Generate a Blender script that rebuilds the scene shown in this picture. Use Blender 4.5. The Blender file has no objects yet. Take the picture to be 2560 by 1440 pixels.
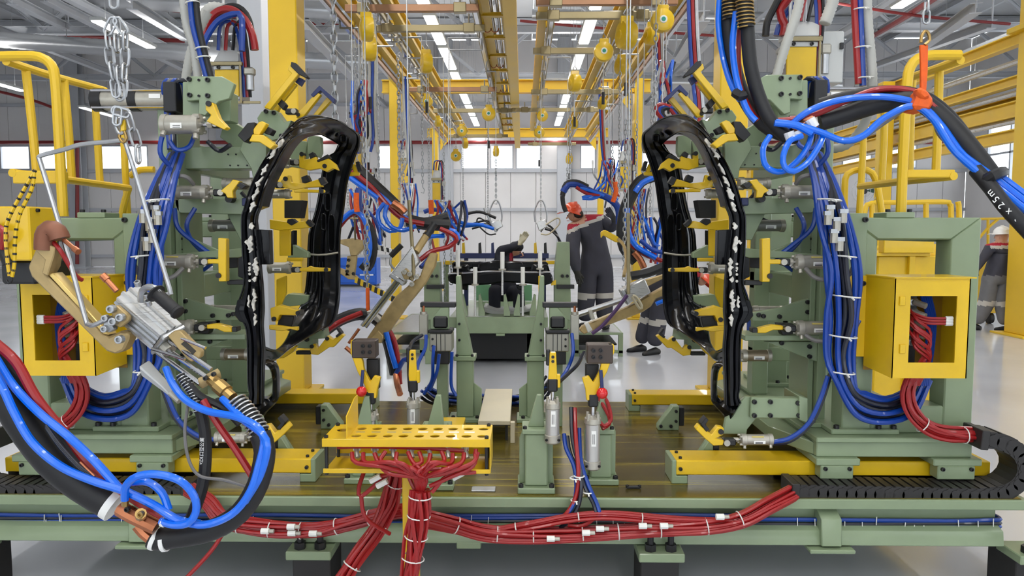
import bpy, bmesh, math, random
from mathutils import Vector as V, Matrix, Euler
random.seed(7)
SC = bpy.context.scene
COL = SC.collection
# ---------------------------------------------------------------- camera, world, exposure
F = 1850.0
CAM = V((0, 0, 1.65))
CROT = Euler((math.radians(90 - 4.39), 0, math.radians(0.836)), 'XYZ')
cd = bpy.data.cameras.new('camera'); cd.sensor_width = 36; cd.lens = F / 2560 * 36; cd.clip_end = 200
cam = bpy.data.objects.new('camera', cd); cam.location = CAM; cam.rotation_euler = CROT
COL.objects.link(cam); SC.camera = cam
SC.view_settings.view_transform = 'Standard'; SC.view_settings.look = 'None'
SC.view_settings.exposure = -0.28; SC.view_settings.gamma = 1; SC.view_settings.use_curve_mapping = False
wd = bpy.data.worlds.new('sky'); SC.world = wd; wd.use_nodes = True
bg = wd.node_tree.nodes['Background']; bg.inputs[0].default_value = (0.86, 0.93, 1.0, 1); bg.inputs[1].default_value = 5.0
LAMP_W = 44.0
try:
    SC.cycles.max_bounces = 5; SC.cycles.diffuse_bounces = 3; SC.cycles.glossy_bounces = 2; SC.cycles.transmission_bounces = 2; SC.cycles.transparent_max_bounces = 4
    SC.cycles.use_adaptive_sampling = True; SC.cycles.adaptive_threshold = .03; SC.cycles.use_light_tree = False
    SC.cycles.caustics_reflective = False; SC.cycles.caustics_refractive = False
    SC.cycles.sample_clamp_indirect = 6
except Exception: pass
CR = CROT.to_matrix()
def W(px, py, Y):
    "the point of the plane y=Y (metres from the camera) that the photograph shows at px,py"
    d = CR @ V(((px - 1280) / F, (720 - py) / F, -1)); return CAM + d * (Y / d.y)
def PS(pts): return [W(*p) for p in pts]
XC = -0.14            # the fixture is mirrored about this plane
MIR = [False]
# ---------------------------------------------------------------- materials
MT = {}
def mat(name, col, rough=.45, metal=0., var=.0, scale=8., bump=0., coat=0., spec=.5, emis=0., streak=None, wear=None):
    if name in MT: return MT[name]
    m = bpy.data.materials.new(name); m.use_nodes = True; nt = m.node_tree; b = nt.nodes['Principled BSDF']
    c = [((x / 255) / 12.92 if x / 255 <= .04045 else ((x / 255 + .055) / 1.055) ** 2.4) for x in col] + [1]
    b.inputs['Base Color'].default_value = c; b.inputs['Roughness'].default_value = rough
    b.inputs['Metallic'].default_value = metal; b.inputs['Coat Weight'].default_value = coat
    b.inputs['Specular IOR Level'].default_value = spec
    if emis:
        b.inputs['Emission Color'].default_value = c; b.inputs['Emission Strength'].default_value = emis
    if var or bump:
        tc = nt.nodes.new('ShaderNodeTexCoord'); n = nt.nodes.new('ShaderNodeTexNoise')
        n.inputs['Scale'].default_value = scale; n.inputs['Detail'].default_value = 5
        mp = nt.nodes.new('ShaderNodeMapping'); nt.links.new(tc.outputs['Object'], mp.inputs[0])
        if streak: mp.inputs['Scale'].default_value = streak
        nt.links.new(mp.outputs[0], n.inputs[0])
        if var:
            r = nt.nodes.new('ShaderNodeMapRange'); r.inputs[1].default_value = .3; r.inputs[2].default_value = .7
            r.inputs[3].default_value = 1 - var; r.inputs[4].default_value = 1 + var
            h = nt.nodes.new('ShaderNodeMix'); h.data_type = 'RGBA'; h.blend_type = 'MULTIPLY'; h.inputs[0].default_value = 1
            h.inputs[6].default_value = c
            nt.links.new(n.outputs[0], r.inputs[0]); nt.links.new(r.outputs[0], h.inputs[7])
            out = h.outputs[2]
            if wear:
                w2 = nt.nodes.new('ShaderNodeTexNoise'); w2.inputs['Scale'].default_value = wear[1]; w2.inputs['Detail'].default_value = 6
                nt.links.new(tc.outputs['Object'], w2.inputs[0])
                r2 = nt.nodes.new('ShaderNodeMapRange'); r2.inputs[1].default_value = wear[2]; r2.inputs[2].default_value = wear[2] + .06
                nt.links.new(w2.outputs[0], r2.inputs[0])
                h2 = nt.nodes.new('ShaderNodeMix'); h2.data_type = 'RGBA'
                h2.inputs[7].default_value = [x / 255 for x in wear[0]] + [1]
                nt.links.new(r2.outputs[0], h2.inputs[0]); nt.links.new(out, h2.inputs[6]); out = h2.outputs[2]
            nt.links.new(out, b.inputs['Base Color'])
            rr = nt.nodes.new('ShaderNodeMapRange'); rr.inputs[3].default_value = max(.02, rough - .1); rr.inputs[4].default_value = rough + .1
            nt.links.new(n.outputs[0], rr.inputs[0]); nt.links.new(rr.outputs[0], b.inputs['Roughness'])
        if bump:
            bp = nt.nodes.new('ShaderNodeBump'); bp.inputs['Strength'].default_value = bump; bp.inputs['Distance'].default_value = .01
            nt.links.new(n.outputs[0], bp.inputs['Height']); nt.links.new(bp.outputs[0], b.inputs['Normal'])
    MT[name] = m; return m
GREEN = mat('green machine paint', (134, 150, 118), .38, var=.07, scale=5, coat=.15)
YEL = mat('yellow machine paint', (224, 184, 22), .35, var=.06, scale=6, coat=.2)
YELR = mat('yellow gantry paint', (224, 184, 34), .4, var=.05, scale=2)
BLK = mat('black oxide steel', (24, 24, 26), .45, var=.15, scale=20)
RUB = mat('black rubber', (22, 22, 24), .55, var=.2, scale=15)
CHN = mat('black plastic', (38, 36, 35), .5, var=.1, scale=25)
NAVY = mat('navy anodised', (30, 42, 92), .4)
BLU = mat('bright blue hose', (0, 104, 226), .28, coat=.4)
DBL = mat('dark blue hose', (9, 60, 150), .36, coat=.2)
DBK = mat('black air hose', (20, 24, 38), .35, coat=.3)
RED = mat('red hose', (152, 22, 24), .4, coat=.12)
GRYH = mat('grey conduit', (176, 176, 170), .5)
GRYC = mat('grey cable', (110, 108, 106), .5)
ALU = mat('cast aluminium', (176, 172, 160), .38, .55, var=.08, scale=30)
ALW = mat('aluminium profile', (206, 206, 204), .3, .6, var=.05, scale=14, streak=(1, 1, 20))
STL = mat('chromed steel', (200, 200, 202), .16, 1.)
ZNC = mat('galvanised steel', (178, 180, 182), .35, .85, var=.12, scale=20)
BRZ = mat('bronze casting', (176, 152, 104), .42, .45, var=.16, scale=14, bump=.1)
BRS = mat('brass', (168, 138, 84), .34, .8, var=.1, scale=20)
COP = mat('copper', (178, 112, 78), .3, .85, var=.15, scale=20)
CBR = mat('copper elbow', (132, 84, 62), .5, .3, var=.12, scale=12)
ECO = mat('black electrocoat', (11, 12, 16), .17, 0., coat=.06, var=.1, scale=10, spec=.24)
FOIL = mat('bare sealer patch', (196, 192, 182), .38, .5, var=.3, scale=60, bump=.5)
WHT = mat('white nylon', (228, 228, 222), .5)
LBL = mat('white label', (236, 236, 232), .5)
INK = mat('label ink', (40, 40, 44), .6)
TAGY = mat('yellow tag', (214, 196, 110), .5)
ORG = mat('orange sling', (232, 96, 20), .6, var=.1, scale=40)
REDB = mat('red ball', (206, 22, 26), .18, coat=.5)
PLT = mat('oiled steel plate', (94, 82, 34), .24, .4, var=.25, scale=1.3, streak=(.6, 3, 1))
def _streaks():
    "fine lengthwise yellow streaks in the colour of the plate"
    nt = PLT.node_tree; b = nt.nodes['Principled BSDF']; src = b.inputs['Base Color'].links[0].from_socket
    tc = nt.nodes.new('ShaderNodeTexCoord'); mp = nt.nodes.new('ShaderNodeMapping'); mp.inputs['Scale'].default_value = (.55, 16, 1); n = nt.nodes.new('ShaderNodeTexNoise'); n.inputs['Scale'].default_value = 1.6; n.inputs['Detail'].default_value = 6
    r = nt.nodes.new('ShaderNodeMapRange'); r.inputs[1].default_value = .5; r.inputs[2].default_value = .68; m = nt.nodes.new('ShaderNodeMix'); m.data_type = 'RGBA'; m.inputs[7].default_value = (.34, .27, .025, 1)
    L = nt.links.new; L(tc.outputs['Object'], mp.inputs[0]); L(mp.outputs[0], n.inputs[0]); L(n.outputs[0], r.inputs[0]); L(r.outputs[0], m.inputs[0]); L(src, m.inputs[6]); L(m.outputs[2], b.inputs['Base Color'])
_streaks()
BEIG = mat('beige cable cover', (196, 186, 158), .4, var=.08, scale=4)
GRYP = mat('grey cabinet paint', (188, 190, 188), .4)
PNL = mat('wall cladding', (222, 220, 219), .55, var=.03, scale=1)
GIRT = mat('grey steelwork', (186, 189, 194), .5, var=.05, scale=1)
ROOF = mat('roof sheet', (196, 198, 200), .6, var=.05, scale=1)
FLR = mat('grey epoxy floor', (196, 198, 204), .16, var=.05, scale=.7, coat=.2)
REDP = mat('sprinkler pipe red', (132, 40, 40), .45)
DUCT = mat('spiral duct', (190, 192, 194), .3, .75)
BRN = mat('bronze rail', (150, 112, 84), .35, .6, var=.1, scale=6)
CBAR = mat('zinc yellow strut', (146, 134, 102), .33, .75, var=.1, scale=6)
EMI = mat('lamp tube', (255, 255, 255), .5, emis=9.)
GLS = bpy.data.materials.new('window glass'); GLS.use_nodes = True
_n = GLS.node_tree; _n.nodes.clear(); _o = _n.nodes.new('ShaderNodeOutputMaterial'); _m = _n.nodes.new('ShaderNodeMixShader')
_t = _n.nodes.new('ShaderNodeBsdfTransparent'); _g = _n.nodes.new('ShaderNodeBsdfGlossy'); _g.inputs['Roughness'].default_value = .05
_m.inputs[0].default_value = .12; _n.links.new(_t.outputs[0], _m.inputs[1]); _n.links.new(_g.outputs[0], _m.inputs[2]); _n.links.new(_m.outputs[0], _o.inputs[0])
# ---------------------------------------------------------------- helpers
THINGS = []; DONE = set()
def T(name, label, cat, group=None, kind=None):
    o = bpy.data.objects.new(name, None); o.empty_display_size = .1; COL.objects.link(o)
    o['label'] = label
    if kind: o['kind'] = kind
    if cat: o['category'] = cat
    if group: o['group'] = group
    THINGS.append(o); return o
def tag(o, label, cat, group=None, kind=None):
    o['label'] = label
    if cat: o['category'] = cat
    if group: o['group'] = group
    if kind: o['kind'] = kind
    return o
def sm(me, ang=35):
    me.polygons.foreach_set('use_smooth', [True] * len(me.polygons)); me.set_sharp_from_angle(angle=math.radians(ang))
def basis(d, up=V((0, 0, 1))):
    d = d.normalized(); 
    if abs(d.dot(up)) > .98: up = V((1, 0, 0))
    s = d.cross(up).normalized(); return d, s, s.cross(d).normalized()
def spline(pts, step, closed=False):
    pts = [V(p) for p in pts]; n = len(pts)
    if n < 3 and not closed: return [pts[0].lerp(pts[-1], i / 3) for i in range(4)]
    out = []; segs = n if closed else n - 1
    for i in range(segs):
        p1 = pts[i]; p2 = pts[(i + 1) % n]
        p0 = pts[(i - 1) % n] if (closed or i) else p1 * 2 - p2
        p3 = pts[(i + 2) % n] if (closed or i + 2 < n) else p2 * 2 - p1
        k = max(2, int((p2 - p1).length / step))
        for j in range(k):
            t = j / k
            out.append(.5 * ((2 * p1) + (p2 - p0) * t + (2 * p0 - 5 * p1 + 4 * p2 - p3) * t * t + (3 * p1 - p0 - 3 * p2 + p3) * t ** 3))
    if not closed: out.append(pts[-1])
    return out
class B:
    def __init__(s): s.v = []; s.f = []
    def add(s, v, f):
        k = len(s.v); s.v += [V(p) for p in v]; s.f += [[i + k for i in q] for q in f]; return s
    def hexa(s, p):   # p: 4 bottom, 4 top
        return s.add(p, [(3, 2, 1, 0), (4, 5, 6, 7), (0, 1, 5, 4), (1, 2, 6, 5), (2, 3, 7, 6), (3, 0, 4, 7)])
    def box(s, x0, x1, y0, y1, z0, z1):
        return s.hexa([(x0, y0, z0), (x1, y0, z0), (x1, y1, z0), (x0, y1, z0), (x0, y0, z1), (x1, y0, z1), (x1, y1, z1), (x0, y1, z1)])
    def beam(s, a, b, w, h, up=V((0, 0, 1))):
        a = V(a); b = V(b); d, sx, u = basis(b - a, up); q = []
        for p in (a, b): q.append([p - sx * w / 2 - u * h / 2, p + sx * w / 2 - u * h / 2, p + sx * w / 2 + u * h / 2, p - sx * w / 2 + u * h / 2])
        return s.add(q[0] + q[1], [(0, 1, 2, 3), (7, 6, 5, 4), (0, 4, 5, 1), (1, 5, 6, 2), (2, 6, 7, 3), (3, 7, 4, 0)])
    def prism(s, poly, vec):
        n = len(poly); vec = V(vec); poly = [V(p) for p in poly]
        nm = V((0, 0, 0))
        for i in range(n): nm += (poly[i] - poly[0]).cross(poly[(i + 1) % n] - poly[0])
        if nm.dot(vec) > 0: poly = poly[::-1]
        return s.add(poly + [p + vec for p in poly], [list(range(n)), list(range(2 * n - 1, n - 1, -1))] + [(i, i + n, (i + 1) % n + n, (i + 1) % n) for i in range(n)])
    def cyl(s, a, b, r, n=14, r1=None, cap=True):
        a = V(a); b = V(b); r1 = r if r1 is None else r1; d, x, u = basis(b - a); k = len(s.v)
        for p, q in ((a, r), (b, r1)):
            for i in range(n): t = 2 * math.pi * i / n; s.v.append(p + x * (q * math.cos(t)) + u * (q * math.sin(t)))
        s.f += [[k + i, k + (i + 1) % n, k + n + (i + 1) % n, k + n + i][::-1] for i in range(n)]
        if cap: s.f += [[k + i for i in range(n)], [k + n + i for i in range(n)][::-1]]
        return s
    def rev(s, a, b, prof, n=16):   # lathe: prof = [(t along a->b in metres, r)]
        a = V(a); b = V(b); d, x, u = basis(b - a); k = len(s.v); m = len(prof)
        for t, r in prof:
            for i in range(n): q = 2 * math.pi * i / n; s.v.append(a + d * t + x * (r * math.cos(q)) + u * (r * math.sin(q)))
        for j in range(m - 1):
            s.f += [[k + j * n + i, k + (j + 1) * n + i, k + (j + 1) * n + (i + 1) % n, k + j * n + (i + 1) % n] for i in range(n)]
        s.f += [[k + i for i in range(n)], [k + (m - 1) * n + i for i in range(n)][::-1]]
        return s
    def tube(s, path, r, n=8, closed=False):
        m = len(path); k = len(s.v); prev = None
        for i, p in enumerate(path):
            a = path[i - 1] if (i or closed) else p; b = path[(i + 1) % m] if (i + 1 < m or closed) else p
            d = (b - a)
            d = d.normalized() if d.length > 1e-9 else V((0, 0, 1))
            if prev is None: _, x, u = basis(d)
            else:
                x = prev - d * prev.dot(d); x = x.normalized() if x.length > 1e-6 else basis(d)[1]; u = x.cross(d)
            prev = x; rr = r[i] if isinstance(r, list) else r
            for j in range(n): t = 2 * math.pi * j / n; s.v.append(p + x * (rr * math.cos(t)) + u * (rr * math.sin(t)))
        for i in range(m if closed else m - 1):
            o = k + i * n; q = k + ((i + 1) % m) * n
            s.f += [[o + j, o + (j + 1) % n, q + (j + 1) % n, q + j][::-1] for j in range(n)]
        if not closed: s.f += [[k + j for j in range(n)], [k + (m - 1) * n + j for j in range(n)][::-1]]
        return s
    def ball(s, c, r, n=14, sc=(1, 1, 1)):
        c = V(c); k = len(s.v); h = n // 2
        for i in range(1, h):
            t = math.pi * i / h
            for j in range(n): q = 2 * math.pi * j / n; s.v.append(c + V((r * sc[0] * math.sin(t) * math.cos(q), r * sc[1] * math.sin(t) * math.sin(q), r * sc[2] * math.cos(t))))
        s.v += [c + V((0, 0, r * sc[2])), c - V((0, 0, r * sc[2]))]; a = len(s.v) - 2
        for i in range(h - 2): s.f += [[k + i * n + j, k + (i + 1) * n + j, k + (i + 1) * n + (j + 1) % n, k + i * n + (j + 1) % n] for j in range(n)]
        s.f += [[a, k + j, k + (j + 1) % n] for j in range(n)]; e = k + (h - 2) * n
        s.f += [[a + 1, e + (j + 1) % n, e + j] for j in range(n)]
        return s
    def mesh(s, name, bev=0, ang=35, mir=None):
        vs = s.v; fs = s.f
        if (MIR[0] if mir is None else mir): vs = [V((2 * XC - p.x, p.y, p.z)) for p in vs]; fs = [q[::-1] for q in fs]
        me = bpy.data.meshes.new(name); me.from_pydata([tuple(p) for p in vs], [], fs)
        if bev:
            bm = bmesh.new(); bm.from_mesh(me)
            es = [e for e in bm.edges if e.is_manifold and e.calc_face_angle(0) > .6]
            try: bmesh.ops.bevel(bm, geom=es, offset=bev, segments=1, affect='EDGES', clamp_overlap=True)
            except Exception: pass
            bm.to_mesh(me); bm.free()
        me.update(); sm(me, ang); return me
    def o(s, name, m, par=None, bev=0, ang=35, mir=None):
        me = s.mesh(name, bev, ang, mir); me.materials.append(m)
        ob = bpy.data.objects.new(name, me); COL.objects.link(ob)
        if par: ob.parent = par
        return ob
def fin(root):
    "moves the Empty to its thing's base without moving the parts"
    if root.name in DONE: return root
    DONE.add(root.name); lo = V((1e9,) * 3); hi = -lo
    for c in root.children:
        if c.type == 'MESH':
            for q in c.bound_box:
                q = c.matrix_basis @ V(q)
                for i in range(3): lo[i] = min(lo[i], q[i]); hi[i] = max(hi[i], q[i])
    if lo.x > 1e8: return root
    b = V(((lo.x + hi.x) / 2, (lo.y + hi.y) / 2, lo.z)); root.location = b
    for c in root.children: c.matrix_parent_inverse = Matrix.Translation(-b)
    return root
def copytree(root, off, label=None, rotz=0, scale=None):
    fin(root); r = root.copy(); COL.objects.link(r); r.location = root.location + V(off); r.rotation_euler.z += rotz
    if scale: r.scale = (scale,) * 3
    if label: r['label'] = label
    THINGS.append(r); DONE.add(r.name)
    for c in [q for q in root.children if q.type != 'LIGHT']:
        d = c.copy(); COL.objects.link(d); d.parent = r; d.matrix_parent_inverse = c.matrix_parent_inverse
        for e in c.children:
            g = e.copy(); COL.objects.link(g); g.parent = d; g.matrix_parent_inverse = e.matrix_parent_inverse
    return r
def plate(name, par, m, pts, Y, t, bev=.003, **k): return B().prism([W(x, y, Y) for x, y in pts], (0, t, 0)).o(name, m, par, bev, **k)
def bx(name, par, m, x0, x1, y0, y1, z0, z1, bev=.004, **k): return B().box(x0, x1, y0, y1, z0, z1).o(name, m, par, bev, **k)
def pbox(name, par, m, px0, py0, px1, py1, Y, t, bev=.004, **k):
    return plate(name, par, m, [(px0, py0), (px1, py0), (px1, py1), (px0, py1)], Y, t, bev, **k)
def cyl(name, par, m, a, b, r, n=16, bev=0, **k): return B().cyl(a, b, r, n, **k).o(name, m, par, bev)
def hose(name, par, m, pts, r, n=8, step=None, raw=False, closed=False):
    p = pts if raw else PS(pts); return B().tube(spline(p, step or max(.012, r * 1.3), closed), r, n, closed).o(name, m, par)
def corr(name, par, m, pts, r, step=.009, amp=.14, n=10, raw=False):
    p = spline(pts if raw else PS(pts), step); return B().tube(p, [r * (1 - amp * (i % 2)) for i in range(len(p))], n).o(name, m, par, ang=80)
def spring(name, par, m, pts, R, pitch=.011, wr=.0028):
    "a rubber sleeve inside a coiled wire"
    p = spline(PS(pts), .004); core = B().tube(p, R * .86, 12).o(name, RUB, par); q = []; L = 0; prev = None
    for i, c in enumerate(p):
        d = (p[min(i + 1, len(p) - 1)] - p[max(i - 1, 0)]).normalized(); x = basis(d)[1] if prev is None else (prev - d * prev.dot(d)).normalized(); prev = x; u = x.cross(d)
        if i: L += (c - p[i - 1]).length
        if i + 1 < len(p):
            for k in range(4):
                e = c.lerp(p[i + 1], k / 4); a = 2 * math.pi * (L + (p[i + 1] - c).length * k / 4) / pitch; q.append(e + x * (R * math.cos(a)) + u * (R * math.sin(a)))
    B().tube(q, wr, 5).o('coil', m, core); return core
_bm = {}
def bolt(par, p, d, r=.009, m=None, h=None, name='bolt'):
    "a hexagon socket head screw, shared mesh"
    h = h or r * 1.3; m = m or BLK; k = (round(r, 4), round(h, 4), m.name)
    if k not in _bm:
        b = B().rev((0, 0, 0), (0, 0, 1), [(-r * .3, r), (h * .9, r), (h, r * .88), (h, r * .55), (h * .5, r * .5)], 10); me = b.mesh('bolt', mir=False); me.materials.append(m); _bm[k] = me
    d = V(d); p = V(p)
    if MIR[0]: p.x = 2 * XC - p.x; d.x = -d.x
    o = bpy.data.objects.new(name, _bm[k]); COL.objects.link(o); o.parent = par
    o.matrix_basis = Matrix.Translation(p) @ V((0, 0, 1)).rotation_difference(d).to_matrix().to_4x4(); return o
FR = V((0, -1, 0)); UP = V((0, 0, 1))
def pbolts(par, pts, Y, r=.009, m=None, d=FR):
    for x, y in pts: bolt(par, W(x, y, Y), d, r, m)
def ring_tie(par, c, d, r, name='cable_tie', m=None, w=.0035):
    "a thin nylon tie round a bundle at c, across direction d"
    d, x, u = basis(V(d)); p = [c + x * (r * math.cos(t)) + u * (r * math.sin(t)) for t in [2 * math.pi * i / 14 for i in range(14)]]
    b = B().tube(p, w, 4, True); e = c + x * (-r) ; b.beam(e, e + (u * .2 - x) * r * .35 - d * .01, w * 1.6, w * 1.6); return b.o(name, m or WHT, par)
def bundle(name, label, pts, hoses, R, cat='hose bundle', ties=(), raw=False, r=.008, twist=1.5, n=6, step=.025, seed=1, par=None):
    "many hoses along one path, tied together; hoses = list of materials"
    rnd = random.Random(seed); t = par or T(name, label, cat); path = spline(pts if raw else PS(pts), step); k = len(path)
    fr = []; prev = None
    for i, p in enumerate(path):
        d = (path[min(i + 1, k - 1)] - path[max(i - 1, 0)]).normalized()
        if prev is None: x = basis(d)[1]
        else: x = (prev - d * prev.dot(d)).normalized()
        prev = x; fr.append((x, x.cross(d)))
    N = len(hoses)
    for j, m in enumerate(hoses):
        rho = R * math.sqrt((j + .5) / N); a0 = j * 2.4; w = rnd.uniform(-1, 1) * twist; ph = rnd.uniform(0, 6)
        q = []
        for i, p in enumerate(path):
            s_ = i / max(1, k - 1); a = a0 + w * s_ + .5 * math.sin(ph + 5 * s_); rr = rho * (1 + .18 * math.sin(ph + 7 * s_))
            q.append(p + fr[i][0] * (rr * math.cos(a)) + fr[i][1] * (rr * math.sin(a)))
        B().tube(q, r, n).o('hose', m, t)
    for s_ in ties:
        i = min(k - 2, int(s_ * k)); ring_tie(t, path[i], path[i + 1] - path[i], R * 1.02 + r * .6, w=.0028)
    return t
RAILX = (-1.99, -1.53, -.5, -.14, .31, 1.18, 1.71)
def to_rail(par, p, name='hanger_wire'):
    "thin wire up from p and a short strut to the nearest overhead rail"
    x = min(RAILX, key=lambda q: abs(q - p.x)); z = max(p.z + .02, 3.85)
    b = B().cyl(p, (p.x, p.y, z), .005, 5)
    if abs(x - p.x) > .03: b.cyl((p.x, p.y, z), (x, p.y, z), .011, 6)
    b.cyl((x, p.y, z), (x, p.y, 3.93), .011, 6); return b.o(name, ZNC, par)
def chainmesh(p0, p1, L=.032, w=.011, r=.0028, n=4):
    b = B(); p0 = V(p0); p1 = V(p1); d, x, u = basis(p1 - p0); N = max(1, int((p1 - p0).length / (L * .8)))
    for i in range(N):
        c = p0 + d * (L * .8 * (i + .5)); s_ = x if i % 2 else u; q = []
        for k in range(8):
            t = 2 * math.pi * (k + .5) / 8; q.append(c + d * (L / 2 * max(-1, min(1, 1.2 * math.cos(t)))) + s_ * (w / 2 * math.sin(t) * 1.3))
        b.tube(q, r, n, True)
    return b
# ================================================================ the hall
XL, XR, YB, YF, ZT = -27.0, 20.0, 34.0, -14.0, 10.2
fl = bx('floor', None, FLR, XL, XR, YF, YB, -.2, 0, 0); tag(fl, 'glossy light grey epoxy floor of the hall', None, kind='structure')
ce = T('ceiling', 'grey sheet roof of the hall with purlins', None, kind='structure')
for i in range(24):
    x = XL + (XR - XL) * i / 24; w = (XR - XL) / 24
    bx('sheet', ce, ROOF, x, x + w - .03, YF, YB, ZT + (.0 if i % 2 else .05), ZT + .12, 0)
# back wall: cladding boards with a window band
zs0, zs1 = W(600, 421, YB).z, W(600, 366, YB).z
wins = [(-165, -20), (0, 76), (86, 188), (250, 306), (311, 371), (606, 664), (945, 1003), (1152, 1221), (1225, 1284), (1289, 1353), (1450, 1490), (1525, 1562), (1590, 1650), (1985, 2060), (2105, 2180), (2200, 2292)]
wb = T('wall_back', 'pale grey cladding wall with a band of windows', None, kind='structure')
bx('backing', wb, PNL, XL, XR, YB + .1, YB + .14, 0, zs0 - .08, 0); bx('backing', wb, PNL, XL, XR, YB + .1, YB + .14, zs1 + .06, ZT, 0)
x = XL
while x < XR - .01:
    x1 = min(x + 1.15, XR)
    bx('panel', wb, PNL, x, x1 - .015, YB, YB + .12, 0, zs0 - .08, .006); bx('panel', wb, PNL, x, x1 - .015, YB, YB + .12, zs1 + .06, ZT, .006); x = x1
xs = []
for a, b in wins: xs.append((W(a, 390, YB).x, W(b, 390, YB).x))
e = XL
for i, (a, b) in enumerate(xs + [(XR, XR)]):
    if a - e > .02: bx('pier', wb, PNL, e, a, YB, YB + .12, zs0 - .08, zs1 + .06, 0)
    e = b
    if a < XR:
        w = T('window_%d' % (i + 1), 'window in the back wall', None, kind='structure')
        bb = B(); bb.box(a, b, YB - .03, YB + .1, zs0 - .08, zs0); bb.box(a, b, YB - .03, YB + .1, zs1, zs1 + .06)
        bb.box(a, a + .06, YB - .03, YB + .1, zs0, zs1).box(b - .06, b, YB - .03, YB + .1, zs0, zs1); bb.o('frame', GIRT, w)
        bx('pane', w, GLS, a + .06, b - .06, YB + .04, YB + .05, zs0, zs1, 0)
for j, py in enumerate((262, 428, 524, 640)):
    z = W(600, py, YB).z; g = bx('trim_%d' % (j + 1), None, GIRT, XL, XR, YB - .12, YB, z - .07, z + .07, 0); tag(g, 'horizontal rail on the back wall', None, kind='structure')
# steel columns on the back wall and along it
for j, px in enumerate((188, 560, 1115, 1410, 2070)):
    p = W(px, 400, YB - .5); t = T('steel_column', ['grey steel column at the back wall left of the double window', 'grey steel column at the back wall behind the yellow pillar', 'grey steel column at the back wall left of the middle windows', 'grey steel column at the back wall right of the middle windows', 'grey steel column at the back wall near the right corner'][j], 'column', 'steel columns of the back wall')
    bb = B().box(p.x - .3, p.x + .3, YB - .6, YB - .56, 0, ZT).box(p.x - .3, p.x + .3, YB - .16, YB - .122, 0, ZT).box(p.x - .02, p.x + .02, YB - .56, YB - .16, 0, ZT); bb.o('shaft', GIRT, t)
    bx('base_plate', t, GIRT, p.x - .4, p.x + .4, YB - .7, YB - .13, 0, .04, 0)
a = W(598, 60, 9.4); b = W(654, 60, 9.4); t = T('steel_column', 'pale grey hall column between the left transformer and the yellow pillar', 'column'); bx('shaft', t, GIRT, a.x, b.x, 9.4, 9.7, .03, ZT, .006); bx('base_plate', t, GIRT, a.x - .1, b.x + .1, 9.3, 9.8, 0, .03, 0)
tag(bx('wall_left', None, PNL, XL - .2, XL, YF, YB, 0, ZT, 0), 'pale cladding wall on the left', None, kind='structure')
wf = T('wall_front', 'pale cladding wall behind the viewpoint with tall windows added for daylight', None, kind='structure')
bx('panel', wf, PNL, XL, XR, YF - .2, YF, 0, 1.0, 0); bx('panel', wf, PNL, XL, XR, YF - .2, YF, 6.6, ZT, 0); xe = XL
for k in range(7):  # unseen windows, added to bring sky light onto the foreground
    a = -22 + k * 5.8; b = a + 4.8; bx('panel', wf, PNL, xe, a, YF - .2, YF, 1.0, 6.6, 0); xe = b
    w = T('window_%d' % (40 + k), 'unseen tall window added behind the viewpoint for daylight', None, kind='structure'); bb = B()
    for q in range(4): x = a + (b - a) * q / 3; bb.box(x - .04, x + .04, YF - .15, YF + .02, 1.0, 6.6)
    for z in (1.04, 3.8, 6.56): bb.box(a, b, YF - .15, YF + .02, z - .04, z + .04)
    bb.o('frame', GIRT, w); bx('pane', w, GLS, a, b, YF - .1, YF - .09, 1.0, 6.6, 0)
bx('panel', wf, PNL, xe, XR, YF - .2, YF, 1.0, 6.6, 0)
# right wall with large windows and an open gateway
wr = T('wall_right', 'pale cladding wall on the right with large windows', None, kind='structure')
yy = YF
ops = [(-8, -3, 1.2, 6.5), (0, 5, 1.2, 6.5), (8, 13, 1.2, 6.5), (16, 20.4, 1.2, 6.2), (22, 26.5, 3.6, 6.2), (28, 32.5, 3.6, 6.2)]
for k, (a, b, z0, z1) in enumerate(ops + [(YB, YB, 0, 0)]):
    bx('panel', wr, PNL, XR, XR + .15, yy, a, 0, ZT, 0)
    if b > a:
        bx('panel', wr, PNL, XR, XR + .15, a, b, 0, z0, 0); bx('panel', wr, PNL, XR, XR + .15, a, b, z1, ZT, 0)
        w = T('window_%d' % (20 + k), 'tall window in the right wall', None, kind='structure'); bb = B()
        for q in range(4): y = a + (b - a) * q / 3; bb.box(XR - .02, XR + .1, y - .04, y + .04, z0, z1)
        for q in range(3): z = z0 + (z1 - z0) * q / 2; bb.box(XR - .02, XR + .1, a, b, z - .04, z + .04)
        bb.o('frame', GIRT, w)
        for q in range(3): bx('pane', w, GLS, XR + .05, XR + .06, a + (b - a) * q / 3 + .04, a + (b - a) * (q + 1) / 3 - .04, z0 + .04, z1 - .04, 0)
    yy = b
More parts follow.
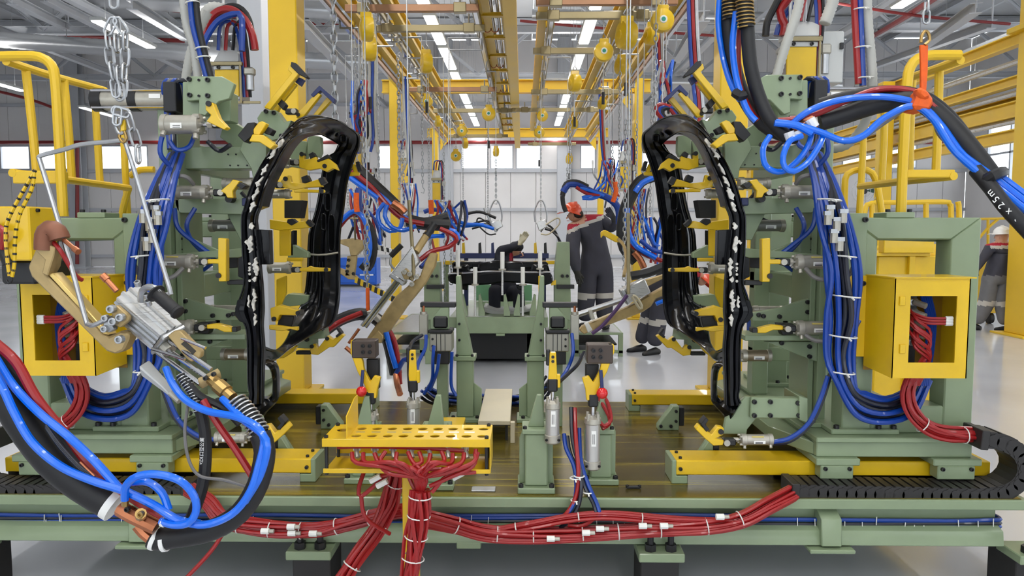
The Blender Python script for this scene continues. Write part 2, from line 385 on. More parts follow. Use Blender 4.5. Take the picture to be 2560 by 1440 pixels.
# roof steel
ORD = 'first second third fourth fifth sixth seventh eighth ninth tenth eleventh twelfth thirteenth fourteenth fifteenth sixteenth'.split()
def ibeam(name, par, m, a, b, w, h, t=.02):
    a = V(a); b = V(b); d, s, u = basis(b - a); q = B().beam(a + u * (h / 2 - t / 2), b + u * (h / 2 - t / 2), w, t).beam(a - u * (h / 2 - t / 2), b - u * (h / 2 - t / 2), w, t).beam(a, b, t, h - 2 * t); return q.o(name, m, par)
for i, y in enumerate((9.5, 16.5, 23.5, 30.5)):
    t = T('roof_truss', '%s grey steel roof truss from the near end' % ORD[i], 'truss', 'roof trusses')
    ibeam('top_chord', t, GIRT, (XL, y, ZT - .25), (XR, y, ZT - .25), .3, .4); ibeam('bottom_chord', t, GIRT, (XL, y, 7.9), (XR, y, 7.9), .22, .24)
    x = XL + 1; k = 0
    while x < XR - 2:
        ibeam('strut', t, GIRT, (x, y, 7.95 if k % 2 else ZT - .45), (x + 2.2, y, ZT - .45 if k % 2 else 7.95), .12, .12, .012); x += 2.2; k += 1
for i, x in enumerate((-23, -19.6, -16.2, -12.6, -8.8, -5.6, -2.4, 1.2, 4.8, 8.4, 12, 16)):
    t = ibeam('purlin', None, GIRT, (x, 8, ZT - .12), (x, YB, ZT - .12), .16, .22); tag(t, '%s grey roof purlin from the left running down the hall' % ORD[i], 'beam', 'roof purlins')
for i, (x, z) in enumerate(((-15.5, 7.6), (-11.4, 7.5), (-6.2, 7.3), (5.6, 7.4), (9.6, 7.6), (13.9, 7.2))):
    t = ibeam('tie_beam', None, GIRT, (x, 8, z), (x, YB, z), .2, .2); tag(t, '%s pale grey tie beam from the left below the roof' % ORD[i], 'beam', 'tie beams')
def diag(a, b, i):
    t = T('knee_brace', 'sloping grey roof brace, %s from the left' % ORD[i - 1], 'brace', 'roof braces'); a = W(*a); b = W(*b); ibeam('profile', t, GIRT, a, b, .22, .2)
    for p in (a, b): B().cyl(p, (p.x, p.y, ZT), .02, 6).o('hanger', GIRT, t)
for i, (a, b) in enumerate((((30, 0, 16), (172, 70, 23)), ((110, -5, 19), (462, 172, 27)), ((330, 12, 16), (465, 95, 22)), ((760, 62, 15), (915, 225, 23)), ((2350, -10, 17), (2190, 85, 24)), ((2440, 20, 15), (2300, 120, 21)), ((2480, 60, 18), (2170, 170, 28)), ((1760, 40, 14), (1690, 150, 22)))): diag(a, b, i + 1)
def duct(pts, r, label, y):
    t = T('air_duct', label, 'duct', 'spiral air ducts'); p = PS(pts); corr('pipe', t, DUCT, p, r, step=.12, amp=.05, n=16, raw=True)
    for q in (.2, .5, .8):
        c = p[0].lerp(p[-1], q); B().cyl(c, (c.x, c.y, ZT - .1), .012, 6).o('hanger', ZNC, t)
duct([(-30, 97, 22), (250, 118, 22), (480, 133, 22), (700, 147, 22), (960, 160, 22)], .24, 'silver spiral duct crossing behind the left guard cage', 22)
duct([(150, -10, 20), (420, 8, 20), (640, 15, 20), (860, 30, 20), (1010, 38, 20)], .22, 'silver spiral duct high up above the left cables', 20)
duct([(1340, 200, 27), (1700, 208, 27), (2100, 214, 27)], .26, 'silver spiral duct beyond the right rails', 27)
duct([(1330, 40, 24), (1700, 45, 24), (2010, 48, 24)], .22, 'silver spiral duct high up beyond the right balancers', 24)
def pipe(name, label, pts, r, m, cat='pipe', group=None):
    t = T(name, label, cat, group); hose('run', t, m, pts, r, 8, step=.6); a = W(*pts[0]); b = W(*pts[-1])
    if abs(a.x - b.x) > 1:
        for q in (.1, .9): p = a.lerp(b, q); B().cyl(p, (p.x, p.y, ZT), .012, 6).o('hanger', ZNC, t)
    return t
pipe('sprinkler_pipe', 'red sprinkler pipe along the back wall above the windows', [(-150, 356, 33.25), (900, 356, 33.25), (2390, 356, 33.25)], .08, REDP)
pipe('sprinkler_pipe', 'red sprinkler pipe above the left duct', [(100, 95, 25), (200, 92, 25), (460, 102, 25)], .07, REDP)
pipe('sprinkler_pipe', 'thin red sprinkler pipe crossing under the roof left of the pillar', [(260, 8, 24), (500, 34, 24), (800, 60, 24), (1000, 70, 24)], .045, REDP)
pipe('sprinkler_pipe', 'thin red sprinkler pipe sloping past the left guard cage', [(-20, 225, 30), (70, 247, 30), (135, 270, 30)], .06, REDP)
pipe('sprinkler_pipe', 'thin red sprinkler pipe crossing beyond the right balancers', [(1300, 52, 22), (1500, 70, 22), (1800, 90, 22)], .04, REDP)
pipe('sprinkler_pipe', 'red sprinkler pipe running down the hall on the right', [(2345, -10, 16), (2260, 45, 19), (2180, 92, 23)], .07, REDP)
pipe('sprinkler_pipe', 'thin red sprinkler pipe crossing at the top right', [(2090, 8, 18), (2300, 40, 18), (2525, 60, 18)], .035, REDP)
pipe('drain_pipe', 'red standpipe on the back wall left of the double window', [(193, 357, 33.25), (193, 660, 33.25)], .08, REDP)
# fluorescent lamp rows hung at 6.1 m
proto = None; k = 0; LDS = {}
for r_, (x, lab) in enumerate(((-16, 'far left'), (-9.1, 'left'), (-1.96, 'left of the middle beam'), (1.45, 'right of the middle beam'), (7.5, 'right'), (13, 'far right'))):
    y = -9.0 if abs(x) < 8 else -6
    st = 2.75 if abs(x) < 3 else 5.5
    kk = 0
    while y < 32:
        kk += 1; lb = '%s long fluorescent lamp from the near end in the row %s' % (ORD[kk - 1], lab)
        if proto is None:
            proto = T('ceiling_lamp', lb, 'lamp', 'fluorescent ceiling lamps')
            B().box(x - .14, x + .14, y, y + 2.4, 6.13, 6.2).o('housing', GRYP, proto, .01); B().box(x - .11, x + .11, y + .04, y + 2.36, 6.105, 6.128).o('tube', EMI, proto)
            for q in (.4, 2.0): B().cyl((x, y + q, 6.2), (x, y + q, ZT), .006, 5).o('hanger', ZNC, proto)
            x0, y0 = x, y; fin(proto); lamp = proto
        else: lamp = copytree(proto, (x - x0, y - y0, 0), lb)
        if kk % 2:      # one light source serves this lamp and the next one of its row
            for up in ((0, 1) if kk % 4 == 1 else (0,)):
                key = (st, up)
                if key not in LDS:
                    ld = LDS[key] = bpy.data.lights.new('lamp light', 'AREA'); ld.shape = 'RECTANGLE'; ld.size = .24; ld.size_y = 2.4 + st; ld.energy = LAMP_W * (3.2 if up else 2); ld.color = (1, .98, .95)
                lo = bpy.data.objects.new('uplight' if up else 'light', LDS[key]); COL.objects.link(lo); lo.parent = lamp; lo.matrix_parent_inverse = Matrix.Translation(-lamp.location)
                lo.location = (x, y + 1.2 + st / 2, 6.23 if up else 6.08); lo.rotation_euler = (math.pi if up else 0, 0, 0)
        y += st
MT['lamp tube'].cycles.emission_sampling = 'NONE'
# ================================================================ overhead rails
RZ = 3.93
def rail(x, lab, y0=3.2, y1=19.2, two=True):
    t = T('overhead_rail', lab, 'rail')
    B().box(x - .035, x + .035, y0, y1, RZ, RZ + .09).o('track', CBAR if abs(x) < 1.6 else BRN, t, .006)
    B().box(x - .02, x + .02, y0, y1, RZ - .012, RZ).o('track_lip', STL, t)
    ibeam('beam', t, YELR, (x + .09 * (1 if x < 0 else -1), y0, RZ + .2), (x + .09 * (1 if x < 0 else -1), y1, RZ + .2), .1, .16, .014)
    y = y0 + .7; c = None
    while y < y1:
        if c is None: c = B().box(x - .05, x + .05, y, y + .05, RZ + .06, RZ + .14).o('hanger_clip', YELR, t); yb = y
        else: d = c.copy(); COL.objects.link(d); d.location.y = y - yb
        y += 1.6
    return t
rail(-1.99, 'outermost overhead rail on the left with a bronze track'); rail(-1.53, 'second overhead rail from the left, with a bright track')
rail(-.5, 'overhead rail just left of the central yellow beam', 3.2, 18); rail(.31, 'overhead rail just right of the central yellow beam', 3.2, 18)
rail(1.18, 'second overhead rail from the right'); rail(1.71, 'outermost overhead rail on the right with a bronze track')
cb = ibeam('centre_beam', None, YELR, (XC, 3.2, 4.0), (XC, 20.4, 4.0), .14, .2); tag(cb, 'yellow centre beam running down the middle between the rails', 'beam')
# cable ladder with pipes left of the centre beam
t = T('pipe_rack', 'yellow ladder rack carrying galvanised pipes beside the centre beam', 'rack')
for x in (-.47, -.22): B().box(x - .02, x + .02, 3.2, 18, 4.04, 4.12).o('side_rail', YELR, t)
y = 4.6; 
while y < 18: B().box(-.47, -.22, y, y + .08, 4.03, 4.07).o('rung', YELR, t); y += .95
for i, x in enumerate((-.42, -.35, -.28)):
    B().cyl((x, 3.2, 4.105), (x, 18, 4.105), .028 - .004 * i, 10).o('pipe', ZNC, t)
y = 5.1
while y < 18:
    for x in (-.42, -.33): B().tube([V((x + .045 * math.cos(a), y, 4.03 - .05 * math.sin(a))) for a in [math.pi * q / 8 for q in range(9)]], .006, 5).o('clamp_hook', COP, t)
    y += 1.9
# portal frames: columns + girders
for i, y in enumerate((7.5, 14, 20.5)):
    t = T('portal_frame', ['yellow portal frame nearest the viewer with a thick left column', 'yellow portal frame in the middle of the line', 'yellow portal frame at the far end of the line'][i], 'frame', 'yellow portal frames')
    hw = .14 if i == 0 else .075
    for x in ((-2.35, 2.06) if i == 0 else (-2.4, 2.13)):
        B().box(x - hw, x + hw, y - .14, y + .14, .03, 4.45).o('column', YELR, t, .01); bx('base_plate', t, YELR, x - hw - .1, x + hw + .1, y - .24, y + .24, 0, .03)
    ibeam('girder', t, YELR, (-2.62, y, 4.33), (2.36, y, 4.33), .16, .24, .02)
    if i: 
        for x in (-2.26, 2.0): B().prism([(x, y - .05, 4.2), (x + (.3 if x < 0 else -.3), y - .05, 4.2), (x, y - .05, 3.85)], (0, .02, 0)).o('gusset', YELR, t)
# movable cross bars
def cbar(px0, px1, py, m, lab):
    h = 2.2; Y = h * F / (578 - py); a = W(px0, py, Y); b = W(px1, py, Y); t = T('cross_bar', lab, 'bar', 'movable cross bars')
    B().box(a.x, b.x, Y - .03, Y + .03, a.z - .035, a.z + .035).o('profile', m, t, .005)
    for q in (.14, .86):
        x = a.x + (b.x - a.x) * q; B().box(x - .06, x + .06, Y - .04, Y + .04, a.z - .045, a.z + .05).o('trolley', CBAR, t, .005)
        B().cyl((x, Y, a.z + .05), (x, Y, RZ + .02), .012, 6).o('hanger', ZNC, t)
for i, (a, b, y, m, l) in enumerate(((863, 1197, 22, BRN, 'copper brown cross bar at the very top left'), (930, 1212, 72, CBAR, 'bright cross bar below the copper brown one on the left'), (1023, 1242, 224, BRN, 'brown cross bar in front of the first girder on the left'), (1083, 1290, 277, CBAR, 'thin cross bar beyond the first girder on the left'), (1120, 1270, 340, CBAR, 'farthest cross bar on the left'),
        (1340, 1694, 5, BRN, 'copper brown cross bar at the very top right'), (1340, 1650, 40, CBAR, 'cross bar just below the copper brown one on the right'), (1333, 1556, 128, CBAR, 'cross bar holding the round yellow balancer on the right'), (1328, 1550, 230, CBAR, 'cross bar in front of the first girder on the right'), (1280, 1508, 275, CBAR, 'thin cross bar beyond the first girder on the right'), (1320, 1440, 360, CBAR, 'farthest cross bar on the right'))): cbar(a, b, y, m, l)
# spring balancers
def balancer(px, py, lab, r=.1, face=False, drop=.0, Y=None):
    Y = Y or 1.85 * F / (578 - py); c = W(px, py, Y); t = T('spring_balancer', lab, 'balancer', 'yellow spring balancers')
    ax = V((0, 1, 0)) if face else V((1, .35, 0)).normalized()
    a = c - ax * r * .55; bb = B().rev(a, a + ax, [(0, r * .55), (r * .1, r * .92), (r * .35, r), (r * .8, r), (r * 1.0, r * .92), (r * 1.1, r * .55)], 18); bb.o('drum', YEL, t)
    B().box(c.x - r * .45, c.x + r * .45, c.y - r * .4, c.y + r * .4, c.z + r * .7, c.z + r * 1.25).o('bracket', YEL, t, .005)
    B().rev(a - ax * r * .05, a + ax, [(0, r * .3), (r * .06, r * .34)], 14).o('cover_plate', WHT if face else YEL, t)
    if face: B().rev(a - ax * r * .08, a + ax, [(0, r * .18), (r * .05, r * .2)], 12).o('badge', mat('teal badge', (20, 140, 120), .4), t)
    B().tube([c + V((0, 0, r * 1.25)), c + V((r * .2, 0, r * 1.5)), c + V((0, 0, r * 1.85)), c + V((-r * .2, 0, r * 1.5))], r * .07, 5, True).o('hook', ZNC, t)
    to_rail(t, c + V((0, 0, r * 1.8)), 'sling')
    if drop: B().cyl(c - V((0, 0, r)), c - V((0, 0, r + drop)), .005, 5).o('wire_rope', ZNC, t); B().cyl(c - V((0, 0, r + drop)), c - V((0, 0, r + drop + .12)), .016, 8).o('rope_end', BLK, t)
    return t
for a in ((917, 72, 'yellow spring balancer at the top left, under the copper bar', .11), (924, 122, 'yellow spring balancer just below the topmost one on the left', .12, False, .35), (1066, 158, 'yellow spring balancer hanging left of the lamp row', .11, False, .3),
          (1067, 254, 'small yellow balancer with a round badge beside the left rail', .085, True), (1095, 305, 'small yellow balancer under the left rail near the first girder', .08), (1155, 328, 'round yellow balancer with a badge at the end of the left rail', .1, True), (1222, 285, 'yellow balancer with a badge left of the centre beam', .11, True, .3), (1163, 360, 'far small yellow balancer over the left window', .1), (1140, 390, 'lowest far yellow balancer on the left', .11, True, 0, 15), (1240, 380, 'pale small balancer over the middle window', .1, False, .3, 16),
          (1509, 130, 'round yellow balancer in the middle of the right cross bar', .1, True, .3), (1566, 88, 'large yellow balancer hanging beside the right rails', .13, False, .3), (1656, 52, 'yellow balancer with a badge at the top right rail', .1, True), (1628, 88, 'yellow balancer half hidden under the right rail', .09), (1437, 207, 'yellow balancer in front of the first girder on the right', .11, False, .3), (1553, 165, 'yellow balancer under the outer right rail', .095), (1505, 260, 'small yellow balancer below the girder on the right', .08), (1356, 290, 'yellow balancer with a badge right of the centre beam', .09, True), (1348, 332, 'yellow balancer with a badge under the one right of the centre beam', .1, True, .4), (1435, 310, 'small yellow balancer near the far right rail', .09), (1423, 398, 'far twin yellow balancer above the right gun cables', .1, False, .2, 16)): balancer(*a)
# hanging chains
def chain(px, y0, y1, Y, lab, L=.05, w=.02, r=.0045, name='hanging_chain', m=None):
    t = T(name, lab, 'chain', 'hoist chains'); a = W(px, y0, Y); b = W(px, y1, Y); a = V((b.x, Y, min(a.z, 3.86))); chainmesh(a, b, L, w, r).o('links', m or ZNC, t); to_rail(t, a)
    B().tube([b + V((0, 0, .01)), b + V((.02, 0, -.02)), b + V((.01, 0, -.06)), b + V((-.02, 0, -.05))], r * 1.3, 5).o('hook', ZNC, t); return t
for a in ((838, -20, 310, 5.2, 'long-link chain hanging in front of the left pillar', .085, .032, .007), (895, 120, 560, 8.2, 'chain hanging just right of the left black body side'), (914, 160, 690, 7.0, 'chain with an orange hook hanging left of the middle gun', .06, .024, .005), (948, 240, 460, 9, 'short chain behind the left transformer'), (999, 140, 460, 8.4, 'chain hanging down to the second left transformer', .06, .026, .006), (1057, 185, 470, 8.6, 'chain below the yellow balancer near the left lamp row'), (1075, 275, 700, 10.2, 'chain hanging beside the far left transformer'), (1112, 350, 740, 9.6, 'chain hanging to the green clamps of the rear station'), (1158, 350, 540, 15, 'far chain over the left middle window'), (1220, 320, 560, 12.5, 'chain under the badge balancer left of the centre'), (1352, 360, 560, 14, 'chain under the badge balancer right of the centre'), (1425, 230, 460, 9.6, 'chain under the balancer in front of the right girder'), (1547, 180, 480, 8.2, 'chain below the balancer under the right rail'), (1570, 120, 620, 7.2, 'chain hanging from the large right balancer', .06, .024, .005), (1588, 300, 640, 8, 'chain hanging left of the right black body side'), (1636, 60, 330, 6.4, 'chain hanging beside the right rail', .06, .024, .005), (1624, 230, 640, 9, 'thin chain with red fittings near the right body side')): chain(*a)
# ================================================================ fixture base
ZP = .459
fb = T('welding_fixture', 'long green welded fixture base with an oily steel top plate', 'machine base')
bx('top_plate', fb, GREEN, -2.53, 2.25, 3.23, 5.12, ZP - .045, ZP, .004)
skin = bx('steel_surface', fb, PLT, -2.5, 2.22, 3.245, 5.1, ZP, ZP + .003, 0)
bx('web', fb, GREEN, -2.43, 2.15, 3.31, 3.33, .26, ZP - .045, 0); bx('web', fb, GREEN, -2.43, 2.15, 4.95, 4.97, .26, ZP - .045, 0)
B().prism([(-2.43, 3.31, .335), (-2.43, 3.245, .312), (-2.43, 3.235, .246), (-2.43, 3.33, .246)], (4.58, 0, 0)).o('lower_flange', GREEN, fb, .003)
for x in (-2.43, 2.13): bx('end_web', fb, GREEN, x, x + .02, 3.33, 4.97, .26, ZP - .045, 0)
for px in (2076, 350):
    p = W(px, 1300, 3.24); b = B().prism([(p.x - .045, 3.31, ZP - .045), (p.x - .045, 3.225, .37), (p.x - .045, 3.215, .25), (p.x - .045, 3.31, .235)], (.09, 0, 0)); b.o('rib', GREEN, fb, .004)
    bx('rib_foot', fb, GREEN, p.x - .1, p.x + .1, 3.2, 3.33, .222, .24)
for px in (778, 1650, 2590, -95):
    p = W(px, 1390, 3.2); bx('foot_bracket', fb, GREEN, p.x - .1, p.x + .1, 3.15, 3.32, .2, .24, .004)
    for d in (-.045, .045):
        B().cyl((p.x + d, 3.19, .2), (p.x + d, 3.19, .33), .014, 10).o('levelling_bolt', BLK, fb); B().cyl((p.x + d, 3.19, .24), (p.x + d, 3.19, .27), .026, 6).o('nut', BLK, fb)
    bx('foot_block', fb, CHN, p.x - .085, p.x + .085, 3.2, 3.4, 0, .2, .004)
p = W(1172, 1378, 3.24); bx('lug', fb, GREEN, p.x - .055, p.x + .055, 3.23, 3.31, .222, .253)
pn = B(); a = W(1209, 1244, 3.33); pn.box(a.x - .055, a.x + .055, 3.30, 3.36, ZP + .003, ZP + .008).o('name_plate', ZNC, fb, .002)
a = W(1585, 1238, 3.33); B().box(a.x - .03, a.x + .03, 3.345, 3.36, ZP + .003, ZP + .016).o('grip', BLK, fb, .003)
for d in (-.028, .028): bolt(fb, (a.x + d, 3.352, ZP + .01), UP, .008)
# small stops standing on the plate
for s in (0, 1):
    MIR[0] = bool(s)
    Y = 4.36; p = W(1690, 1035, Y)
    B().prism([(p.x - .105, Y, ZP + .003), (p.x - .105, Y, ZP + .03), (p.x - .02, Y, ZP + .15), (p.x + .02, Y, ZP + .15), (p.x + .02, Y, ZP + .003)], (0, .07, 0)).o('stop_bracket', GREEN, fb, .004)
    bx('stop_pad', fb, BLK, p.x + .02, p.x + .05, Y, Y + .07, ZP + .03, ZP + .14)
    for z in (.06, .12): bolt(fb, (p.x, Y, ZP + z), FR, .009)
    for x in (-.09, -.03): bolt(fb, (p.x + x, Y - .0, ZP + .03), FR, .01)
    Y = 3.62; p = W(1778, 1130, Y)
    B().prism([(p.x - .09, Y, ZP + .003), (p.x - .09, Y, ZP + .03), (p.x - .01, Y, ZP + .16), (p.x + .01, Y, ZP + .16), (p.x + .01, Y, ZP + .003)], (0, .06, 0)).o('stop_bracket', GREEN, fb, .004)
    bx('stop_pad', fb, BLK, p.x + .01, p.x + .04, Y, Y + .06, ZP + .03, ZP + .15)
MIR[0] = False
# ================================================================ linear slides, carriages, clamps (right side traced, left side mirrored)
def aircyl(par, px0, px1, py, Y, r, rod=0, tagm=None, col=None, fit=True):
    "air cylinder lying across: px0 rod side, px1 rear"
    a = W(px0, py, Y); b = W(px1, py, Y); L = (b - a).length; d = (b - a).normalized(); col = col or ALU
    h = min(.05, L * .25)
    br = B().rev(a, b, [(h * .6, r * .96), (L - h * .5, r * .96)], 18).o('air_cylinder', col, par)
    B().rev(a, b, [(0, r * .7), (h * .12, r * 1.08), (h * .7, r * 1.1), (h * .75, r * .98)], 16).o('head_cap', ALU, br)
    B().rev(b - d * h * .6, b, [(0, r * 1.0), (h * .05, r * 1.06), (h * .5, r * 1.06), (h * .6, r * .8)], 16).o('end_cap', ALU, br)
    for k in range(4):
        t = math.pi * (k / 2 + .25); o = V((0, math.sin(t), math.cos(t))) * r * 1.0; B().rev(a - d * .006 + o, b, [(0, r * .2), (h * .7, r * .24)], 8).o('tie_nut', ALU, br)
    if rod:
        B().cyl(a - d * rod * (px0 - rod if False else 1) * 0 - d * abs(rod), a, r * .27, 10).o('piston_rod', STL, br)
        f = a - d * abs(rod); B().cyl(f, f + d * .022, r * .42, 6).o('rod_nut', ALU, br)
    if fit:
        for q, s_ in ((a + d * h * .5, -1), (b - d * h * .4, 1)):
            e = q + V((0, -.3, -.95 if s_ < 0 else -.4)).normalized() * r * 1.55; B().cyl(q, e, r * .28, 8).o('hose_fitting', ALU, br)
    m = a.lerp(b, .55); B().box(m.x - .026, m.x + .026, m.y - r * 1.0, m.y - r * .93, m.z - r * .5, m.z + r * .05).o('label_plate', LBL, br)
    for k in range(2): B().box(m.x - .02, m.x + .014, m.y - r * 1.012, m.y - r * .99, m.z - r * (.2 + .17 * k) - .003, m.z - r * (.2 + .17 * k)).o('label_print', INK, br)
    if tagm: B().box(m.x - .034, m.x + .02, m.y - r * .85, m.y - r * .6, m.z + r * .6, m.z + r * .78).o('number_tag', TAGY, br)
    return br
def fork(par, px0, px1, py, Y, w=.03):
    a = W(px0, py, Y); b = W(px1, py, Y); B().box(min(a.x, b.x), max(a.x, b.x), Y - w * .7, Y + w * .7, a.z - w * .55, a.z + w * .55).o('rod_fork', BLK, par, .006)
    c = a.lerp(b, .25); f = B().cyl(c - V((0, w * .95, 0)), c + V((0, w * .95, 0)), .0145, 12).o('pivot_pin', ALU, par); return f
def arm(par, pts, Y, t=.03, pads=(), m=None, pins=()):
    o = plate('clamp_arm', par, m or YEL, pts, Y, t, .003)
    for q in pads: plate('pad', o, q[1] if isinstance(q, tuple) else BLK, q[0] if isinstance(q, tuple) else q, Y - .006, t + .012, .002)
    for x, y in pins: c = W(x, y, Y); B().cyl(c - V((0, .008, 0)), c + V((0, t + .008, 0)), .0125, 12).o('pin', BLK, o)
    return o
def side(left):
    MIR[0] = left; sd = 'left' if left else 'right'
    # slides
    for i, (ya, yb, pxs) in enumerate(((3.42, 3.59, 1680), (4.83, 4.99, 1572))):
        t = T('linear_slide', ('front' if i == 0 else 'rear') + ' linear slide with a yellow cover under the %s carriage' % sd, 'slide', 'linear slides')
        x0 = W(pxs, 1150 if i == 0 else 990, ya).x; x1 = 2.19
        B().box(x0 + .02, x1, ya, yb, .505, .574).o('cover', YEL, t, .004)
        B().prism([(x0, ya, ZP + .003), (x0 + .075, ya, ZP + .003), (x0 + .075, ya, .5), (x0 + .022, ya, .5), (x0 + .022, ya, .574), (x0, ya, .574)], (0, yb - ya, 0)).o('end_block', GREEN, t, .003)
        B().box(x0 + .08, x1, ya + .02, ya + .045, ZP + .003, .5).o('guide_rail', STL, t); B().box(x0 + .08, x1, yb - .04, yb - .015, ZP + .003, .5).o('guide_rail', STL, t)
        for dx, dz in ((.035, .035), ): bolt(t, (x0 + .04, ya, .535), FR, .009)
        for dy in (.03, .12): bolt(t, (x0 + .045, ya + dy, .574), UP, .008)
    c = T('clamp_carriage', 'green clamp carriage on slides holding the %s black body side' % sd, 'machine')
    X0, X1 = 1.357, 2.08
    bx('slide_plate', c, GREEN, X0 - .008, X1, 3.35, 4.98, .682, .706); bx('slide_body', c, GREEN, X0, X1 - .01, 3.37, 4.96, .61, .682)
    for (a, b) in ((X0 - .01, X0 + .19), (X1 - .2, X1 + .02)):
        for y0 in (3.34, 4.78):
            bx('slide_pad', c, GREEN, a, b, y0, y0 + .26, .578, .61); bx('slide_block', c, GREEN, a + .02, b - .03, y0 + .0, y0 + .07, .515, .578); bx('slide_block', c, GREEN, a + .02, b - .03, y0 + .2, y0 + .25, .478, .578)
            for x in (a + .04, b - .05): bolt(c, (x, y0 + .0, .565), FR, .009)
    # tapered strut of the plate towards the middle
    B().prism([(X0, 3.4, .61), (X0 - .14, 3.62, .63), (X0 - .14, 4.7, .63), (X0, 4.9, .61)], (0, 0, .06)).o('side_gusset', GREEN, c, .004)
    # portal frames
    for k, y0 in enumerate((3.43, 4.62)):
        a = W(2125, 545, 3.42); x0, x1, z1 = a.x, 2.1, 1.712; w = .135; D = .13; z0 = .706
        B().prism([(x0, y0, z0), (x0 + w, y0, z0), (x0 + w, y0, z1 - .1), (x0, y0, z1)], (0, D, 0)).o('frame_post', GREEN, c, .006)
        B().prism([(x1, y0, z0), (x1 - w, y0, z0), (x1 - w, y0, z1 - .1), (x1, y0, z1)], (0, D, 0)).o('frame_post', GREEN, c, .006)
        B().prism([(x0, y0, z1), (x1, y0, z1), (x1 - w, y0, z1 - .1), (x0 + w, y0, z1 - .1)], (0, D, 0)).o('frame_top', GREEN, c, .006)
        bx('frame_sill', c, GREEN, x0 + w, x1 - w, y0, y0 + D, z0, z0 + .13, .006)
        bx('frame_foot', c, GREEN, x0 - .06, x0 + w + .12, y0 - .03, y0 + D + .03, z0, z0 + .025)
        for x in (x0 - .03, x0 + w + .03, x0 + w + .1): bolt(c, (x, y0 - .012, z0 + .025), UP, .013)
        # bolted corner plate
        bx('corner_plate', c, GREEN, x0 - .035, x0 + .075, y0 - .025, y0, z1 - .33, z1 + .02, .004)
        for zz in (z1 - .01, z1 - .3): bolt(c, (x0 + .06, y0 - .025, zz), FR, .012)
        bx('cage_foot', c, GREEN, x0 + .17, x0 + .3, y0 + .0, y0 + D, z1, z1 + .025, .003)
        for x in (x0 + .185, x0 + .285): bolt(c, (x, y0 + .02, z1 + .025), UP, .011)
    for z in (1.2, 1.6): bx('tie_beam', c, GREEN, 1.95, 2.05, 3.56, 4.62, z, z + .1)
    # upright plates carrying the clamps
    xa = W(2034, 600, 3.62).x
    bx('upright', c, GREEN, xa + .03, xa + .075, 3.6, 3.66, .706, 2.28); bx('upright', c, GREEN, xa + .0, xa + .028, 3.64, 3.9, .706, 2.24)
    bx('upright_foot', c, GREEN, xa - .03, xa + .13, 3.52, 3.95, .706, .73)
    for x in (xa - .01, xa + .1): bolt(c, (x, 3.535, .73), UP, .012)
    xr = W(1905, 900, 4.55).x
    bx('rear_post', c, GREEN, xr, xr + .14, 4.5, 4.64, .706, 2.0, .006); bx('rear_post_foot', c, GREEN, xr - .05, xr + .19, 4.45, 4.7, .706, .73)
    for x in (xr - .02, xr + .07, xr + .16): bolt(c, (x, 4.465, .73), UP, .012)
    xr2 = W(1880, 700, 4.3).x; bx('mid_post', c, GREEN, xr2, xr2 + .09, 4.25, 4.35, .706, 1.9, .005)
    bx('cross_tie', c, GREEN, xr + .1, 1.8, 4.5, 4.56, 1.05, 1.15); bx('cross_tie', c, GREEN, xr2, 1.6, 4.26, 4.34, .9, .98); bx('cross_tie', c, GREEN, xr2, 1.6, 4.26, 4.34, 1.32, 1.42)
    bx('spine', c, GREEN, xa, xa + .05, 3.9, 4.6, 1.95, 2.1); bx('spine', c, GREEN, xa, xa + .05, 3.9, 4.6, 1.3, 1.42)
    # top plate with four screws
    plate('head_plate', c, GREEN, [(1886, 205), (1916, 187), (2006, 186), (2007, 249), (1976, 246), (1977, 281), (1960, 286), (1925, 250), (1898, 243)], 3.5, .035)
    pbolts(c, [(1952, 196), (1999, 194), (1952, 236), (1998, 234)], 3.5, .011); pbolts(c, [(1975, 196), (1975, 236)], 3.5, .006)
    pbox('head_block', c, GREEN, 1945, 200, 2020, 300, 3.54, .2); pbox('head_block', c, GREEN, 1900, 225, 1960, 300, 3.62, .1)
    plate('arm_beam', c, GREEN, [(1800, 366), (1955, 364), (2045, 366), (2045, 420), (1812, 420)], 3.72, .14)
    pbolts(c, [(1870, 384), (1890, 384), (1910, 384), (1862, 412), (1885, 412), (1905, 412)], 3.72, .004)
    plate('arm_neck', c, GREEN, [(1812, 345), (1868, 342), (1880, 372), (1850, 420), (1846, 446), (1832, 446), (1812, 400)], 3.68, .05)
    plate('arm_block', c, GREEN, [(1754, 298), (1773, 303), (1795, 272), (1830, 275), (1842, 292), (1830, 330), (1806, 350), (1773, 343)], 3.86, .09)
    pbolts(c, [(1798, 280), (1818, 276), (1779, 338)], 3.86, .011)
    plate('arm_block', c, GREEN, [(1830, 330), (1870, 320), (1920, 290), (1935, 340), (1900, 366), (1815, 368)], 3.8, .08)
    plate('inner_block', c, GREEN, [(1695, 340), (1722, 336), (1728, 345), (1728, 385), (1700, 392), (1694, 380)], 4.3, .06)
    plate('inner_block', c, GREEN, [(1728, 352), (1770, 348), (1800, 372), (1806, 410), (1740, 420)], 4.35, .08)
    # top locators
    arm(c, [(1731, 179), (1757, 158), (1761, 171), (1752, 180), (1822, 265), (1806, 272)], 3.8, .035, [[(1710, 188), (1741, 154), (1752, 151), (1754, 162), (1735, 181), (1714, 192)]])
    arm(c, [(1741, 208), (1752, 200), (1790, 243), (1782, 258)], 3.86, .03, [([(1723, 195), (1741, 187), (1749, 199), (1733, 211)], NAVY)])
    plate('locator_block', c, BLK, [(1768, 258), (1786, 238), (1796, 249), (1776, 272)], 3.84, .05)
    plate('locator_link', c, YEL, [(1785, 262), (1806, 250), (1824, 268), (1790, 276)], 3.9, .03)
    arm(c, [(1696, 234), (1707, 227), (1756, 282), (1760, 292), (1743, 293)], 4.4, .035, [([(1660, 246), (1700, 211), (1722, 234), (1716, 241), (1697, 224), (1665, 256)], NAVY)], pins=[(1754, 284)])
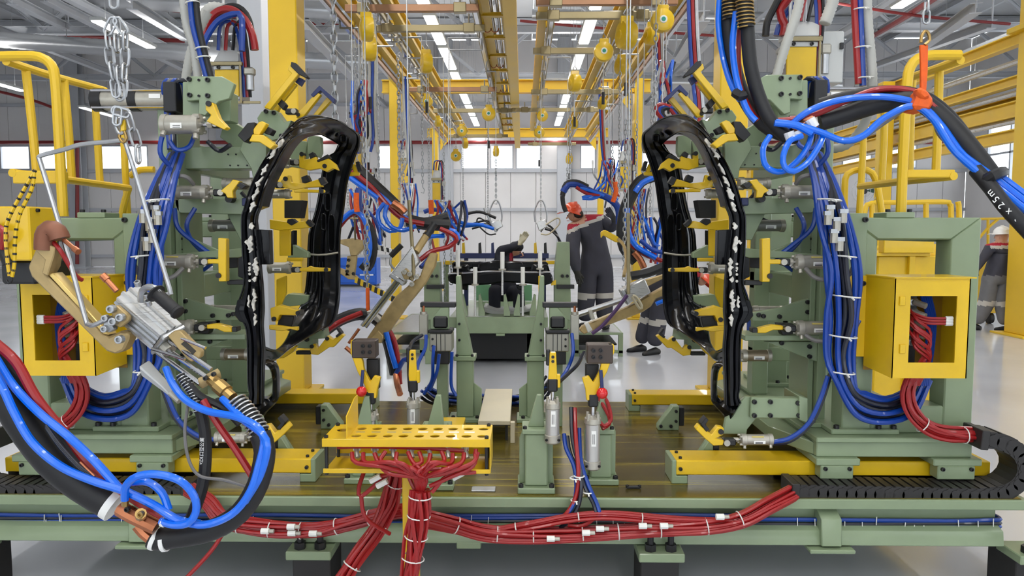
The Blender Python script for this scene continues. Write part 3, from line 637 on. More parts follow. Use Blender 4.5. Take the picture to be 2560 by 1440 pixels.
    arm(c, [(1672, 250), (1683, 241), (1721, 289), (1708, 289)], 4.46, .035)
    fork(c, 1752, 1782, 277, 4.3)
    # clamp beside the near limb, upper
    arm(c, [(1803, 306), (1815, 300), (1824, 303), (1838, 321), (1837, 333), (1822, 336)], 3.5, .04)
    arm(c, [(1780, 360), (1809, 336), (1838, 333), (1847, 351), (1820, 353), (1792, 371)], 3.46, .05)
    plate('clamp_body', c, BLK, [(1833, 303), (1852, 304), (1878, 336), (1860, 354), (1838, 336)], 3.5, .07)
    plate('clamp_body', c, BLK, [(1788, 322), (1806, 312), (1814, 330), (1796, 336)], 3.54, .05)
    if left: arm(c, [(1916, 292), (1932, 252), (1950, 258), (1950, 272), (1936, 284), (1948, 300), (1902, 322), (1894, 316)], 3.3, .04, pins=[(1941, 256)])
    # clamp 1
    arm(c, [(1873, 452), (1892, 447), (1898, 455), (1924, 477), (1911, 483), (1906, 494), (1890, 494), (1892, 477)], 3.53, .04, [[(1857, 463), (1872, 454), (1882, 462), (1868, 472)]])
    fork(c, 1912, 1940, 481, 3.56); aircyl(c, 1953, 2047, 480, 3.56, .034, .03)
    plate('shelf_bracket', c, GREEN, [(1872, 496), (2044, 496), (2044, 520), (2030, 532), (1862, 536), (1856, 520)], 3.64, .1)
    cb_ = W(1900, 497, 3.62); cyl('bush', c, BLK, cb_ - V((0, .03, 0)), cb_ + V((0, .03, 0)), .018)
    plate('sub_bracket', c, GREEN, [(1862, 520), (1920, 520), (1900, 560), (1880, 600), (1864, 600)], 3.7, .05)
    pbox('navy_block', c, NAVY, 1853, 494, 1872, 514, 3.6, .04)
    # plain cylinders
    aircyl(c, 1875, 1962, 564, 3.8, .031, fit=False, col=mat('grey cylinder', (128, 128, 122), .4, .3)); aircyl(c, 1852, 1928, 889, 3.7, .03, fit=False, col=mat('brown cylinder', (140, 126, 104), .4, .4))
    aircyl(c, 1845, 1925, 459, 3.75, .03, fit=False); aircyl(c, 1880, 1960, 775, 3.8, .022, fit=False)
    # clamp 2: tall bar
    arm(c, [(1905, 597), (1926, 595), (1926, 649), (1953, 649), (1953, 660), (1926, 660), (1925, 705), (1905, 705)], 3.44, .04, pins=[(1924, 690)])
    fork(c, 1950, 1973, 655, 3.46); aircyl(c, 1986, 2086, 655, 3.46, .034, .03, True)
    plate('bracket', c, GREEN, [(1926, 630), (2022, 589), (2047, 588), (2047, 634), (2020, 640), (1926, 640)], 3.66, .025); pbolts(c, [(2031, 597), (2031, 624)], 3.66, .012)
    plate('bracket', c, GREEN, [(1862, 620), (2047, 636), (2047, 645), (1862, 645)], 3.55, .16); plate('rail_bar', c, BLK, [(1862, 630), (1908, 640), (1908, 672), (1862, 668)], 3.6, .05)
    plate('pad_bar', c, BLK, [(1862, 700), (1906, 702), (1906, 713), (1862, 713)], 3.5, .04)
    # clamp 3
    arm(c, [(1894, 823), (1903, 819), (1933, 812), (1959, 815), (1958, 825), (1933, 825), (1914, 833), (1894, 833)], 3.5, .04, [[(1881, 820), (1894, 820), (1894, 832), (1881, 832)]])
    plate('clamp_body', c, BLK, [(1944, 808), (1985, 810), (1985, 836), (1956, 838)], 3.54, .05)
    fork(c, 1958, 1988, 821, 3.5); aircyl(c, 1990, 2086, 820, 3.5, .034, .02, True)
    plate('bracket', c, GREEN, [(1880, 782), (1952, 770), (2006, 751), (2033, 743), (2033, 803), (1880, 803)], 3.66, .03); pbolts(c, [(2018, 755), (2018, 780), (1908, 790), (1948, 791), (1896, 787)], 3.66, .011)
    plate('shelf', c, GREEN, [(1862, 838), (2047, 838), (2047, 852), (1862, 852)], 3.55, .18)
    plate('bracket', c, GREEN, [(1912, 854), (2044, 854), (2044, 905), (2020, 897)], 3.6, .03); pbolts(c, [(2023, 866), (2023, 891), (1953, 857)], 3.6, .011)
    # bottom clamp
    plate('foot_bracket', c, GREEN, [(1808, 1085), (1815, 1048), (1838, 1020), (1863, 992), (1995, 994), (1996, 1047), (1890, 1047), (1868, 1074), (1867, 1086)], 3.42, .03)
    plate('foot_rib', c, GREEN, [(1878, 994), (2012, 996), (2012, 1046), (1876, 1045)], 3.395, .025); pbolts(c, [(1885, 1004), (1925, 1004), (1885, 1038), (1925, 1038), (1994, 1007), (1996, 1038)], 3.395, .011)
    plate('foot_flange', c, GREEN, [(1998, 990), (2020, 996), (2020, 1058), (1998, 1050)], 3.38, .2)
    arm(c, [(1739, 1073), (1748, 1062), (1773, 1082), (1779, 1087), (1795, 1067), (1810, 1070), (1809, 1087), (1790, 1096), (1810, 1101), (1808, 1113), (1784, 1115), (1762, 1096)], 3.35, .045, [[(1752, 1060), (1766, 1044), (1772, 1050), (1764, 1062), (1774, 1074), (1766, 1080)]], pins=[(1802, 1079)])
    fork(c, 1806, 1838, 1104, 3.37); aircyl(c, 1850, 1932, 1099, 3.37, .026, .03, True)
    # far clamps reaching through the ring
    arm(c, [(1647, 425), (1654, 409), (1673, 394), (1700, 403), (1703, 390), (1733, 398), (1735, 379), (1746, 383), (1747, 417), (1722, 425), (1695, 420), (1676, 429), (1660, 420)], 4.2, .04, [[(1668, 393), (1674, 384), (1702, 400), (1698, 404)], [(1704, 389), (1712, 378), (1722, 384), (1718, 396)]], pins=[(1681, 414), (1739, 384)])
    fork(c, 1744, 1768, 405, 4.22); aircyl(c, 1772, 1830, 405, 4.22, .03, fit=False)
    arm(c, [(1614, 431), (1622, 410), (1638, 404), (1642, 410), (1628, 420), (1624, 434)], 4.85, .03, [[(1604, 425), (1612, 402), (1620, 404), (1614, 428)]]); plate('arm_stub', c, YEL, [(1610, 430), (1650, 428), (1650, 440), (1612, 438)], 4.82, .04)
    arm(c, [(1681, 466), (1692, 447), (1727, 458), (1760, 455), (1765, 436), (1779, 443), (1790, 455), (1787, 466), (1752, 474), (1719, 468)], 4.0, .04, [[(1672, 455), (1680, 440), (1692, 446), (1684, 462)], [(1712, 452), (1720, 436), (1735, 442), (1732, 456)]], pins=[(1774, 446)])
    fork(c, 1780, 1800, 462, 4.02)
    arm(c, [(1674, 474), (1720, 473), (1728, 470), (1752, 474), (1752, 480), (1674, 481)], 3.96, .02, pins=[(1682, 477)]); aircyl(c, 1765, 1830, 484, 4.05, .026, fit=False)
    arm(c, [(1719, 569), (1735, 552), (1760, 558), (1790, 552), (1822, 548), (1821, 572), (1798, 576), (1760, 573)], 4.2, .04, [[(1712, 560), (1724, 548), (1730, 556), (1718, 568)], [(1752, 556), (1764, 546), (1776, 548), (1778, 556), (1766, 564)]])
    plate('yellow_plate', c, YEL, [(1772, 560), (1800, 556), (1800, 640), (1772, 640)], 4.3, .02)
    plate('yellow_box', c, YEL, [(1788, 690), (1812, 700), (1812, 790), (1788, 735)], 4.45, .03)
    plate('far_bracket', c, GREEN, [(1733, 632), (1770, 612), (1784, 608), (1784, 645), (1733, 645)], 4.5, .06)
    arm(c, [(1672, 671), (1714, 669), (1722, 665), (1728, 669), (1749, 671), (1749, 679), (1722, 680), (1672, 679)], 4.3, .025, pins=[(1681, 675)])
    fork(c, 1746, 1768, 675, 4.32); aircyl(c, 1772, 1830, 670, 4.36, .034, fit=False)
    plate('yellow_link', c, YEL, [(1745, 645), (1784, 645), (1784, 654), (1745, 654)], 4.4, .03)
    arm(c, [(1735, 780), (1790, 765), (1811, 772), (1811, 789), (1808, 806), (1795, 806), (1787, 789), (1741, 790)], 3.9, .06, pins=[(1801, 799), (1740, 784)])
    plate('clamp_body', c, BLK, [(1752, 792), (1790, 790), (1796, 820), (1764, 830), (1756, 812)], 3.95, .04)
    arm(c, [(1741, 819), (1760, 820), (1790, 816), (1814, 815), (1814, 826), (1780, 830), (1760, 825), (1741, 829)], 3.88, .03)
    plate('lower_block', c, GREEN, [(1696, 812), (1760, 818), (1774, 850), (1774, 872), (1720, 874), (1720, 850), (1690, 848)], 4.5, .12); pbolts(c, [(1695, 822), (1735, 850)], 4.5, .014)
    plate('lower_beam', c, GREEN, [(1735, 740), (1786, 736), (1812, 760), (1812, 772), (1735, 762)], 4.6, .1)
    arm(c, [(1641, 841), (1651, 835), (1670, 851), (1684, 841), (1690, 850), (1708, 873), (1716, 862), (1730, 865), (1726, 888), (1708, 890), (1679, 870), (1668, 870)], 4.5, .045, [[(1647, 836), (1658, 821), (1662, 824), (1655, 834), (1664, 842), (1660, 846)]], pins=[(1684, 848), (1723, 868)])
    plate('rod_link', c, BLK, [(1727, 880), (1764, 880), (1764, 889), (1727, 889)], 4.5, .04)
    arm(c, [(1754, 870), (1764, 864), (1800, 887), (1800, 899), (1787, 898), (1762, 882)], 4.2, .04)
    # dark actuators deep inside
    plate('valve_block', c, BLK, [(1742, 500), (1790, 500), (1790, 545), (1750, 545)], 4.4, .1); plate('valve_block', c, BLK, [(1770, 575), (1790, 590), (1790, 640), (1770, 640)], 4.5, .08)
    # upper double cylinder pointing outwards
    a = W(2020, 245, 3.6); b = W(2052, 245, 3.6); bx('cylinder_flange', c, BLK, a.x, b.x, 3.52, 3.7, a.z - .07, a.z + .07)
    a = W(2052, 245, 3.6); 
    for k, (q, r_, m_) in enumerate(((0, .05, ALU), (.155, .054, BLK), (.195, .05, ALU), (.325, .055, BLK))):
        B().cyl((a.x + q, 3.61, a.z), (a.x + q + (.155, .04, .13, .05)[k], 3.61, a.z), r_, 18).o('air_cylinder', m_, c)
    B().box(a.x + .03, a.x + .085, 3.556, 3.562, a.z + .0, a.z + .02).o('label_plate', LBL, c)
    for zz in (-.04, .04): B().cyl((a.x, 3.57, a.z + zz), (a.x + .37, 3.57, a.z + zz), .006, 6).o('tie_rod', STL, c)
    if left: aircyl(c, 1965, 2066, 308, 3.42, .045, .05); fork(c, 1921, 1946, 308, 3.44)
    else: aircyl(c, 1970, 2060, 310, 3.55, .04)
    fin(c); MIR[0] = False; return c
side(False); side(True)
# ================================================================ black body sides held by the carriages
RING = [((1852, 1008), (1815, 1012), 3.42), ((1845, 990), (1815, 985), 3.42), ((1849, 962), (1814, 945), 3.42), ((1850, 870), (1812, 875), 3.42), ((1855, 818), (1816, 818), 3.42), ((1879, 780), (1815, 782), 3.42), ((1872, 755), (1815, 755), 3.42), ((1857, 706), (1816, 705), 3.4), ((1861, 632), (1822, 640), 3.4), ((1863, 548), (1829, 553), 3.4), ((1855, 518), (1818, 515), 3.4), ((1844, 477), (1804, 465), 3.42), ((1825, 428), (1784, 420), 3.48), ((1795, 374), (1762, 372), 3.58), ((1762, 325), (1742, 343), 3.7), ((1727, 293), (1720, 331), 3.85), ((1695, 287), (1696, 330), 4.05), ((1655, 297), (1673, 343), 4.3), ((1628, 317), (1660, 354), 4.5), ((1612, 331), (1655, 360), 4.6), ((1608, 344), (1658, 366), 4.65), ((1611, 366), (1668, 380), 4.69), ((1622, 392), (1690, 398), 4.7), ((1641, 455), (1701, 455), 4.7), ((1650, 520), (1713, 520), 4.7), ((1660, 588), (1731, 585), 4.7), ((1661, 680), (1735, 680), 4.7), ((1662, 751), (1742, 738), 4.66), ((1674, 808), (1756, 778), 4.55), ((1712, 834), (1768, 815), 4.35), ((1762, 872), (1776, 858), 3.95), ((1790, 902), (1792, 880), 3.65), ((1818, 905), (1814, 872), 3.46)]
def interp(R, k):
    o = spline([V((a[0], a[1], 0)) for a, b, c in R], 14); i = spline([V((b[0], b[1], 0)) for a, b, c in R], 14)
    out = []; n = len(R); m = k * (n - 1) + 1
    def cr(seq, t):
        j = min(int(t), n - 2); u = t - j; p1, p2 = seq[j], seq[j + 1]; p0 = seq[j - 1] if j else p1; p3 = seq[j + 2] if j + 2 < n else p2
        return [.5 * (2 * b + (c - a) * u + (2 * a - 5 * b + 4 * c - d) * u * u + (3 * b - a - 3 * c + d) * u ** 3) for a, b, c, d in zip(p0, p1, p2, p3)]
    for q in range(m):
        t = q / k; out.append((cr([r[0] for r in R], t), cr([r[1] for r in R], t), cr([(r[2],) for r in R], t)[0]))
    return out
def ribbon(R, prof, k=4):
    "sweeps the profile [(0..1 from outer to inner edge, depth offset)] along the ring"
    b = B(); st = interp(R, k); n = len(prof)
    for o, i, Y in st:
        for t, dy in prof: b.v.append(W(o[0] + (i[0] - o[0]) * t, o[1] + (i[1] - o[1]) * t, Y) + V((0, dy, 0)))
    for j in range(len(st) - 1):
        for q in range(n): b.f.append([j * n + q, j * n + (q + 1) % n, (j + 1) * n + (q + 1) % n, (j + 1) * n + q][::-1])
    b.f += [list(range(n)), list(range((len(st) - 1) * n, len(st) * n))[::-1]]
    return b
def bodyside(left):
    MIR[0] = left; sd = 'left' if left else 'right'
    t = T('body_side_panel', 'glossy black car body side frame clamped in the %s carriage' % sd, 'car part', 'car body sides')
    ribbon(RING, [(-.04, .03), (0, .012), (.06, .0), (.22, -.03), (.42, -.034), (.5, -.02), (.58, -.032), (.8, -.03), (.95, .0), (1.04, .004), (1.06, .028), (.9, .04), (.5, .012), (.1, .05)], 4).o('shell', ECO, t, ang=28)
    # flange lips round the inner edge and the far pillar
    st = interp(RING, 4)
    B().tube([W(i[0], i[1], Y) - V((0, .004, 0)) for o, i, Y in st], .0045, 5).o('inner_flange', ECO, t); B().tube([W(o[0], o[1], Y) - V((0, .002, 0)) for o, i, Y in st], .0045, 5).o('outer_flange', ECO, t)
    # deep pillar section behind the far limb and roof rail
    R2 = [((o[0] + 22, o[1] + 6), (i[0] + 8, i[1] + 3), Y + .1) for o, i, Y in RING[19:30]]
    ribbon(R2, [(0, 0), (.3, -.02), (1, .0), (1.1, .1), (.5, .14), (0, .1)], 3).o('inner_pillar', ECO, t, ang=28)
    R3 = [((o[0] + 3, o[1] + 12), (i[0], i[1]), Y + .07) for o, i, Y in RING[10:22]]
    ribbon(R3, [(0, 0), (1, .0), (1.0, .12), (0, .12)], 3).o('roof_rail_inner', ECO, t, ang=28)
    # pillar foot with its opening
    F_ = [((1822, 905), (1808, 912), 3.46), ((1790, 915), (1798, 926), 3.5), ((1784, 945), (1794, 948), 3.54), ((1783, 980), (1793, 975), 3.54), ((1784, 1006), (1797, 996), 3.52), ((1808, 1034), (1818, 1010), 3.46), ((1826, 1048), (1836, 1012), 3.42), ((1852, 1010), (1842, 1000), 3.42)]
    ribbon(F_, [(-.1, .03), (0, 0), (.5, -.02), (1, 0), (1.1, .05), (.5, .09)], 4).o('pillar_foot', ECO, t, ang=28)
    plate('foot_web', t, ECO, [(1788, 1004), (1815, 1000), (1848, 1006), (1826, 1046)], 3.5, .06)
    # holes of the far pillar: dark plates painted as shaded recesses with raised lips
    for (x, y, w, h) in ((1677, 583, 16, 92), (1686, 505, 14, 44), (1697, 555, 11, 40), (1640, 345, 14, 16), (1660, 332, 14, 14)):
        Y = 4.66 if y > 400 else 4.42; q = [W(x + w / 2 * math.copysign(abs(math.cos(a)) ** .5, math.cos(a)), y + h / 2 * math.copysign(abs(math.sin(a)) ** .5, math.sin(a)), Y) for a in [2 * math.pi * k / 20 for k in range(20)]]
        B().tube(q, .006, 5, True).o('hole_lip', ECO, t); B().prism(q, (0, .01, 0)).o('hole_plate', mat('dark hole', (4, 4, 5), .9, spec=.1), t)
    # seam across the far pillar, stiffening beads
    B().tube(PS([(1660, 632, 4.655), (1690, 637, 4.64), (1712, 638, 4.64), (1736, 636, 4.66)]), .007, 6).o('seam', ALU, t)
    for xs in ((1700, 1698, 1702), (1709, 1706, 1712)): hose('bead', t, ECO, [(xs[0], 655, 4.655), (xs[1], 720, 4.65), (xs[2], 790, 4.58)], .006, 5)
    hose('bead', t, ECO, [(1713, 640, 4.64), (1716, 720, 4.63), (1730, 752, 4.58), (1752, 768, 4.55)], .006, 5)
    # flange brackets of the near limb
    plate('hinge_bracket', t, ECO, [(1795, 575), (1836, 573), (1834, 640), (1816, 662), (1793, 662)], 3.43, .05); plate('hinge_bracket', t, ECO, [(1860, 640), (1875, 645), (1875, 692), (1858, 700)], 3.42, .02)
    plate('lock_plate', t, ECO, [(1856, 745), (1876, 752), (1884, 790), (1870, 806), (1852, 812)], 3.4, .03)
    for y in (670, 686, 703, 660): bolt(t, W(1842, y, 3.365), FR, .006, FOIL, .003, 'spot')
    # bare patches along the near limb
    rnd = random.Random(5 + left)
    for y0, y1, xo in ((345, 372, 1764), (370, 410, 1781), (408, 436, 1797), (440, 466, 1808), (468, 500, 1820), (504, 530, 1830), (556, 574, 1838), (590, 632, 1840), (645, 690, 1827), (692, 706, 1830), (724, 780, 1832), (786, 816, 1830), (600, 612, 1850), (672, 680, 1842), (740, 770, 1846)):
        n = max(5, int((y1 - y0) / 4)); L = []; R = []; Yp = 3.362 if y0 > 420 else 3.39 + (420 - y0) * .0022
        sl = 0 if y0 > 540 else (.62 if y0 < 460 else .4); w0 = rnd.uniform(.7, 1.2) * (1 if xo < 1842 else .6)
        for k in range(n):
            u = k / (n - 1); e = math.sin(math.pi * (u * .96 + .02)) ** .5; x = xo + (y1 - y0) * u * sl + rnd.uniform(-2, 2); y = y0 + (y1 - y0) * u
            L.append((x - e * w0 * rnd.uniform(2, 8), y + rnd.uniform(-1, 1))); R.append((x + e * w0 * rnd.uniform(2, 9), y + rnd.uniform(-1, 1)))
        plate('bare_patch', t, FOIL, L + R[::-1], Yp, .012, 0)
    MIR[0] = False; fin(t)
bodyside(False); bodyside(True)
# ================================================================ yellow cable boxes
def cablebox(left):
    MIR[0] = left; sd = 'left' if left else 'right'; Y = 3.2
    t = T('cable_box', 'yellow sheet metal cable box with a window, bolted to the %s carriage frame' % sd, 'box', 'yellow cable boxes')
    a = W(2238, 696, Y); b = W(2416, 946, Y); x0, x1, z1, z0 = a.x, b.x, a.z, b.z; D = .2
    wa = W(2277, 740, Y); wb_ = W(2386, 907, Y)
    bb = B().box(x0, wa.x, Y, Y + .006, z0, z1).box(wb_.x, x1, Y, Y + .006, z0, z1).box(wa.x, wb_.x, Y, Y + .006, wa.z, z1).box(wa.x, wb_.x, Y, Y + .006, z0, wb_.z); bb.o('front', YEL, t)
    B().prism([(x0, Y, z0), (x0 - .03, Y + D, z0 + .02), (x0 - .03, Y + D, z1 + .0), (x0, Y, z1)], (.005, 0, 0)).o('side', YEL, t); B().box(x1 - .005, x1, Y, Y + D, z0, z1).o('side', YEL, t)
    B().prism([(x0 - .005, Y - .008, z1), (x1 + .02, Y - .008, z1), (x1 + .01, Y + D, z1 + .0), (x0 - .035, Y + D, z1 + .0)], (0, 0, .006)).o('lid', YEL, t)
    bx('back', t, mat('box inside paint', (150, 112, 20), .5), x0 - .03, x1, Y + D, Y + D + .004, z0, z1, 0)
    bx('flange', t, YEL, x0 - .115, x0 - .02, Y + D, Y + D + .006, z0 + .06, z1 + .0, .002)
    for z in (.04, .2, .36, .5): bolt(t, (x0 - .08, Y + D, z1 - z * (z1 - z0 + .0) / .56 - .015), FR, .012)
    for y in (752, 872): p = W(2255, y, Y); bx('hinge', t, YEL, p.x - .012, p.x + .012, Y - .008, Y, p.z - .02, p.z + .02, .002)
    rnd = random.Random(3); cx = (wa.x + wb_.x) / 2
    t2 = T('valve_manifold', 'grey valve manifold with red and blue hoses inside the %s cable box' % sd, 'manifold', 'manifolds in the boxes')
    for k in range(5):
        z = wa.z - .02 - k * .045; bx('valve', t2, ZNC, cx - .1, cx - .01, Y + .1, Y + .17, z - .032, z, .005); B().cyl((cx - .03, Y + .1, z - .016), (cx - .0, Y + .06, z - .03), .014, 8).o('fitting', ALU, t2)
    bx('manifold_block', t2, BLK, cx - .1, cx + .0, Y + .13, Y + .19, wb_.z - .03, wa.z)
    for k in range(9):
        y0 = wa.z - .06 - rnd.random() * .12; xe = cx - .03 + .006 * k
        B().tube(spline([V((cx - .09 + .01 * k, Y + .09, y0)), V((cx - .06 + .02 * rnd.random(), Y + .04, y0 - .05)), V((cx + .02, Y + .05, y0 - .11)), V((xe, Y + .06, wb_.z - .03)), V((xe - .02, Y + .09, z0 - .05))], .02), .0065, 6).o('hose', RED, t2)
    for k in range(3): B().tube(spline([V((cx - .05, Y + .08, wa.z - .08 - .012 * k)), V((cx, Y + .05, wa.z - .1 - .012 * k)), V((cx + .075, Y + .03, wa.z - .1 - .012 * k))], .02), .006, 6).o('hose', RED, t2); B().cyl((cx + .07, Y + .03, wa.z - .1 - .012 * k), (cx + .1, Y + .03, wa.z - .1 - .012 * k), .009, 8).o('fitting', WHT, t2)
    for k in range(5): B().tube(spline([V((cx + .02 + .01 * k, Y + .14, wa.z - .01)), V((cx + .05 + .008 * k, Y + .13, (wa.z + wb_.z) / 2)), V((cx + .03 + .008 * k, Y + .13, z0 - .06))], .03), .007, 6).o('hose', DBL, t2)
    MIR[0] = False; fin(t); fin(t2)
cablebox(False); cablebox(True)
# ================================================================ energy chains
def echain(pts, label, W_=.13, H=.075, pitch=.042):
    t = T('energy_chain', label, 'cable chain', 'black energy chains'); pa = spline(pts, pitch); pa = [p for p in pa]
    # resample at even pitch
    q = [pa[0]]; acc = 0
    for i in range(1, len(pa)):
        while (pa[i] - q[-1]).length >= pitch: q.append(q[-1] + (pa[i] - q[-1]).normalized() * pitch)
    for i in range(len(q) - 1):
        a, b = q[i], q[i + 1]; d = (b - a).normalized(); s = V((0, 1, 0)); u = d.cross(s) * -1
        c = (a + b) / 2; bb = B()
        for sg in (-1, 1):
            bb.beam(c + s * sg * (W_ / 2 - .008) - d * pitch * .46, c + s * sg * (W_ / 2 - .008) + d * pitch * .46, .012, H * .92, up=u)
            e = c + s * sg * (W_ / 2 - .0005); bb.cyl(e - s * .001, e + s * .004 * sg, H * .36, 12)
            bb.cyl(a + s * sg * (W_ / 2), a + s * sg * (W_ / 2 + .002), H * .47, 10)
        bb.beam(c + u * (H / 2 - .004) - d * pitch * .36, c + u * (H / 2 - .004) + d * pitch * .36, W_, .008, up=u); bb.beam(c - u * (H / 2 - .004) - d * pitch * .36, c - u * (H / 2 - .004) + d * pitch * .36, W_, .008, up=u)
        bb.o('link', CHN, t)
    for p, d in ((q[0], q[0] - q[1]), (q[-1], q[-1] - q[-2])): d = d.normalized(); B().beam(p, p + d * .035, W_ + .02, H + .012, up=d.cross(V((0, 1, 0)))).o('end_bracket', CHN, t, .003)
    return t
Ye = 3.315
echain([W(1985, 1220, Ye), W(2100, 1222, Ye), W(2300, 1226, Ye), W(2440, 1228, Ye), W(2505, 1216, Ye), W(2540, 1182, Ye), W(2540, 1140, Ye), W(2512, 1108, Ye), W(2470, 1092, Ye), W(2440, 1090, Ye)], 'black energy chain curving round the right end of the base')
echain([W(470, 1222, Ye), W(300, 1221, Ye), W(100, 1219, Ye), W(-20, 1216, Ye), W(-75, 1185, Ye), W(-80, 1145, Ye), W(-60, 1110, Ye), W(-10, 1092, Ye), W(15, 1090, Ye)], 'black energy chain along the left end of the base')
# ================================================================ middle stands on the base
def stand(px, Y, py_top, lab, w=.17):
    "green post with foot and bolts; returns root and x"
    a = W(px, 1100, Y); t = T('fixture_post', lab, 'post', 'green posts on the base'); x = a.x; zt = W(px, py_top, Y).z
    bx('shaft', t, GREEN, x - w * .42, x + w * .42, Y, Y + .14, ZP + .03, zt, .006); bx('foot', t, GREEN, x - w * .68, x + w * .68, Y - .03, Y + .17, ZP + .003, ZP + .03, .004)
    B().prism([(x + w * .42, Y + .05, ZP + .03), (x + w * .62, Y + .05, ZP + .03), (x + w * .62, Y + .05, ZP + .24), (x + w * .42, Y + .05, ZP + .3)], (0, .02, 0)).o('gusset', GREEN, t, .002)
    B().prism([(x - w * .42, Y + .05, ZP + .03), (x - w * .62, Y + .05, ZP + .03), (x - w * .62, Y + .05, ZP + .24), (x - w * .42, Y + .05, ZP + .3)], (0, .02, 0)).o('gusset', GREEN, t, .002)
    for d in (-.56, .56): bolt(t, (x + w * d, Y - .012, ZP + .03), UP, .012)
    bx('head_plate', t, GREEN, x - w * .52, x + w * .52, Y - .01, Y + .15, zt, zt + .022, .003)
    for d in (-.42, .42): bolt(t, (x + w * d, Y + .005, zt + .022), UP, .01)
    B().prism([(x - w * .3, Y + .04, zt + .022), (x + w * .3, Y + .04, zt + .022), (x + w * .2, Y + .04, zt + .17), (x + w * .02, Y + .04, zt + .17)], (0, .03, 0)).o('head_rib', GREEN, t, .003)
    return t, x, zt
def vcyl(par, px, py0, py1, Y, r):
    "standing air cylinder, py0 top"
    a = W(px, py0, Y); b = W(px, py1, Y); a = V((b.x, Y, a.z)); L = a.z - b.z; dn = V((0, 0, -1))
    m = B().rev(a, b, [(.03, r * .93), (L - .03, r * .93)], 20).o('air_cylinder', mat('satin barrel', (186, 184, 180), .3, .5), par)
    B().rev(a, b, [(0, r * .55), (.004, r * .7), (.012, r * 1.05), (.035, r * 1.08), (.04, r * .9)], 16).o('head_cap', ALU, m); B().rev(b - dn * .04, b, [(0, r * .93), (.003, r * 1.06), (.034, r * 1.06), (.04, r * .9)], 16).o('end_cap', ALU, m)
    for k in range(4):
        q = math.pi * (k / 2 + .25); o = V((math.cos(q), math.sin(q), 0)) * r * .86; B().rev(a + o + V((0, 0, .01)), a + o + dn, [(0, r * .2), (.03, r * .25)], 8).o('tie_nut', ALU, m)
        bolt(m, b + o * 1.18 - dn * .02, o.normalized(), .006)
    B().cyl(a + V((0, 0, .05)), a, r * .25, 12).o('piston_rod', STL, m)
    c = b.lerp(a, .6); lb = B()
    B().box(c.x - r * .25, c.x + r * .35, c.y - r * 1.0, c.y - r * .9, c.z - .035, c.z + .035).o('label_plate', LBL, m)
    for k in range(3): B().box(c.x - r * .12 + k * r * .13, c.x - r * .07 + k * r * .13, c.y - r * 1.02, c.y - r * .98, c.z - .025, c.z + .02).o('label_print', INK, m)
    return a
def vclamp(px, Y, y_arm, y_rod, y_b, r, lab, bent=False, flip=1):
    t = T('power_clamp', lab, 'clamp', 'clamps on the middle posts'); a = vcyl(t, px, y_rod, y_b, Y, r); zt = W(px, y_arm, Y).z; x = a.x; z0 = a.z + .05
    bx('rod_fork', t, BLK, x - .022, x + .022, Y - .018, Y + .018, z0 - .01, z0 + .05, .006)
    if not bent:
        B().prism([(x - .016, Y - .014, z0 + .02), (x + .016, Y - .014, z0 + .02), (x + .02, Y - .014, zt - .12), (x + .014, Y - .014, zt), (x - .014, Y - .014, zt), (x - .02, Y - .014, zt - .12)], (0, .028, 0)).o('clamp_arm', YEL, t, .003)
        bx('stop_pad', t, BLK, x - .03, x - .012, Y - .012, Y + .012, zt - .06, zt + .012); bx('side_lug', t, YEL, x + .014, x + .034, Y - .012, Y + .012, zt - .16, zt - .1, .003)
        for q in (.02, .04): c = V((x, Y - .014, zt - q)); B().cyl(c, c - V((0, .004, 0)), .007, 10).o('pin', BLK, t)
    else:
        f = flip; P = [(0, z0 + .02), (.03, z0 + .02), (.035, z0 + .07), (.05, z0 + .12), (.02, z0 + .13), (-.0, z0 + .1), (-.03, z0 + .16), (-.035, z0 + .2), (-.06, z0 + .26), (-.065, zt), (-.09, zt), (-.092, z0 + .24), (-.06, z0 + .15), (-.03, z0 + .09)]
        B().prism([(x + f * a_, Y - .016, b_) for a_, b_ in P], (0, .032, 0)).o('clamp_arm', YEL, t, .003)
        B().box(min(x - f * .085, x + f * .03), max(x - f * .085, x + f * .03), Y - .02, Y + .06, zt - .085, zt).o('clamp_block', mat('brown block', (66, 54, 46), .45), t, .004)
        for i in range(2):
            for j in range(2): bolt(t, (x - f * (.03 - .032 * i), Y - .02, zt - .025 - .03 * j), FR, .009)
        bx('arm_block', t, BLK, x - .03, x + .03, Y + .05, Y + .09, z0 + .05, zt - .1)
        B().ball((x - f * .035, Y - .045, z0 + .06), .026, 16).o('red_knob', REDB, t); B().cyl((x - f * .035, Y - .045, z0 + .08), (x - f * .03, Y - .03, z0 + .16), .008, 8).o('knob_stem', NAVY, t)
    return t
# right front pair
stand(1341, 3.3, 1085, 'green front post to the right of the yellow hose tray', .125); stand(1503, 3.42, 1085, 'green front post under the right-hand red knob clamp', .12)
vclamp(1381, 3.28, 880, 1000, 1107, .034, 'upright clamp with a straight yellow arm and silver cylinder on the right front post')
vclamp(1481, 3.26, 860, 1038, 1172, .035, 'upright clamp with a red knob and brown block on the right', True, -1)
# left front pair behind the tray
stand(906, 3.42, 1085, 'green post behind the left part of the hose tray', .125); stand(1086, 3.34, 1085, 'green post behind the right part of the hose tray', .13)
vclamp(930, 3.5, 850, 1030, 1172, .035, 'upright clamp with a red knob and brown block on the left', True, 1)
vclamp(1034, 3.55, 875, 1000, 1090, .034, 'upright clamp with a straight yellow arm on the left post')
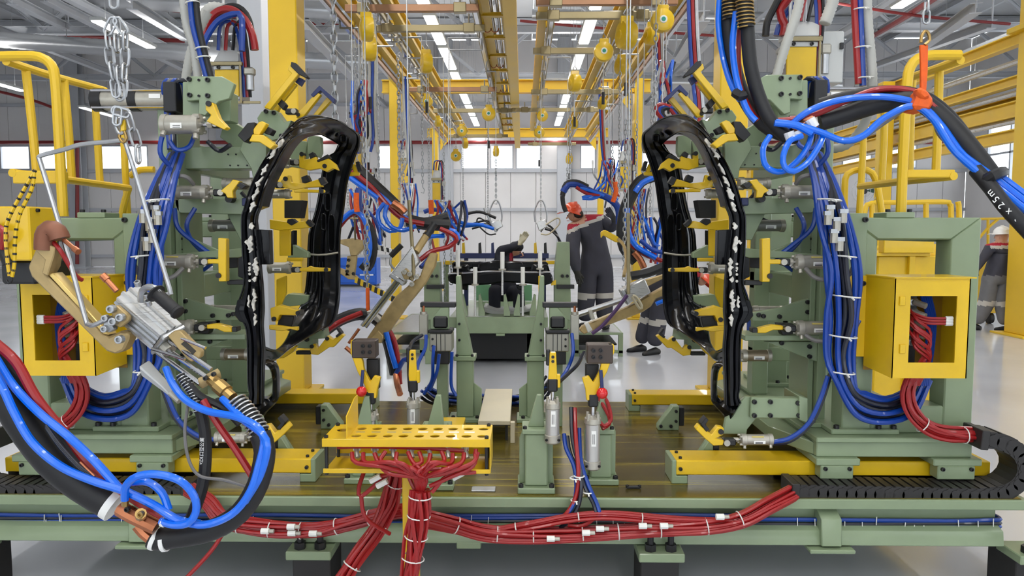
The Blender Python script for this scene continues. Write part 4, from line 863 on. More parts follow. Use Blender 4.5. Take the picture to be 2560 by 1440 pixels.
# rear inner posts with tapered sides and pin cylinders
for s in (0, 1):
    MIR[0] = bool(s); sd = 'left' if s else 'right'; Y = 4.55
    a = W(1332, 900, Y); t = T('tapered_post', 'tapered green rear post on the %s with a pin cylinder unit' % sd, 'post', 'tapered rear posts'); x = a.x
    zt = W(1330, 690, Y).z; zm = W(1330, 890, Y).z
    B().prism([(x - .03, Y, zm), (x + .07, Y, zm), (x + .07, Y, zt), (x + .045, Y, zt), (x + .03, Y, zt - .18)], (0, .1, 0)).o('tapered_shaft', GREEN, t, .004)
    bx('middle_flange', t, GREEN, x - .05, x + .085, Y - .02, Y + .12, zm - .03, zm, .004); bx('lower_shaft', t, GREEN, x - .035, x + .07, Y, Y + .1, ZP + .03, zm - .03, .006); bx('foot', t, GREEN, x - .1, x + .12, Y - .04, Y + .14, ZP + .003, ZP + .03, .004)
    for d in (-.06, .09): bolt(t, (x + d, Y - .02, ZP + .03), UP, .012)
    for d in (-.03, .065): bolt(t, (x + d, Y - .012, zm), UP, .009)
    for z in (.1, .2): bolt(t, (x + .05, Y, zm + z), FR, .008)
    B().prism([(x - .035, Y + .04, ZP + .03), (x - .085, Y + .04, ZP + .03), (x - .085, Y + .04, ZP + .2), (x - .035, Y + .04, ZP + .24)], (0, .02, 0)).o('gusset', GREEN, t, .002)
    # lateral unit: green bracket, black block, grey cylinders
    u = W(1395, 900, Y - .25); Yu = Y - .2; zb = W(1388, 870, Yu).z
    bx('unit_post', t, GREEN, u.x - .03, u.x + .035, Yu + .08, Yu + .16, ZP + .003, zb, .005)
    bx('square_cylinder', t, mat('satin valve body', (160, 158, 146), .35, .4), u.x - .07, u.x + .065, Yu - .02, Yu + .1, zb - .02, zb + .09, .006)
    for z in (zb + .015, zb + .055): bolt(t, (u.x + .045, Yu - .02, z), FR, .007)
    for xx in (-.03, -.005, .02): bx('groove', t, BLK, u.x + xx, u.x + xx + .004, Yu - .022, Yu - .018, zb - .015, zb + .085, 0)
    bx('slide_plate', t, BLK, u.x - .072, u.x + .07, Yu - .03, Yu + .1, zb + .09, zb + .11); bx('lower_plate', t, BLK, u.x - .05, u.x + .05, Yu + .0, Yu + .1, zb - .1, zb - .02)
    B().prism([(u.x - .05, Yu, zb + .11), (u.x + .06, Yu, zb + .11), (u.x + .06, Yu, zb + .17), (u.x + .0, Yu, zb + .24), (u.x - .05, Yu, zb + .24)], (0, .04, 0)).o('bracket', GREEN, t, .004)
    bx('black_block', t, BLK, u.x - .045, u.x + .04, Yu - .03, Yu, zb + .12, zb + .19, .01); bx('top_bar', t, BLK, u.x - .09, u.x + .12, Yu + .0, Yu + .06, zb + .24, zb + .27)
    bx('pin_cylinder', t, mat('satin valve body', (160, 158, 146)), u.x + .075, u.x + .125, Yu - .02, Yu + .03, zb + .05, zb + .2, .004); B().cyl((u.x + .1, Yu, zb + .2), (u.x + .1, Yu, zb + .215), .022, 12).o('pin_collar', ALU, t); B().cyl((u.x + .1, Yu, zb + .215), (u.x + .1, Yu, zb + .25), .008, 8).o('pin', COP, t)
    MIR[0] = False
# cable duct cover and small yellow cover
t = T('duct_cover', 'pale beige cable duct cover lying on the base between the posts', 'cover'); a = W(1195, 1058, 4.1); b = W(1276, 1058, 4.1)
bx('lid', t, BEIG, a.x, b.x, 4.1, 4.95, ZP + .1, ZP + .125, .003)
for y in (4.14, 4.86):
    for x in (a.x + .02, b.x - .03): bx('leg', t, BLK, x, x + .015, y, y + .03, ZP + .003, ZP + .1, 0)
bx('end_plate', t, BEIG, b.x, b.x + .025, 4.08, 4.12, ZP + .003, ZP + .12, .002)
t = T('small_cover', 'small sloped yellow cover behind the hose tray', 'cover'); a = W(1090, 1062, 3.95); b = W(1155, 1062, 3.95)
B().prism([(a.x, 3.95, ZP + .003), (a.x, 3.95, ZP + .12), (a.x, 4.2, ZP + .12), (a.x, 4.2, ZP + .003)], (b.x - a.x, 0, 0)).o('cover_body', YEL, t, .004); bolt(t, ((a.x + b.x) / 2, 3.95, ZP + .06), FR, .008)
# ================================================================ yellow hose tray on its pole
t = T('hose_tray', 'yellow perforated tray on a pole with red hoses plugged in underneath', 'tray')
Y0, Y1 = 2.75, 2.96; xa = W(805, 1098, Y0).x; xb = W(1224, 1103, Y0).x; zt = W(1000, 1098, Y0).z
dx = xa + .09
def holed(b, x0, x1, y0, y1, z, c, r, n=16):
    k = len(b.v); 
    for i in range(n):
        a = 2 * math.pi * i / n; ca, sa = math.cos(a), math.sin(a); m = max(abs(ca), abs(sa))
        ex = c[0] + (x1 - c[0] if ca > 0 else c[0] - x0) * ca / m; ey = c[1] + (y1 - c[1] if sa > 0 else c[1] - y0) * sa / m
        b.v += [V((ex, ey, z)), V((c[0] + r * ca, c[1] + r * sa, z)), V((c[0] + r * ca, c[1] + r * sa, z - .004))]
    for i in range(n): j = (i + 1) % n; b.f += [[k + 3 * i, k + 3 * j, k + 3 * j + 1, k + 3 * i + 1], [k + 3 * i + 1, k + 3 * j + 1, k + 3 * j + 2, k + 3 * i + 2]]
    # corners
    return b
b = B(); cw = (xb - dx) / 9
for i in range(9):
    for j in range(2): holed(b, dx + cw * i, dx + cw * (i + 1), Y0 + j * .105, Y0 + (j + 1) * .105, zt, (dx + cw * (i + .5), Y0 + .045 + j * .105), .0195)
holed(b, xa, dx, Y0, Y1, zt, (xa + .05, Y0 + .13), .026)
b.o('top', YEL, t, ang=20)
bx('front_lip', t, YEL, xa, xb, Y0 - .003, Y0, zt - .03, zt, .001); bx('end_lip', t, YEL, xb, xb + .003, Y0, Y1, zt - .13, zt, 0); bx('back_lip', t, YEL, xa, xb, Y1, Y1 + .003, zt - .12, zt, 0)
bx('lower_shelf', t, YEL, xa, xb, Y0 + .01, Y1, zt - .135, zt - .13, .001); bx('shelf_lip', t, YEL, xa, xa + .29, Y0 + .006, Y0 + .01, zt - .135, zt - .118, .001); bx('shelf_lip', t, YEL, xb - .1, xb, Y0 + .006, Y0 + .01, zt - .135, zt - .118, .001)
for x in (xa + .012, xb - .012):
    for y in (Y0 + .015, Y1 - .015): B().cyl((x, y, zt - .13), (x, y, zt), .007, 8).o('spacer', BLK, t); bolt(t, (x, y, zt), UP, .008); bolt(t, (x, y, zt - .135), -UP, .007)
B().prism([(dx, Y0 + .01, zt), (dx, Y0 + .01, zt + .085), (dx, Y1 - .06, zt + .125), (dx, Y1 - .01, zt + .125), (dx, Y1 - .01, zt)], (.004, 0, 0)).o('divider', YEL, t)
for i in range(4): x = dx + cw * (i + .3); bx('marking', t, ZNC, x, x + .035, Y0 + .093, Y0 + .102, zt, zt + .0008, 0)
for i in range(4, 8): x = dx + cw * (i + .3); bx('marking', t, LBL, x, x + .04, Y0 + .093, Y0 + .108, zt, zt + .0008, 0)
bx('marking', t, LBL, dx + cw * 7.1, dx + cw * 7.95, Y0 + .02, Y0 + .2, zt, zt + .0004, 0) if False else None
p = W(1027, 1200, 2.86); bx('pole', t, YEL, p.x - .03, p.x + .03, 2.83, 2.89, .03, zt - .135, .005); bx('pole_base', t, YEL, p.x - .12, p.x + .12, 2.74, 2.98, 0, .03)
for i in range(7):
    x = dx + cw * (i * 1.15 + .5); bx('bracket', t, WHT, x - .014, x + .014, Y0 + .05, Y0 + .055, zt - .06, zt - .035, 0); B().cyl((x, Y0 + .04, zt - .04), (x + .012, Y0 + .01, zt - .075), .009, 8).o('fitting', ALU, t)
fin(t); TX = (xa, xb, dx, cw, zt)
# hoses from the tray fittings into the bundle
t = T('tray_hoses', 'loose red hoses looping under the yellow tray', 'hoses'); J = (1052, 1215, 2.74)
rnd = random.Random(11)
for i in range(12):
    x0 = 880 + i * 28; y0 = 1132 + rnd.uniform(-4, 4); mx = (x0 + J[0]) / 2 + rnd.uniform(-20, 20)
    hose('hose', t, RED, [(x0, y0, 2.76), (x0 + rnd.uniform(-12, 12), y0 + 25, 2.73), (mx, 1150 + rnd.uniform(5, 35), 2.7 + rnd.uniform(-.02, .03)), (J[0] + rnd.uniform(-14, 14), 1200, 2.74), (J[0] - 6 + rnd.uniform(-12, 12), 1255, 2.76)], .0085)
for P in ([(845, 1118, 2.8), (920, 1116, 2.77), (1050, 1120, 2.78), (1170, 1128, 2.78)], [(1195, 1130, 2.76), (1180, 1160, 2.74), (1120, 1172, 2.72), (1000, 1170, 2.75), (900, 1155, 2.8)], [(1190, 1122, 2.76), (1182, 1165, 2.74), (1120, 1195, 2.73), (1075, 1215, 2.74)], [(917, 1160, 2.9), (897, 1220, 2.86), (903, 1240, 2.85), (935, 1215, 2.85), (955, 1195, 2.85), (990, 1178, 2.84)], [(903, 1240, 2.85), (908, 1280, 2.85), (925, 1305, 2.86), (975, 1335, 2.9)], [(1190, 1180, 2.76), (1120, 1190, 2.74), (1080, 1230, 2.74)], [(950, 1190, 2.83), (1010, 1180, 2.8), (1030, 1210, 2.78), (1045, 1240, 2.77)]): hose('hose', t, RED, P, .0085)
for x, y in ((938, 1197), (955, 1210), (1145, 1190)): a = W(x, y, 2.82); B().cyl(a - V((.02, 0, .01)), a + V((.02, 0, .012)), .012, 8).o('coupling', WHT, t)
rd = lambda n: [RED] * n
bundle('red_hose_bundle', 'thick red hose bundle tied along the yellow pole', [(1052, 1225, 2.75), (1047, 1290, 2.75), (1038, 1360, 2.75), (1026, 1430, 2.75), (1016, 1500, 2.75)], rd(22), .038, ties=(.08, .28, .45, .62, .82, .9), seed=2)
bundle('red_hose_bundle', 'red hose bundle falling from the base to the lower left of the pole', [(1000, 1165, 2.95), (985, 1220, 2.98), (968, 1270, 3.02), (935, 1335, 2.98), (890, 1400, 2.92), (840, 1480, 2.88)], rd(18), .034, ties=(.15, .5, .78), seed=3)
bundle('red_hose_bundle', 'red hose bundle hugging the base front on the left', [(470, 1222, 3.24), (520, 1255, 3.19), (560, 1300, 3.17), (660, 1322, 3.16), (780, 1326, 3.16), (870, 1310, 3.15), (950, 1290, 3.13), (1010, 1280, 3.1)], rd(20), .03, ties=(.3, .42, .55, .7, .85), seed=4)
bundle('red_hose_bundle', 'red hose bundle hugging the base front on the right', [(1060, 1290, 3.1), (1130, 1310, 3.13), (1230, 1336, 3.16), (1400, 1338, 3.17), (1600, 1326, 3.17), (1750, 1318, 3.17), (1850, 1298, 3.17), (1920, 1262, 3.2), (1980, 1232, 3.26)], rd(22), .03, ties=(.1, .2, .3, .42, .52, .62, .74, .84), seed=5)
bundle('red_hose_bundle', 'small red hose bundle above the large one right of the pole', [(1060, 1310, 3.14), (1200, 1330, 3.17), (1330, 1312, 3.17), (1420, 1296, 3.17), (1520, 1290, 3.17), (1680, 1302, 3.17), (1830, 1304, 3.17)], rd(7), .016, ties=(.3, .5, .7), seed=6)
for i, (x, y) in enumerate(((668, 1328), (735, 1333), (788, 1334), (733, 1317), (1470, 1332), (1505, 1322), (1612, 1315), (1665, 1315), (1382, 1347), (1805, 1292))):
    a = W(x, y, 3.12); o = T('hose_coupling', ['grey Y coupling at the left end of the red bundle', 'grey twin coupling in the left red bundle', 'grey coupling nearest the pole in the left red bundle', 'grey coupling above the twin one in the left red bundle', 'grey coupling low in the right red bundle', 'grey coupling beside the upright clamp hoses', 'grey coupling right of the hanging clamp hoses', 'grey coupling farthest along the right red bundle', 'grey coupling at the bottom edge of the right bundle', 'grey coupling on the black hose near the right chain'][i], 'coupling', 'hose couplings')
    B().cyl(a - V((.026, 0, 0)), a + V((.008, 0, 0)), .013, 10).o('body', WHT, o); B().cyl(a + V((.008, 0, 0)), a + V((.03, 0, 0)), .009, 8).o('collar', ALU, o)
hose('hose', None, RED, [(560, 1330, 3.12), (530, 1375, 3.1), (490, 1420, 3.05), (440, 1470, 3.0)], .009).name = 'red_hose'; tag(bpy.data.objects['red_hose'], 'single red hose dropping to the floor at the lower left', 'hose')
# blue and black hoses along the web
t = T('web_hoses', 'row of blue and black air hoses clipped along the base front', 'hoses')
for i, (y, m) in enumerate(((1292, DBL), (1299, DBK), (1307, DBL), (1316, DBK), (1323, DBL), (1331, DBL), (1338, DBK))):
    ph = i * 1.3; pts = [(x, y + 2.5 * math.sin(x / 140 + ph) + (x - 1300) * .0045, 3.285) for x in range(-60, 1180 if i < 7 else 600, 80)]; hose('hose', t, m, pts, .009, 6, step=.05)
for i, (y, m) in enumerate(((1288, DBL), (1296, DBL), (1305, DBK), (1345, DBL), (1350, DBL))):
    pts = [(x, y + 2 * math.sin(x / 150 + i) + (x - 1500) * .004, 3.28) for x in range(1080, 1900 if i < 3 else 1300, 80)]; hose('hose', t, m, pts, .009, 6, step=.05)
for i, (y, m) in enumerate(((1300, DBL), (1309, DBK), (1318, DBL))):
    pts = [(x, y + 2 * math.sin(x / 170 + i * 2), 3.285) for x in range(1840, 2480, 80)]; z = W(2480, y, 3.285).z; hose('hose', t, m, PS(pts) + [V((2.12, 3.287, z)), V((2.155, 3.29, z)), V((2.168, 3.31, z)), V((2.165, 3.4, z)), V((2.165, 3.7, z))], .0095, 6, step=.03, raw=True)
rnd = random.Random(4)
for i in range(46):
    x = rnd.uniform(0, 2490); y = 1305 + rnd.uniform(-8, 20) + (x - 1300) * .004; a = W(x, y, 3.272); B().beam(a + V((0, 0, .02)), a - V((rnd.uniform(-.004, .004), 0, .018)), .003, .003).o('cable_tie', WHT, t)
# hoses of the upright clamps on the right
t = T('clamp_hoses', 'blue, black and red hoses hanging from the right upright clamps to the base', 'hoses')
for P, m in (([(1410, 1085, 3.3), (1415, 1120, 3.26), (1436, 1170, 3.22), (1440, 1230, 3.2), (1425, 1275, 3.18), (1380, 1310, 3.2), (1310, 1330, 3.24)], DBL), ([(1418, 1090, 3.3), (1424, 1130, 3.26), (1444, 1180, 3.22), (1448, 1235, 3.2), (1436, 1285, 3.18), (1390, 1325, 3.2), (1330, 1338, 3.24)], DBK), ([(1437, 1020, 3.32), (1440, 1100, 3.24), (1446, 1180, 3.2), (1440, 1240, 3.19), (1415, 1285, 3.18), (1370, 1318, 3.2)], RED), ([(1428, 1018, 3.32), (1432, 1100, 3.25), (1452, 1190, 3.2), (1447, 1260, 3.18), (1420, 1305, 3.19)], DBK), ([(1448, 1070, 3.3), (1452, 1150, 3.24), (1470, 1210, 3.2), (1492, 1260, 3.18), (1498, 1290, 3.17), (1480, 1298, 3.2)], DBL), ([(1443, 1080, 3.3), (1446, 1150, 3.24), (1462, 1215, 3.2), (1485, 1262, 3.18), (1490, 1294, 3.17), (1470, 1302, 3.2)], DBK), ([(1500, 975, 3.5), (1520, 1010, 3.45), (1527, 1050, 3.4), (1510, 1065, 3.38), (1500, 1055, 3.38)], RED), ([(1492, 985, 3.5), (1522, 1040, 3.42), (1522, 1060, 3.4), (1505, 1072, 3.38)], RED), ([(1495, 1270, 3.18), (1480, 1300, 3.17), (1450, 1315, 3.17), (1420, 1312, 3.18)], RED)): hose('hose', t, m, P, .0095, 7)
for x, y in ((1438, 1195), (1440, 1250), (1470, 1230), (1448, 1190)): ring_tie(t, W(x, y, 3.2), UP, .022)
# air hoses behind the posts on the base
bundle('floor_hose_bundle', 'dark blue hose bundle lying behind the middle posts', [(1062, 975, 4.75), (1085, 990, 4.8), (1130, 1000, 4.97), (1200, 1004, 4.98), (1290, 1004, 4.98), (1345, 990, 4.9), (1372, 960, 4.7)], [DBL, DBK, DBK, DBK, DBL, DBK, DBL, DBK], .045, seed=8, r=.011, twist=3)
t = T('pin_unit_hoses', 'blue and black hoses on the left pin unit and clamp', 'hoses')
for P, m in (([(1085, 865, 4.3), (1082, 900, 4.26), (1080, 950, 4.28), (1060, 985, 4.3)], DBL), ([(1098, 885, 4.25), (1092, 930, 4.25), (1075, 975, 4.28)], DBL), ([(1055, 838, 4.25), (1028, 860, 4.1), (1022, 910, 3.9), (1024, 960, 3.7), (1030, 990, 3.6)], DBK), ([(1065, 838, 4.25), (1063, 870, 4.2), (1045, 910, 4.0), (1040, 960, 3.7)], DBL), ([(1130, 880, 4.3), (1128, 960, 4.3), (1140, 990, 4.3)], DBL), ([(1430, 835, 4.3), (1433, 880, 4.2), (1420, 920, 4.2), (1400, 950, 4.1)], DBL), ([(1460, 880, 4.3), (1445, 910, 4.2), (1420, 935, 4.1), (1398, 955, 4.0)], DBK)): hose('hose', t, m, P, .0105, 7)
# ================================================================ hoses on the carriages
def sidehoses(left):
    MIR[0] = left; sd = 'left' if left else 'right'
    t = T('carriage_hoses', 'dark blue and black hose bundle hanging down the %s carriage' % sd, 'hose bundle', 'carriage hose bundles'); rnd = random.Random(9)
    for i in range(11):
        o = i - 5 + rnd.uniform(-.8, .8); m = (DBL, DBL, DBK)[i % 3]; yy = 3.28 + .016 * (i % 4); jx = [rnd.uniform(-9, 9) for _ in range(6)]
        hose('hose', t, m, [(2032 + o * 3, 372 + abs(o) * 2, 3.5), (2062 + o * 5 + jx[0], 450, 3.42), (2086 + o * 6 + jx[1], 560, yy), (2104 + o * 6.5 + jx[2], 680, yy - .02), (2108 + o * 6.5 + jx[3], 790, yy), (2096 + o * 6 + jx[4], 890, yy + .02), (2112 + o * 4.5, 960 + o * 2, yy), (2150 + o * 2, 1012 - o * 5, yy + .02), (2215, 1028 - o * 5.5, yy + .05), (2275 - o * 2, 1005 - o * 5, yy + .08), (2305 - o * 4, 950, 3.38)], .0125, 8, step=.03)
    for y, x, r in ((500, 2074, .05), (640, 2104, .062), (740, 2112, .065), (840, 2106, .062), (930, 2104, .055)): ring_tie(t, W(x, y, 3.3), V((.1, 0, 1)), r)
    for k, (x, y) in enumerate(((2075, 530), (2092, 560), (2085, 590), (2099, 610), (2070, 545), (2108, 540))): a = W(x, y, 3.24); B().cyl(a + V((0, 0, .03)), a - V((0, 0, .03)), .017, 8).o('coupling', ALU, t); B().cyl(a + V((0, 0, .012)), a + V((0, 0, .03)), .021, 6).o('coupling_nut', ZNC, t)
    # hoses from single cylinders
    for P, m in (([(2082, 650, 3.42), (2100, 690, 3.36), (2120, 690, 3.34), (2138, 660, 3.34)], GRYC), ([(2014, 672, 3.4), (2040, 695, 3.35), (2080, 700, 3.33), (2105, 690, 3.33)], GRYC), ([(2080, 832, 3.42), (2105, 842, 3.36), (2130, 830, 3.34), (2148, 800, 3.34)], DBL), ([(2014, 838, 3.44), (2040, 852, 3.4), (2085, 852, 3.36), (2120, 840, 3.34)], GRYC), ([(1932, 1105, 3.36), (1975, 1095, 3.34), (2020, 1060, 3.33), (2050, 1000, 3.33), (2070, 940, 3.32)], DBL), ([(1930, 1110, 3.37), (1980, 1100, 3.34), (2030, 1055, 3.33), (2058, 995, 3.33), (2076, 935, 3.32)], DBK), ([(2044, 462, 3.5), (2030, 440, 3.46), (2005, 442, 3.46), (1990, 460, 3.5)], GRYC), ([(1960, 660, 3.9), (1990, 680, 3.9), (2010, 665, 3.95)], DBL), ([(2046, 485, 3.48), (2058, 520, 3.42), (2075, 570, 3.36)], DBL)): hose('hose', t, m, P, .0105, 7)
    for P, m in (([(2030, 300, 3.45), (2062, 330, 3.4), (2070, 380, 3.38), (2050, 410, 3.42)], DBL), ([(1985, 330, 3.5), (2000, 365, 3.45), (2030, 372, 3.42), (2048, 350, 3.42)], DBL), ([(1900, 360, 3.6), (1930, 375, 3.62), (1960, 350, 3.6)], DBK), ([(1990, 520, 3.58), (2010, 560, 3.55), (2000, 600, 3.58), (1960, 640, 3.6), (1930, 655, 3.6)], DBL), ([(2040, 520, 3.5), (2030, 570, 3.5), (1985, 610, 3.55), (1945, 640, 3.58)], DBL), ([(1880, 520, 3.9), (1900, 545, 3.85), (1935, 560, 3.85)], DBK), ([(1850, 700, 4.0), (1870, 760, 4.0), (1872, 840, 4.0)], DBL), ([(1890, 480, 4.1), (1860, 520, 4.1), (1850, 580, 4.15)], DBK)): hose('hose', t, m, P, .011, 7)
    # loops on top
    for k in range(4): hose('hose', t, (DBK, DBL, GRYC, DBL)[k], [(2006 + k * 9, 245, 3.6), (2010 + k * 9, 205, 3.58), (2030 + k * 10, 196, 3.56), (2042 + k * 9, 215, 3.56), (2046 + k * 6, 260, 3.58), (2040 + k * 4, 370, 3.52)], .012, 8)
    t2 = T('box_hose_bundle', 'red hose bundle leaving the %s yellow box towards the energy chain' % sd, 'hose bundle', 'box hose bundles')
    bundle('', '', [(2282, 930, 3.3), (2266, 985, 3.3), (2278, 1030, 3.3), (2318, 1070, 3.3), (2370, 1087, 3.3), (2440, 1088, 3.31)], rd(11), .03, ties=(.5, .85), par=t2, seed=12, r=.0085)
    MIR[0] = False
sidehoses(False); sidehoses(True)
# ================================================================ near left welding gun
G0 = 2.3
def H8(name, par, m, tops, bots, bev=.003): return B().hexa(PS(bots) + PS(tops)).o(name, m, par, bev)
def rod(name, par, m, a, b, r, n=10): return B().cyl(W(*a), W(*b), r, n).o(name, m, par)
def rods(name, par, m, pts, r, n=8): return B().tube([q for q in spline(PS(pts), .02)], r, n).o(name, m, par)
g = T('welding_gun', 'large aluminium and bronze spot welding gun hanging at the near left', 'welding gun')
tp = [(290, 743, 2.3), (347, 710, 2.37), (457, 810, 2.34), (403, 838, 2.27)]; bt = [(280, 792, 2.34), (337, 759, 2.41), (430, 845, 2.38), (377, 876, 2.31)]
H8('cylinder_body', g, ALW, tp[::-1], bt[::-1], .003)
for k in (.25, .5, .75):
    def lp(a, b, t): return tuple(a[i] + (b[i] - a[i]) * t for i in range(3))
    a = lp(tp[0], bt[0], k); b = lp(tp[3], bt[3], k); B().beam(W(a[0], a[1], a[2] - .004), W(b[0], b[1], b[2] - .004), .006, .008).o('body_groove', ZNC, g)
for k in (.3, .62):
    a = lp(tp[0], tp[1], k); b = lp(tp[3], tp[2], k); B().beam(W(*a) + V((0, -.002, .002)), W(*b) + V((0, -.002, .002)), .01, .012).o('body_rib', ALW, g)
H8('end_cap', g, ZNC, [(403, 838, 2.262), (460, 809, 2.335), (466, 818, 2.33), (408, 850, 2.255)][::-1], [(374, 878, 2.3), (430, 848, 2.375), (434, 856, 2.37), (378, 890, 2.295)][::-1], .004)
rod('rod_bush', g, ALU, (410, 862, 2.3), (425, 878, 2.29), .022)
for d in (0, 1, 2): rod('piston_rod', g, STL, (392 + d * 16, 880 - d * 14, 2.29), (500 + d * 14, 960 - d * 18, 2.25), .0075)
rod('guide_rod', g, STL, (380, 872, 2.28), (462, 898, 2.24), .005); rod('guide_rod', g, STL, (440, 840, 2.28), (514, 870, 2.25), .005)
plate('yoke', g, BRZ, [(418, 840), (436, 826), (450, 828), (502, 880), (500, 894), (478, 906), (466, 898)], 2.27, .03)
plate('yoke_gap_shade', g, mat('shadowed gap', (60, 56, 48), .7), [(452, 860), (462, 852), (490, 878), (482, 886)], 2.268, .004, 0)  # solid plate; the shade of the yoke opening is put into its colour
H8('end_block', g, BRZ, [(492, 945, 2.24), (545, 918, 2.27), (552, 930, 2.27), (500, 958, 2.24)][::-1], [(496, 962, 2.25), (548, 934, 2.28), (556, 946, 2.28), (504, 975, 2.25)][::-1])
for x, y in ((515, 945), (535, 935)): bolt(g, W(x, y, 2.24), FR, .007)
B().rev(W(528, 948, 2.26), W(590, 1002, 2.22), [(0, .018), (.03, .02), (.032, .024), (.07, .024), (.072, .018), (.1, .018)], 10).o('brass_adapter', BRS, g)
# C arm
arm_o = plate('c_arm', g, BRZ, [(68, 668), (77, 692), (265, 878), (288, 886), (308, 876), (323, 845), (320, 830), (300, 828), (273, 842), (257, 834), (115, 688), (127, 667), (134, 624), (100, 613), (88, 622)], 2.3, .055, .006)
plate('arm_face', arm_o, mat('machined brass face', (226, 196, 120), .3, .5, var=.08), [(120, 686), (132, 682), (262, 824), (272, 838), (257, 834)], 2.297, .05, .002)
plate('arm_tab', arm_o, BRZ, [(80, 618), (96, 602), (138, 618), (134, 640), (118, 690), (104, 684), (112, 650)], 2.285, .03, .003)
rods('copper_elbow', g, CBR, [(112, 625, 2.3), (113, 590, 2.3), (124, 574, 2.3), (142, 580, 2.3), (150, 598, 2.3)], .03, 12)
rod('electrode', g, COP, (160, 600, 2.29), (196, 630, 2.26), .007); rod('electrode_tip', g, COP, (186, 622, 2.268), (196, 630, 2.26), .01)
rod('upper_electrode', g, COP, (256, 688, 2.3), (292, 728, 2.3), .009); rod('electrode_tip', g, COP, (256, 688, 2.3), (268, 700, 2.3), .012)
hose('water_hose', g, RED, [(134, 606, 2.3), (150, 625, 2.29), (168, 655, 2.3), (190, 690, 2.32), (205, 700, 2.34)], .007)
plate('pivot_plate', g, BRZ, [(276, 775), (290, 762), (322, 790), (322, 802), (300, 820), (284, 812)], 2.27, .02)
for x, y in ((281, 772), (304, 793), (286, 803), (302, 848)): bolt(g, W(x, y, 2.266), FR, .013, ZNC)
plate('bail_clamp', g, ZNC, [(258, 800), (268, 790), (284, 824), (272, 832), (256, 826)], 2.262, .03); bolt(g, W(266, 795, 2.26), FR, .011, ZNC); bolt(g, W(264, 822, 2.26), FR, .011, ZNC)
# handle
rods('handle_bracket', g, ZNC, [(352, 752, 2.3), (356, 728, 2.28), (370, 718, 2.27), (388, 722, 2.26), (400, 735, 2.25)], .011, 10)
B().rev(W(386, 730, 2.26), W(460, 795, 2.22), [(0, .022), (.006, .03), (.01, .03), (.014, .02), (.1, .019), (.105, .023), (.112, .022), (.115, .012)], 14).o('handle_grip', RUB, g)
for x, y in ((345, 712), (368, 742), (372, 760)): bolt(g, W(x, y, 2.29), V((0, -.5, .8)), .01, ZNC)
# lower trigger unit
H8('trigger_unit', g, GRYP, [(345, 915, 2.3), (372, 898, 2.34), (418, 950, 2.32), (405, 968, 2.28)][::-1], [(352, 940, 2.32), (376, 915, 2.36), (450, 995, 2.32), (440, 1004, 2.29)][::-1], .005)
rod('cable_gland', g, ALU, (428, 982, 2.29), (450, 1002, 2.28), .012)
# bail of bent rod
rods('bail', g, ZNC, [(308, 350, 2.36), (280, 354, 2.36), (205, 361, 2.36), (160, 374, 2.36), (112, 386, 2.36), (98, 392, 2.36), (100, 402, 2.36), (118, 460, 2.35), (160, 600, 2.32), (212, 790, 2.28), (220, 810, 2.27), (234, 813, 2.26), (262, 800, 2.255)], .0075, 8)
rods('bail', g, ZNC, [(312, 352, 2.36), (340, 440, 2.36), (390, 610, 2.36), (424, 722, 2.35), (424, 734, 2.35), (406, 738, 2.35)], .0075, 8)
fin(g)
# chain tangle with a hook
LK = None
def nearchain(par, pts, L=.058, w=.026, r=.0043):
    global LK
    key = (L, w)
    b = B(); q = []
    for k in range(16):
        a = 2 * math.pi * k / 16; q.append(V(((L / 2 - w / 2) * (1 if math.cos(a) > 0 else -1) * (abs(math.cos(a)) > .05) + w / 2 * math.cos(a), w / 2 * math.sin(a), 0)))
    if LK is None or LK[0] != key: LK = (key, B().tube(q, r, 6, True).mesh('link')); LK[1].materials.append(ZNC)
    path = spline(PS(pts), .005); out = [path[0]]
    for p in path:
        if (p - out[-1]).length >= L * .82: out.append(p)
    for i in range(len(out) - 1):
        o = bpy.data.objects.new('link', LK[1]); COL.objects.link(o); o.parent = par; d = (out[i + 1] - out[i]).normalized(); e = basis(d)
        y = e[1] if i % 2 else e[2]; z = d.cross(y); o.matrix_basis = Matrix.Translation((out[i] + out[i + 1]) / 2) @ Matrix((d, y, z)).transposed().to_4x4()
t = T('tangled_chain', 'tangled steel chain holding the near left welding gun', 'chain')
for P in ([(284, -30, 2.36), (286, 52, 2.36)], [(285, 48, 2.36), (268, 70, 2.36), (276, 150, 2.35), (288, 215, 2.35), (298, 275, 2.35)], [(288, 48, 2.38), (292, 120, 2.37), (298, 200, 2.36), (302, 270, 2.35)], [(290, 48, 2.36), (312, 72, 2.36), (312, 150, 2.37), (308, 220, 2.36), (300, 270, 2.36)], [(284, 275, 2.34), (310, 265, 2.34), (322, 290, 2.34), (330, 320, 2.35), (344, 365, 2.36), (346, 432, 2.36)], [(296, 270, 2.34), (292, 310, 2.34), (306, 345, 2.35)]): nearchain(t, P)
rods('hook', t, ZNC, [(292, 285, 2.35), (290, 318, 2.35), (300, 334, 2.35), (309, 330, 2.35)], .006); plate('hook_tag', t, YEL, [(298, 300), (312, 298), (313, 326), (300, 330)], 2.345, .012)
rods('shackle', t, BRS, [(303, 326, 2.35), (298, 342, 2.35), (308, 356, 2.35), (316, 345, 2.35), (311, 328, 2.35)], .005)
